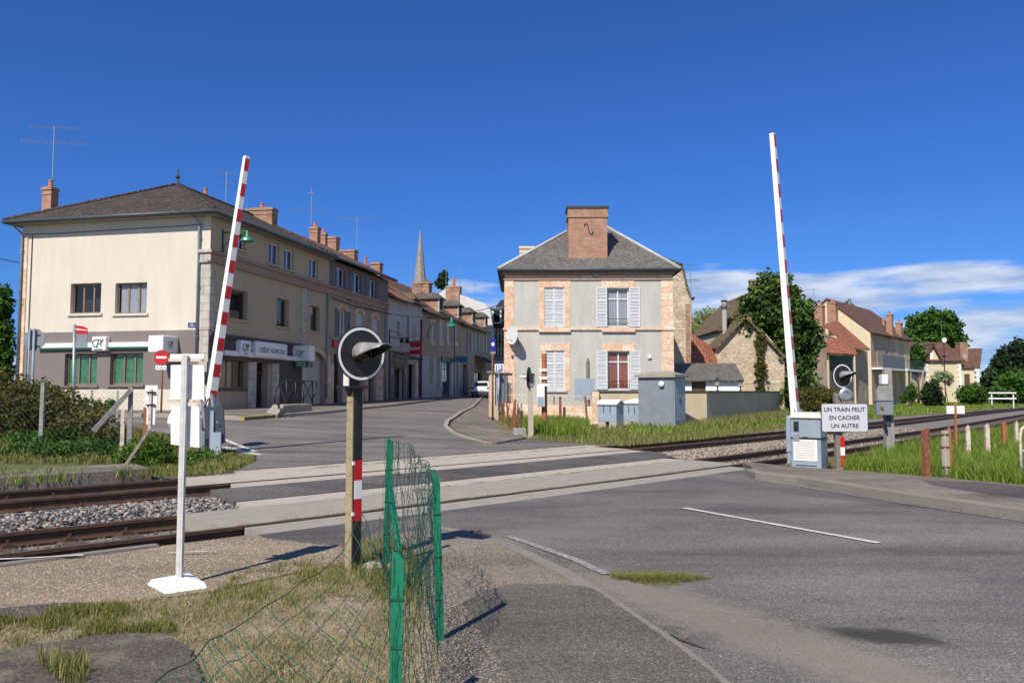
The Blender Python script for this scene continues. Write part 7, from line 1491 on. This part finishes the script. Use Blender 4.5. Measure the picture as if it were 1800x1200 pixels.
def chainlink(name,A,B,h,sp,label,r=.004,mat='wiregrey'):
    A=Vector(A);B=Vector(B); L0=(B-A).length; d=(B-A)/L0; m=MB(); n=int((L0+h)/sp)
    root=T(name,label,'fence',tuple(A),0)
    for i in range(n):
        for sg_ in (1,-1):
            x0=-h+i*sp; x1=x0+h; z0,z1=0,h
            if x0<0: z0=-x0; x0_=0
            else: x0_=x0
            if x1>L0: z1=h-(x1-L0); x1_=L0
            else: x1_=x1
            if z1<=z0: continue
            a,b_=(z0,z1) if sg_>0 else (h-z0,h-z1)
            p=d*x0_+Vector((0,0,a)); q=d*x1_+Vector((0,0,b_)); m.tube([p,q],r,3,False)
    m.tube([Vector((0,0,h)),d*L0+Vector((0,0,h))],r*1.3,3); m.build('mesh',mat,root); return root
A=G(-30,800); B=G(213,812); chainlink('chain_link_fence',(A.x,A.y,.15),(B.x,B.y,.15),1.3,.13,'old grey chain link netting along the far platform edge',.0018)
A=G(150,745); B=G(253,752); chainlink('chain_link_fence',(A.x,A.y,A.z),(B.x,B.y,B.z),1.0,.16,'sagging chain link netting in front of the bank plinth',.002)
# wires overhead
for nm,a,b_,lab in (('overhead_cable',V(-40,440,34),V(40,462,36.5),'thin cable entering the picture at the left to the corner building'),('overhead_cable',tuple(S2.W@Vector((2,-.2,7.1))),V(888,532,42),'thin cable crossing the street from the row to the grey house')):
    a=Vector(a);b_=Vector(b_); pts=[a.lerp(b_,t)-Vector((0,0,.9*(1-(2*t-1)**2)*(1 if nm and (a-b_).length>10 else .1))) for t in np.linspace(0,1,14)]
    root=T(nm,lab,'cable',tuple(a),0); MB().tube([p-a for p in pts],.018,4).build('wire','ironblack',root)
S2.build(MB().tube([(0,-.2,7.0),(3,-.2,6.85),(LL,-.2,6.95)],.035,4),'facade_cable','ironblack')
# ------------------------------------------------------------ green wire fence in the foreground
def gpost(base,top,w_,yaw,label,name='fence_post'):
    base=Vector(base);top=Vector(top); s_=T(name,label,'fence post',tuple(base),0,'green posts of the wire netting'); d=top-base; u=Vector((math.cos(yaw),math.sin(yaw),0)); v=Vector((-math.sin(yaw),math.cos(yaw),0)); m=MB()
    b=Vector((0,0,-.15)); n=Vector((0,0,0)); 
    for (e,k_) in ((u,1),(v*.8+u*.25,1)):
        m.add([b,b+e*w_,d+e*w_-Vector((0,0,.04)),d+Vector((0,0,.01))]+[q+(v if k_ and e is u else u)*.004 for q in (b,b+e*w_,d+e*w_-Vector((0,0,.04)),d+Vector((0,0,.01)))],[(0,1,2,3),(7,6,5,4),(0,4,5,1),(1,5,6,2),(2,6,7,3),(3,7,4,0)])
    c=m; c.k=1
    for t in (.25,.5,.75): p=d*t; c.tube([p-u*.006+v*-.006,p+u*(w_+.006)-v*.006],.003,4)
    m.build('post',['green','wire'],s_); return s_
A0=G(672,996); A1=V(680,768,A0.y); B0=G(774,1129); B1=V(765,829,B0.y-.02)
C0=Vector((V(690,1240,3.62).x,3.62,0)); C1=V(697,969,3.72)
gpost(A0,A1,.058,R(18),'green angle post of the netting farthest from the camera, by the black signal')
gpost(B0-Vector((.02,0,0)),B1-Vector((.02,0,0)),.050,R(15),'slim green angle post at the edge of the footway')
gpost(C0-Vector((.02,0,0)),C1-Vector((.02,0,0)),.054,R(15),'nearest green angle post, cut off by the bottom of the picture')
D0=A0.lerp(A1,.70)+Vector((.012,-.02,0)); D1=V(712,1010,A0.y-1.0); gpost(Vector((D1.x,D1.y,g(D1.x,D1.y))),D0,.05,R(18),'slanting green strut propping the farthest netting post','fence_strut')
r2=random.Random(3)
def netting(m,top,bot,nv,nh,jit,r,sag=0,curl=.0,bunch=None):       # top/bot: polylines ; nv uprights, nh line wires
    def at(P,t):
        n=len(P)-1; k=min(int(t*n),n-1); return P[k].lerp(P[k+1],t*n-k)
    ts=[(bunch(i/(nv-1)) if bunch else i/(nv-1)) for i in range(nv)]; grid=[]
    for t in ts:
        col=[]; a=at(top,t); b_=at(bot,t); ph=r2.uniform(0,6.3); am=r2.uniform(.3,1)*jit
        for j in range(nh*2+1):
            q=j/(nh*2); p=a.lerp(b_,q); w_=math.sin(q*7+ph)*am+r2.uniform(-jit,jit)*.35
            col.append(p+Vector((w_,math.cos(q*6+ph)*am*.8+r2.uniform(-jit,jit)*.3-math.sin(q*PI)*sag,r2.uniform(-jit,jit)*.25)))
        grid.append(col); m.tube(col,r,3,False)
    for j in range(0,nh*2+1,2): m.tube([c[j] for c in grid],r*(1.5 if j==0 else 1),3,False)
    return grid
net=T('wire_netting','crumpled green wire netting strung between the green posts and sagging to the left','netting',(0,0,0),0); m=MB()
At,Bt,Ct=Vector(A1)-Vector((0,0,.03)),Vector(B1)-Vector((0,0,.03)),Vector(C1)-Vector((0,0,.03))
mA=At.lerp(Bt,.5); t1=[At,At.lerp(Bt,.3)+Vector((0,0,.05)),At.lerp(Bt,.55)+Vector((.0,0,.09)),At.lerp(Bt,.7)+Vector((0,0,.03)),Bt]
netting(m,t1,[Vector(A0),Vector(A0).lerp(Vector(B0),.5)+Vector((.06,.1,0)),Vector(B0)],32,9,.035,.0020)
q=[V(740,800,6.0),V(745,850,5.7),V(752,905,5.4),Bt+Vector((-.02,0,-.02))]
netting(m,[V(735,800,6.2),V(748,812,5.9),V(757,822,5.4),Bt],[V(742,905,6.0),V(752,900,5.7),V(760,890,5.3),Bt-Vector((0,0,.3))],18,7,.03,.0019)
netting(m,[Ct,Ct.lerp(Bt,.5)-Vector((0,0,.06)),Bt],[Vector(C0)+Vector((0,0,-.0)),Vector(C0).lerp(Vector(B0),.5)+Vector((.05,0,0)),Vector(B0)],30,11,.022,.0015)
netting(m,[At-Vector((0,0,.45)),V(690,930,5.2),Ct-Vector((0,0,0))],[Vector(A0),Vector(A0).lerp(Vector(C0),.5),Vector(C0)],18,7,.03,.0015)
edge=[V(636,903,6.9),V(622,925,6.7),V(600,976,6.2),V(560,1003,5.8),V(520,1030,5.4),V(470,1062,4.9),V(420,1098,4.5),V(385,1117,4.2),V(368,1121,4.1),V(345,1150,3.95),V(325,1166,3.8),V(300,1178,3.7),V(262,1204,3.55)]
botm=[Vector((p.x,p.y,.01)) for p in (G(676,1000),G(690,1030),G(700,1075),G(700,1130),G(690,1190),G(680,1260),G(640,1320),G(600,1380),G(560,1430),G(520,1460),G(470,1500),G(420,1540),G(370,1580))]
netting(m,edge,botm,20,5,.022,.0026)
netting(m,[V(640,905,6.9),V(662,930,6.6),V(675,900,6.5)],[G(655,1010),G(668,1015),G(676,1005)],7,4,.03,.0016)
m.build('netting','wire',net)
st_=T('fallen_stake','dark thin stake lying in the shadow line near the footway kerb','stake',(0,0,0),0); a=G(829,937); b_=G(862,945); MB().bar(a+Vector((0,0,.02)),b_+Vector((0,0,.02)),.035,.025).build('stake','wood_dark',st_)
tw=T('twig','brown broken branch lying along the kerb of the near footway','twig',tuple(G(1177,1117)),0); o_=G(1177,1117); m=MB()
m.tube([(0,0,.012),G(1195,1127)-o_+Vector((0,0,.02)),G(1215,1133)-o_+Vector((0,0,.012)),G(1246,1143)-o_+Vector((0,0,.01))],[.003,.006,.007,.003],6); m.build('branch','wood_dark',tw); MB().tube([G(1200,1128)-o_,G(1207,1122)-o_+Vector((0,0,.02))],.004,4).build('side_shoot','rust',tw)
for i,(px,py,lab) in enumerate(((655,1000,'larger grey stone by the foot of the black signal'),(690,1000,'smaller stone leaning at the farthest green post'))):
    b=G(px,py); s_=T('rock',lab,'stone',tuple(b),i); M['rock']=plain('rock',(.36,.31,.24),.9,.3,9,.4,40); q=MB(); q.lathe((0,0,-.01),[(.05,0),(.062,.03),(.05,.06),(.02,.078)],8); q.v=[(x*1.5,y*.9+.01*math.sin(x*60),z) for x,y,z in q.v]; q.build('stone','rock',s_)
# ------------------------------------------------------------ grass, weeds, pebbles
def pn(x,y,s=1.0,o=0): return .5+.25*(np.sin(x*1.7*s+o)*np.cos(y*1.3*s-o)+np.sin((x+y)*2.9*s+1.3+o)*np.cos((x-y)*2.1*s+o))
PW=lambda *p:[(q.x,q.y) for q in p]
cen=PW(G(868,742),G(900,757),G(925,770),G(975,777),G(1040,781),G(1097,784),G(1240,771),G(1384,753),G(1386,745),G(1244,750),G(1200,748),G(1046,748),G(960,748),G(888,745))
blades('verge_grass',cen,24000,.16,.011,'gr_far','sunlit grass and weeds on the verge before the grey house and relay boxes',hf=lambda x,y:.35+1.3*pn(x,y,.8)**2+.5*pn(x,y,3.1,2)**2,dens=lambda x,y:.25+.75*pn(x,y,2.3))
blades('verge_grass',PW(G(885,748),G(925,768),G(1035,771),G(1035,752),G(960,745)),9000,.5,.014,'gr_fresh','tall fresh grass around the posts in front of the pink wall',dens=lambda x,y:pn(x,y,1.4))
blades('verge_grass',PW(G(1198,752),G(1250,756),G(1360,742),G(1384,738),G(1384,722),G(1250,748)),8000,.42,.015,'gr_far','tall grass along the foot of the garden wall')
rg=[G(1486,838),G(1640,850),G(1800,865),G(1960,885),tp(60,-2.7),tp(34,-2.6),tp(sR+4.5,-2.6)]
blades('verge_grass',W2(rg),52000,.40,.011,'gr_fresh','long bright grass behind the right pavement',dens=lambda x,y:.25+.75*pn(x,y,.7)*(1.25-.8*np.clip((y-18)/25,0,1)),hf=lambda x,y:.55+.75*pn(x,y,.9,2))
blades('verge_grass',W2([G(1486,838),G(1640,850),G(1800,865),G(1900,877),G(1900,845),G(1640,832),G(1500,824)]),16000,.36,.008,'gr_fresh','dense grass edge spilling toward the right kerb')
blades('verge_grass',W2([tp(sR+1.0,-1.6),tp(sR+6,-2.2),tp(60,-2.3),tp(60,-2.8),tp(sR+3,-2.8),tp(sR+.6,-2.2)]),3500,.14,.009,'gr_dry','sparse dry weeds on the ballast shoulder by the cabinet')
blades('verge_grass',W2([tp(20,DT+2.3),tp(60,DT+2.3),tp(120,DT+2.3),tp(120,DT+18),tp(60,DT+14),tp(30,DT+9)]),30000,.26,.035,'gr_fresh','green meadow beyond the tracks below the houses')
lv=PW(G(-60,812),G(215,814),G(240,836),G(345,838),G(420,824),G(452,806),G(400,792),G(345,776),G(300,765),G(150,750),G(-60,760))
blades('verge_grass',lv,30000,.19,.009,'gr_far','rough green grass on the left verge among the fence posts',dens=lambda x,y:np.clip(.3+.8*pn(x,y,1.3),0,1),hf=lambda x,y:.3+1.1*pn(x,y,1.9,1)**2)
blades('verge_grass',PW(G(-60,838),G(60,834),G(235,838),G(232,832),G(100,846),G(-60,855)),900,.2,.008,'gr_fresh','small grass tufts below the far platform edge')
def weed(px,Y,rx,ry,n,size,mat,lab,y0=None,dep=.8,name='weed'):
    c=V(px,y0,Y); k_=Y/F; gz=g(c.x,c.y)
    tree(name,(c.x,Y,gz),[(c.x,Y,c.z,rx*k_,dep,ry*k_),(c.x+rx*k_*.4,Y-.3,c.z-ry*k_*.3,rx*k_*.6,dep*.7,ry*k_*.7),(c.x-rx*k_*.45,Y-.2,c.z-ry*k_*.2,rx*k_*.6,dep*.7,ry*k_*.75)],n,size,mat,lab,'shrub',trunk_r=.02,shell=.7)
weed(262,16.2,48,34,5500,.035,'leaf_weed','bushy bright green weeds between the fence posts and the sign foot',800)
weed(345,16.6,40,24,4200,.032,'leaf_weed','low leafy weeds at the left end of the crossing by the machine box',812)
weed(395,17.5,22,12,1500,.03,'leaf_weed','small weeds right of the left barrier foot',818)
weed(150,17.6,60,22,5500,.04,'leaf_mid','green nettles below the big dark bush',792); weed(60,17.6,60,22,5000,.04,'leaf_mid','green nettles at the far left below the big bush',796)
tree('bush',(V(60,690,21).x,21,.2),[pxblob(30,730,21,70,62,1.6),pxblob(95,735,21,58,52,1.6),pxblob(150,755,20,45,40,1.3),pxblob(185,775,19.5,34,28,1.0),pxblob(-20,700,22,50,50,1.8),pxblob(60,705,22,46,34,1.4)],30000,.05,'leaf_hedge','big dark olive bush filling the left edge by the railway','shrub',trunk_r=.08,flat=.2)
tree('bush',(V(115,690,19.3).x,19.3,.2),[pxblob(115,775,19.3,46,26,.8),pxblob(50,780,19.2,50,24,.8)],7000,.045,'leaf_mid','lower green part of the bush hedge beside the concrete post','shrub',trunk_r=.04)
for px,py,lab in ((147,718,'small plant first from the left against the bank plinth'),(170,722,'plant second from the left against the bank plinth'),(193,720,'plant third from the left against the bank plinth')):
    c=V(px,py,33.3); tree('small_plant',(c.x,33.3,g(c.x,33.3)+.1),[(c.x,33.3,c.z+.1,.3,.2,.35)],260,.09,'leaf_weed',lab,'plant',trunk_r=.015)
# foreground
fg=PW(G(-60,1078),G(60,1068),G(240,1050),G(400,1033),G(500,1005),G(600,985),G(700,1000),G(735,1020),G(748,1200),G(700,1400),G(300,1400),G(-60,1300))
slab=PW(G(-60,1150),G(0,1145),G(90,1128),G(200,1114),G(290,1112),G(330,1135),G(360,1210),G(340,1300),G(-60,1300))
def fd(x,y): return np.clip(pn(x,y,2.1)*1.5-.35+.4*pn(x,y,5.3,1)-.2,0,1)*(~inpoly(slab,x,y)*.95+.03)
blades('dry_grass',fg,13000,.045,.0022,'gr_dry','dry yellowish grass on the near left ground',dens=fd,lean=.9)
blades('dry_grass',fg,15000,.014,.0020,'gr_straw','cut straw littering the near left ground',dens=lambda x,y:np.clip(pn(x,y,3.1,2)*1.3-.2,0,1)*(~inpoly(slab,x,y)*.6+.35),lean=5.0)
blades('green_tufts',PW(G(-60,1150),G(-60,1090),G(60,1076),G(200,1062),G(330,1085),G(310,1110),G(200,1112),G(60,1135)),6500,.06,.0024,'gr_cut','green grass tufts left of the netting at the lower left',dens=lambda x,y:np.clip(pn(x,y,3.3,3)*1.7-.7,0,1))
blades('green_tufts',PW(G(600,960),G(690,945),G(735,985),G(745,1060),G(680,1060),G(620,1010)),2600,.10,.0028,'gr_cut','green tufts around the foot of the signal and the netting')
blades('green_tufts',PW(G(440,1000),G(600,975),G(640,1010),G(560,1060),G(430,1075),G(330,1060)),2800,.05,.0024,'gr_cut','short green tufts before the signal',dens=lambda x,y:np.clip(pn(x,y,4.3,1)*1.7-.6,0,1))
blades('green_tufts',PW(G(100,1200),G(60,1160),G(160,1170),G(150,1210)),300,.14,.003,'gr_cut','upright tufts at the bottom left corner')
for o_,a,b_ in ((-.70,S(900,880),sR+1),(.70,S(640,870),sR),(DT-.70,S(500,848),sfR+.5),(DT+.71,S(600,830),sfR),(-.70,sL,S(900,880))):
    pts=[tp(s,o_-.022) for s in np.linspace(a,b_,14)]+[tp(s,o_+.022) for s in np.linspace(b_,a,14)]
    blades('groove_grass',W2(pts),2600 if o_==-.70 else 1400,.045,.004,'gr_cut','thin line of grass growing in a rail groove of the crossing',zf=lambda x,y,o_=o_:(-.01 if o_<1 else FARZ-.01),dens=lambda x,y:np.clip(pn(x,y,2.3)*1.6-.3,0,1))
cut=G(1150,1016); cp=rough([G(1062,1006),G(1080,1001),G(1120,999),G(1165,1003),G(1215,1008),G(1248,1018),G(1215,1021),G(1195,1022),G(1190,1030),G(1165,1035),G(1135,1027),G(1110,1020),G(1080,1016)],.022,.05)
blades('grass_clippings',cp,14000,.036,.0022,'gr_cut','pile of cut green grass lying on the near road by the edge line',lean=2.6,dens=lambda x,y:np.clip(.35+1.2*pn(x,y,8),0,1),hf=lambda x,y:1.2-.8*np.clip(np.hypot((x-cut.x)/.62,(y-cut.y)/.24),0,1))
ml=MB(); blades('grass_clippings',[(cut.x+(q[0]-cut.x)*1.5+.12,cut.y+(q[1]-cut.y)*1.35) for q in cp],1200,.012,.0022,'gr_dry','loose grass clippings scattered round the pile',lean=3,dens=lambda x,y:pn(x,y,9)**2)
blades('kerb_weeds',PW(*(kerbR[1:7]+[p+Vector((.05,-.06,0)) for p in kerbR[6:0:-1]])),1800,.05,.003,'gr_dry','dry weeds in the joint of the right kerb',dens=lambda x,y:np.clip(pn(x,y,2.5)*1.8-.8,0,1))
blades('kerb_weeds',PW(G(787,750),G(800,763),G(830,775),G(866,784),G(866,781),G(830,772),G(803,760),G(790,749)),900,.07,.006,'gr_dry','yellowish weeds along the corner kerb')
blades('kerb_weeds',PW(G(905,757),G(925,770),G(880,768),G(868,745)),700,.12,.008,'gr_dry','weeds at the edge of the corner pavement')
def pebbles(name,poly,n,size,mat,label,off=.0,dens=None):
    xs=[p[0] for p in poly];ys=[p[1] for p in poly]; x=rng.uniform(min(xs),max(xs),n*4); y=rng.uniform(min(ys),max(ys),n*4); k=inpoly(poly,x,y)
    if dens is not None: k&=rng.uniform(0,1,len(x))<dens(x,y)
    x=x[k][:n];y=y[k][:n]; n=len(x); b=np.array([(1,0,0),(0,1,0),(-1,0,0),(0,-1,0),(0,0,.7)],float); a=rng.uniform(0,6.3,n); s_=size*rng.uniform(.4,1.5,n)
    R2=np.stack([np.stack([np.cos(a),-np.sin(a),0*a],1),np.stack([np.sin(a),np.cos(a),0*a],1),np.stack([0*a,0*a,1+0*a],1)],1)
    v=np.einsum('nij,nkj->nki',R2,b[None]*rng.uniform(.6,1.3,(n,5,1)))*s_[:,None,None]; z=np.array([g(p,q) for p,q in zip(x,y)])+off
    v+=np.stack([x,y,z],1)[:,None]; f=(np.arange(n)[:,None,None]*5+np.array([(0,1,4),(1,2,4),(2,3,4),(3,0,4)])[None]).reshape(-1,3)
    fast(name,v.reshape(-1,3),f,mat,np.repeat(rng.uniform(0,1,n),5),label=label,cat='gravel',kind='stuff')
gpth=W2([tp(s,-1.3) for s in np.linspace(-4,sL-.1,8)]+[G(470,942),G(610,960),G(610,985),G(480,1010),G(372,1035),G(240,1052),G(120,1062),G(-60,1078)])
pebbles('loose_gravel',gpth,16000,.0075,'stone_c','fine loose gravel on the path by the tracks',-.012)
pebbles('loose_gravel',fg,7000,.007,'stone_c','small pebbles among the dry grass',-.034)
pebbles('loose_gravel',PW(*(kerbL[2:]+[p+Vector((.22,.05,0)) for p in kerbL[:1:-1]])),2500,.004,'stone_c','grit gathered along the near kerb',.003,dens=lambda x,y:np.clip(pn(x,y,3)*1.6-.3,0,1))
pebbles('loose_gravel',PW(G(760,950),G(850,945),G(950,1000),G(1100,1090),G(1040,1040),G(900,1028),G(790,1075),G(770,1010)),3500,.0045,'stone_c','loose chippings on the near footway',.009)
pebbles('loose_gravel',PW(G(748,1030),G(800,1040),G(900,1200),G(720,1300)),3500,.005,'stone_c','pale chippings at the foot of the netting',.013)

pebbles('loose_gravel',PW(*(kerbL[4:]+[p+Vector((.55,.15,0)) for p in kerbL[:3:-1]])),5000,.0045,'stone_c','worn out chippings on the road beside the near kerb',.004,dens=lambda x,y:np.clip(pn(x,y,2)*1.3-.25,0,1))
blades('dry_grass',rough([G(1010,1003),G(1062,1035),G(1120,1075),G(1180,1115),G(1240,1160),G(1240,1168),G(1175,1122),G(1115,1084),G(1055,1044),G(1000,1008)],.01,.1),700,.018,.0022,'gr_dry','dry moss and weeds in the joint of the near kerb',lean=1.5,dens=lambda x,y:np.clip(pn(x,y,6)*2-.9,0,1))
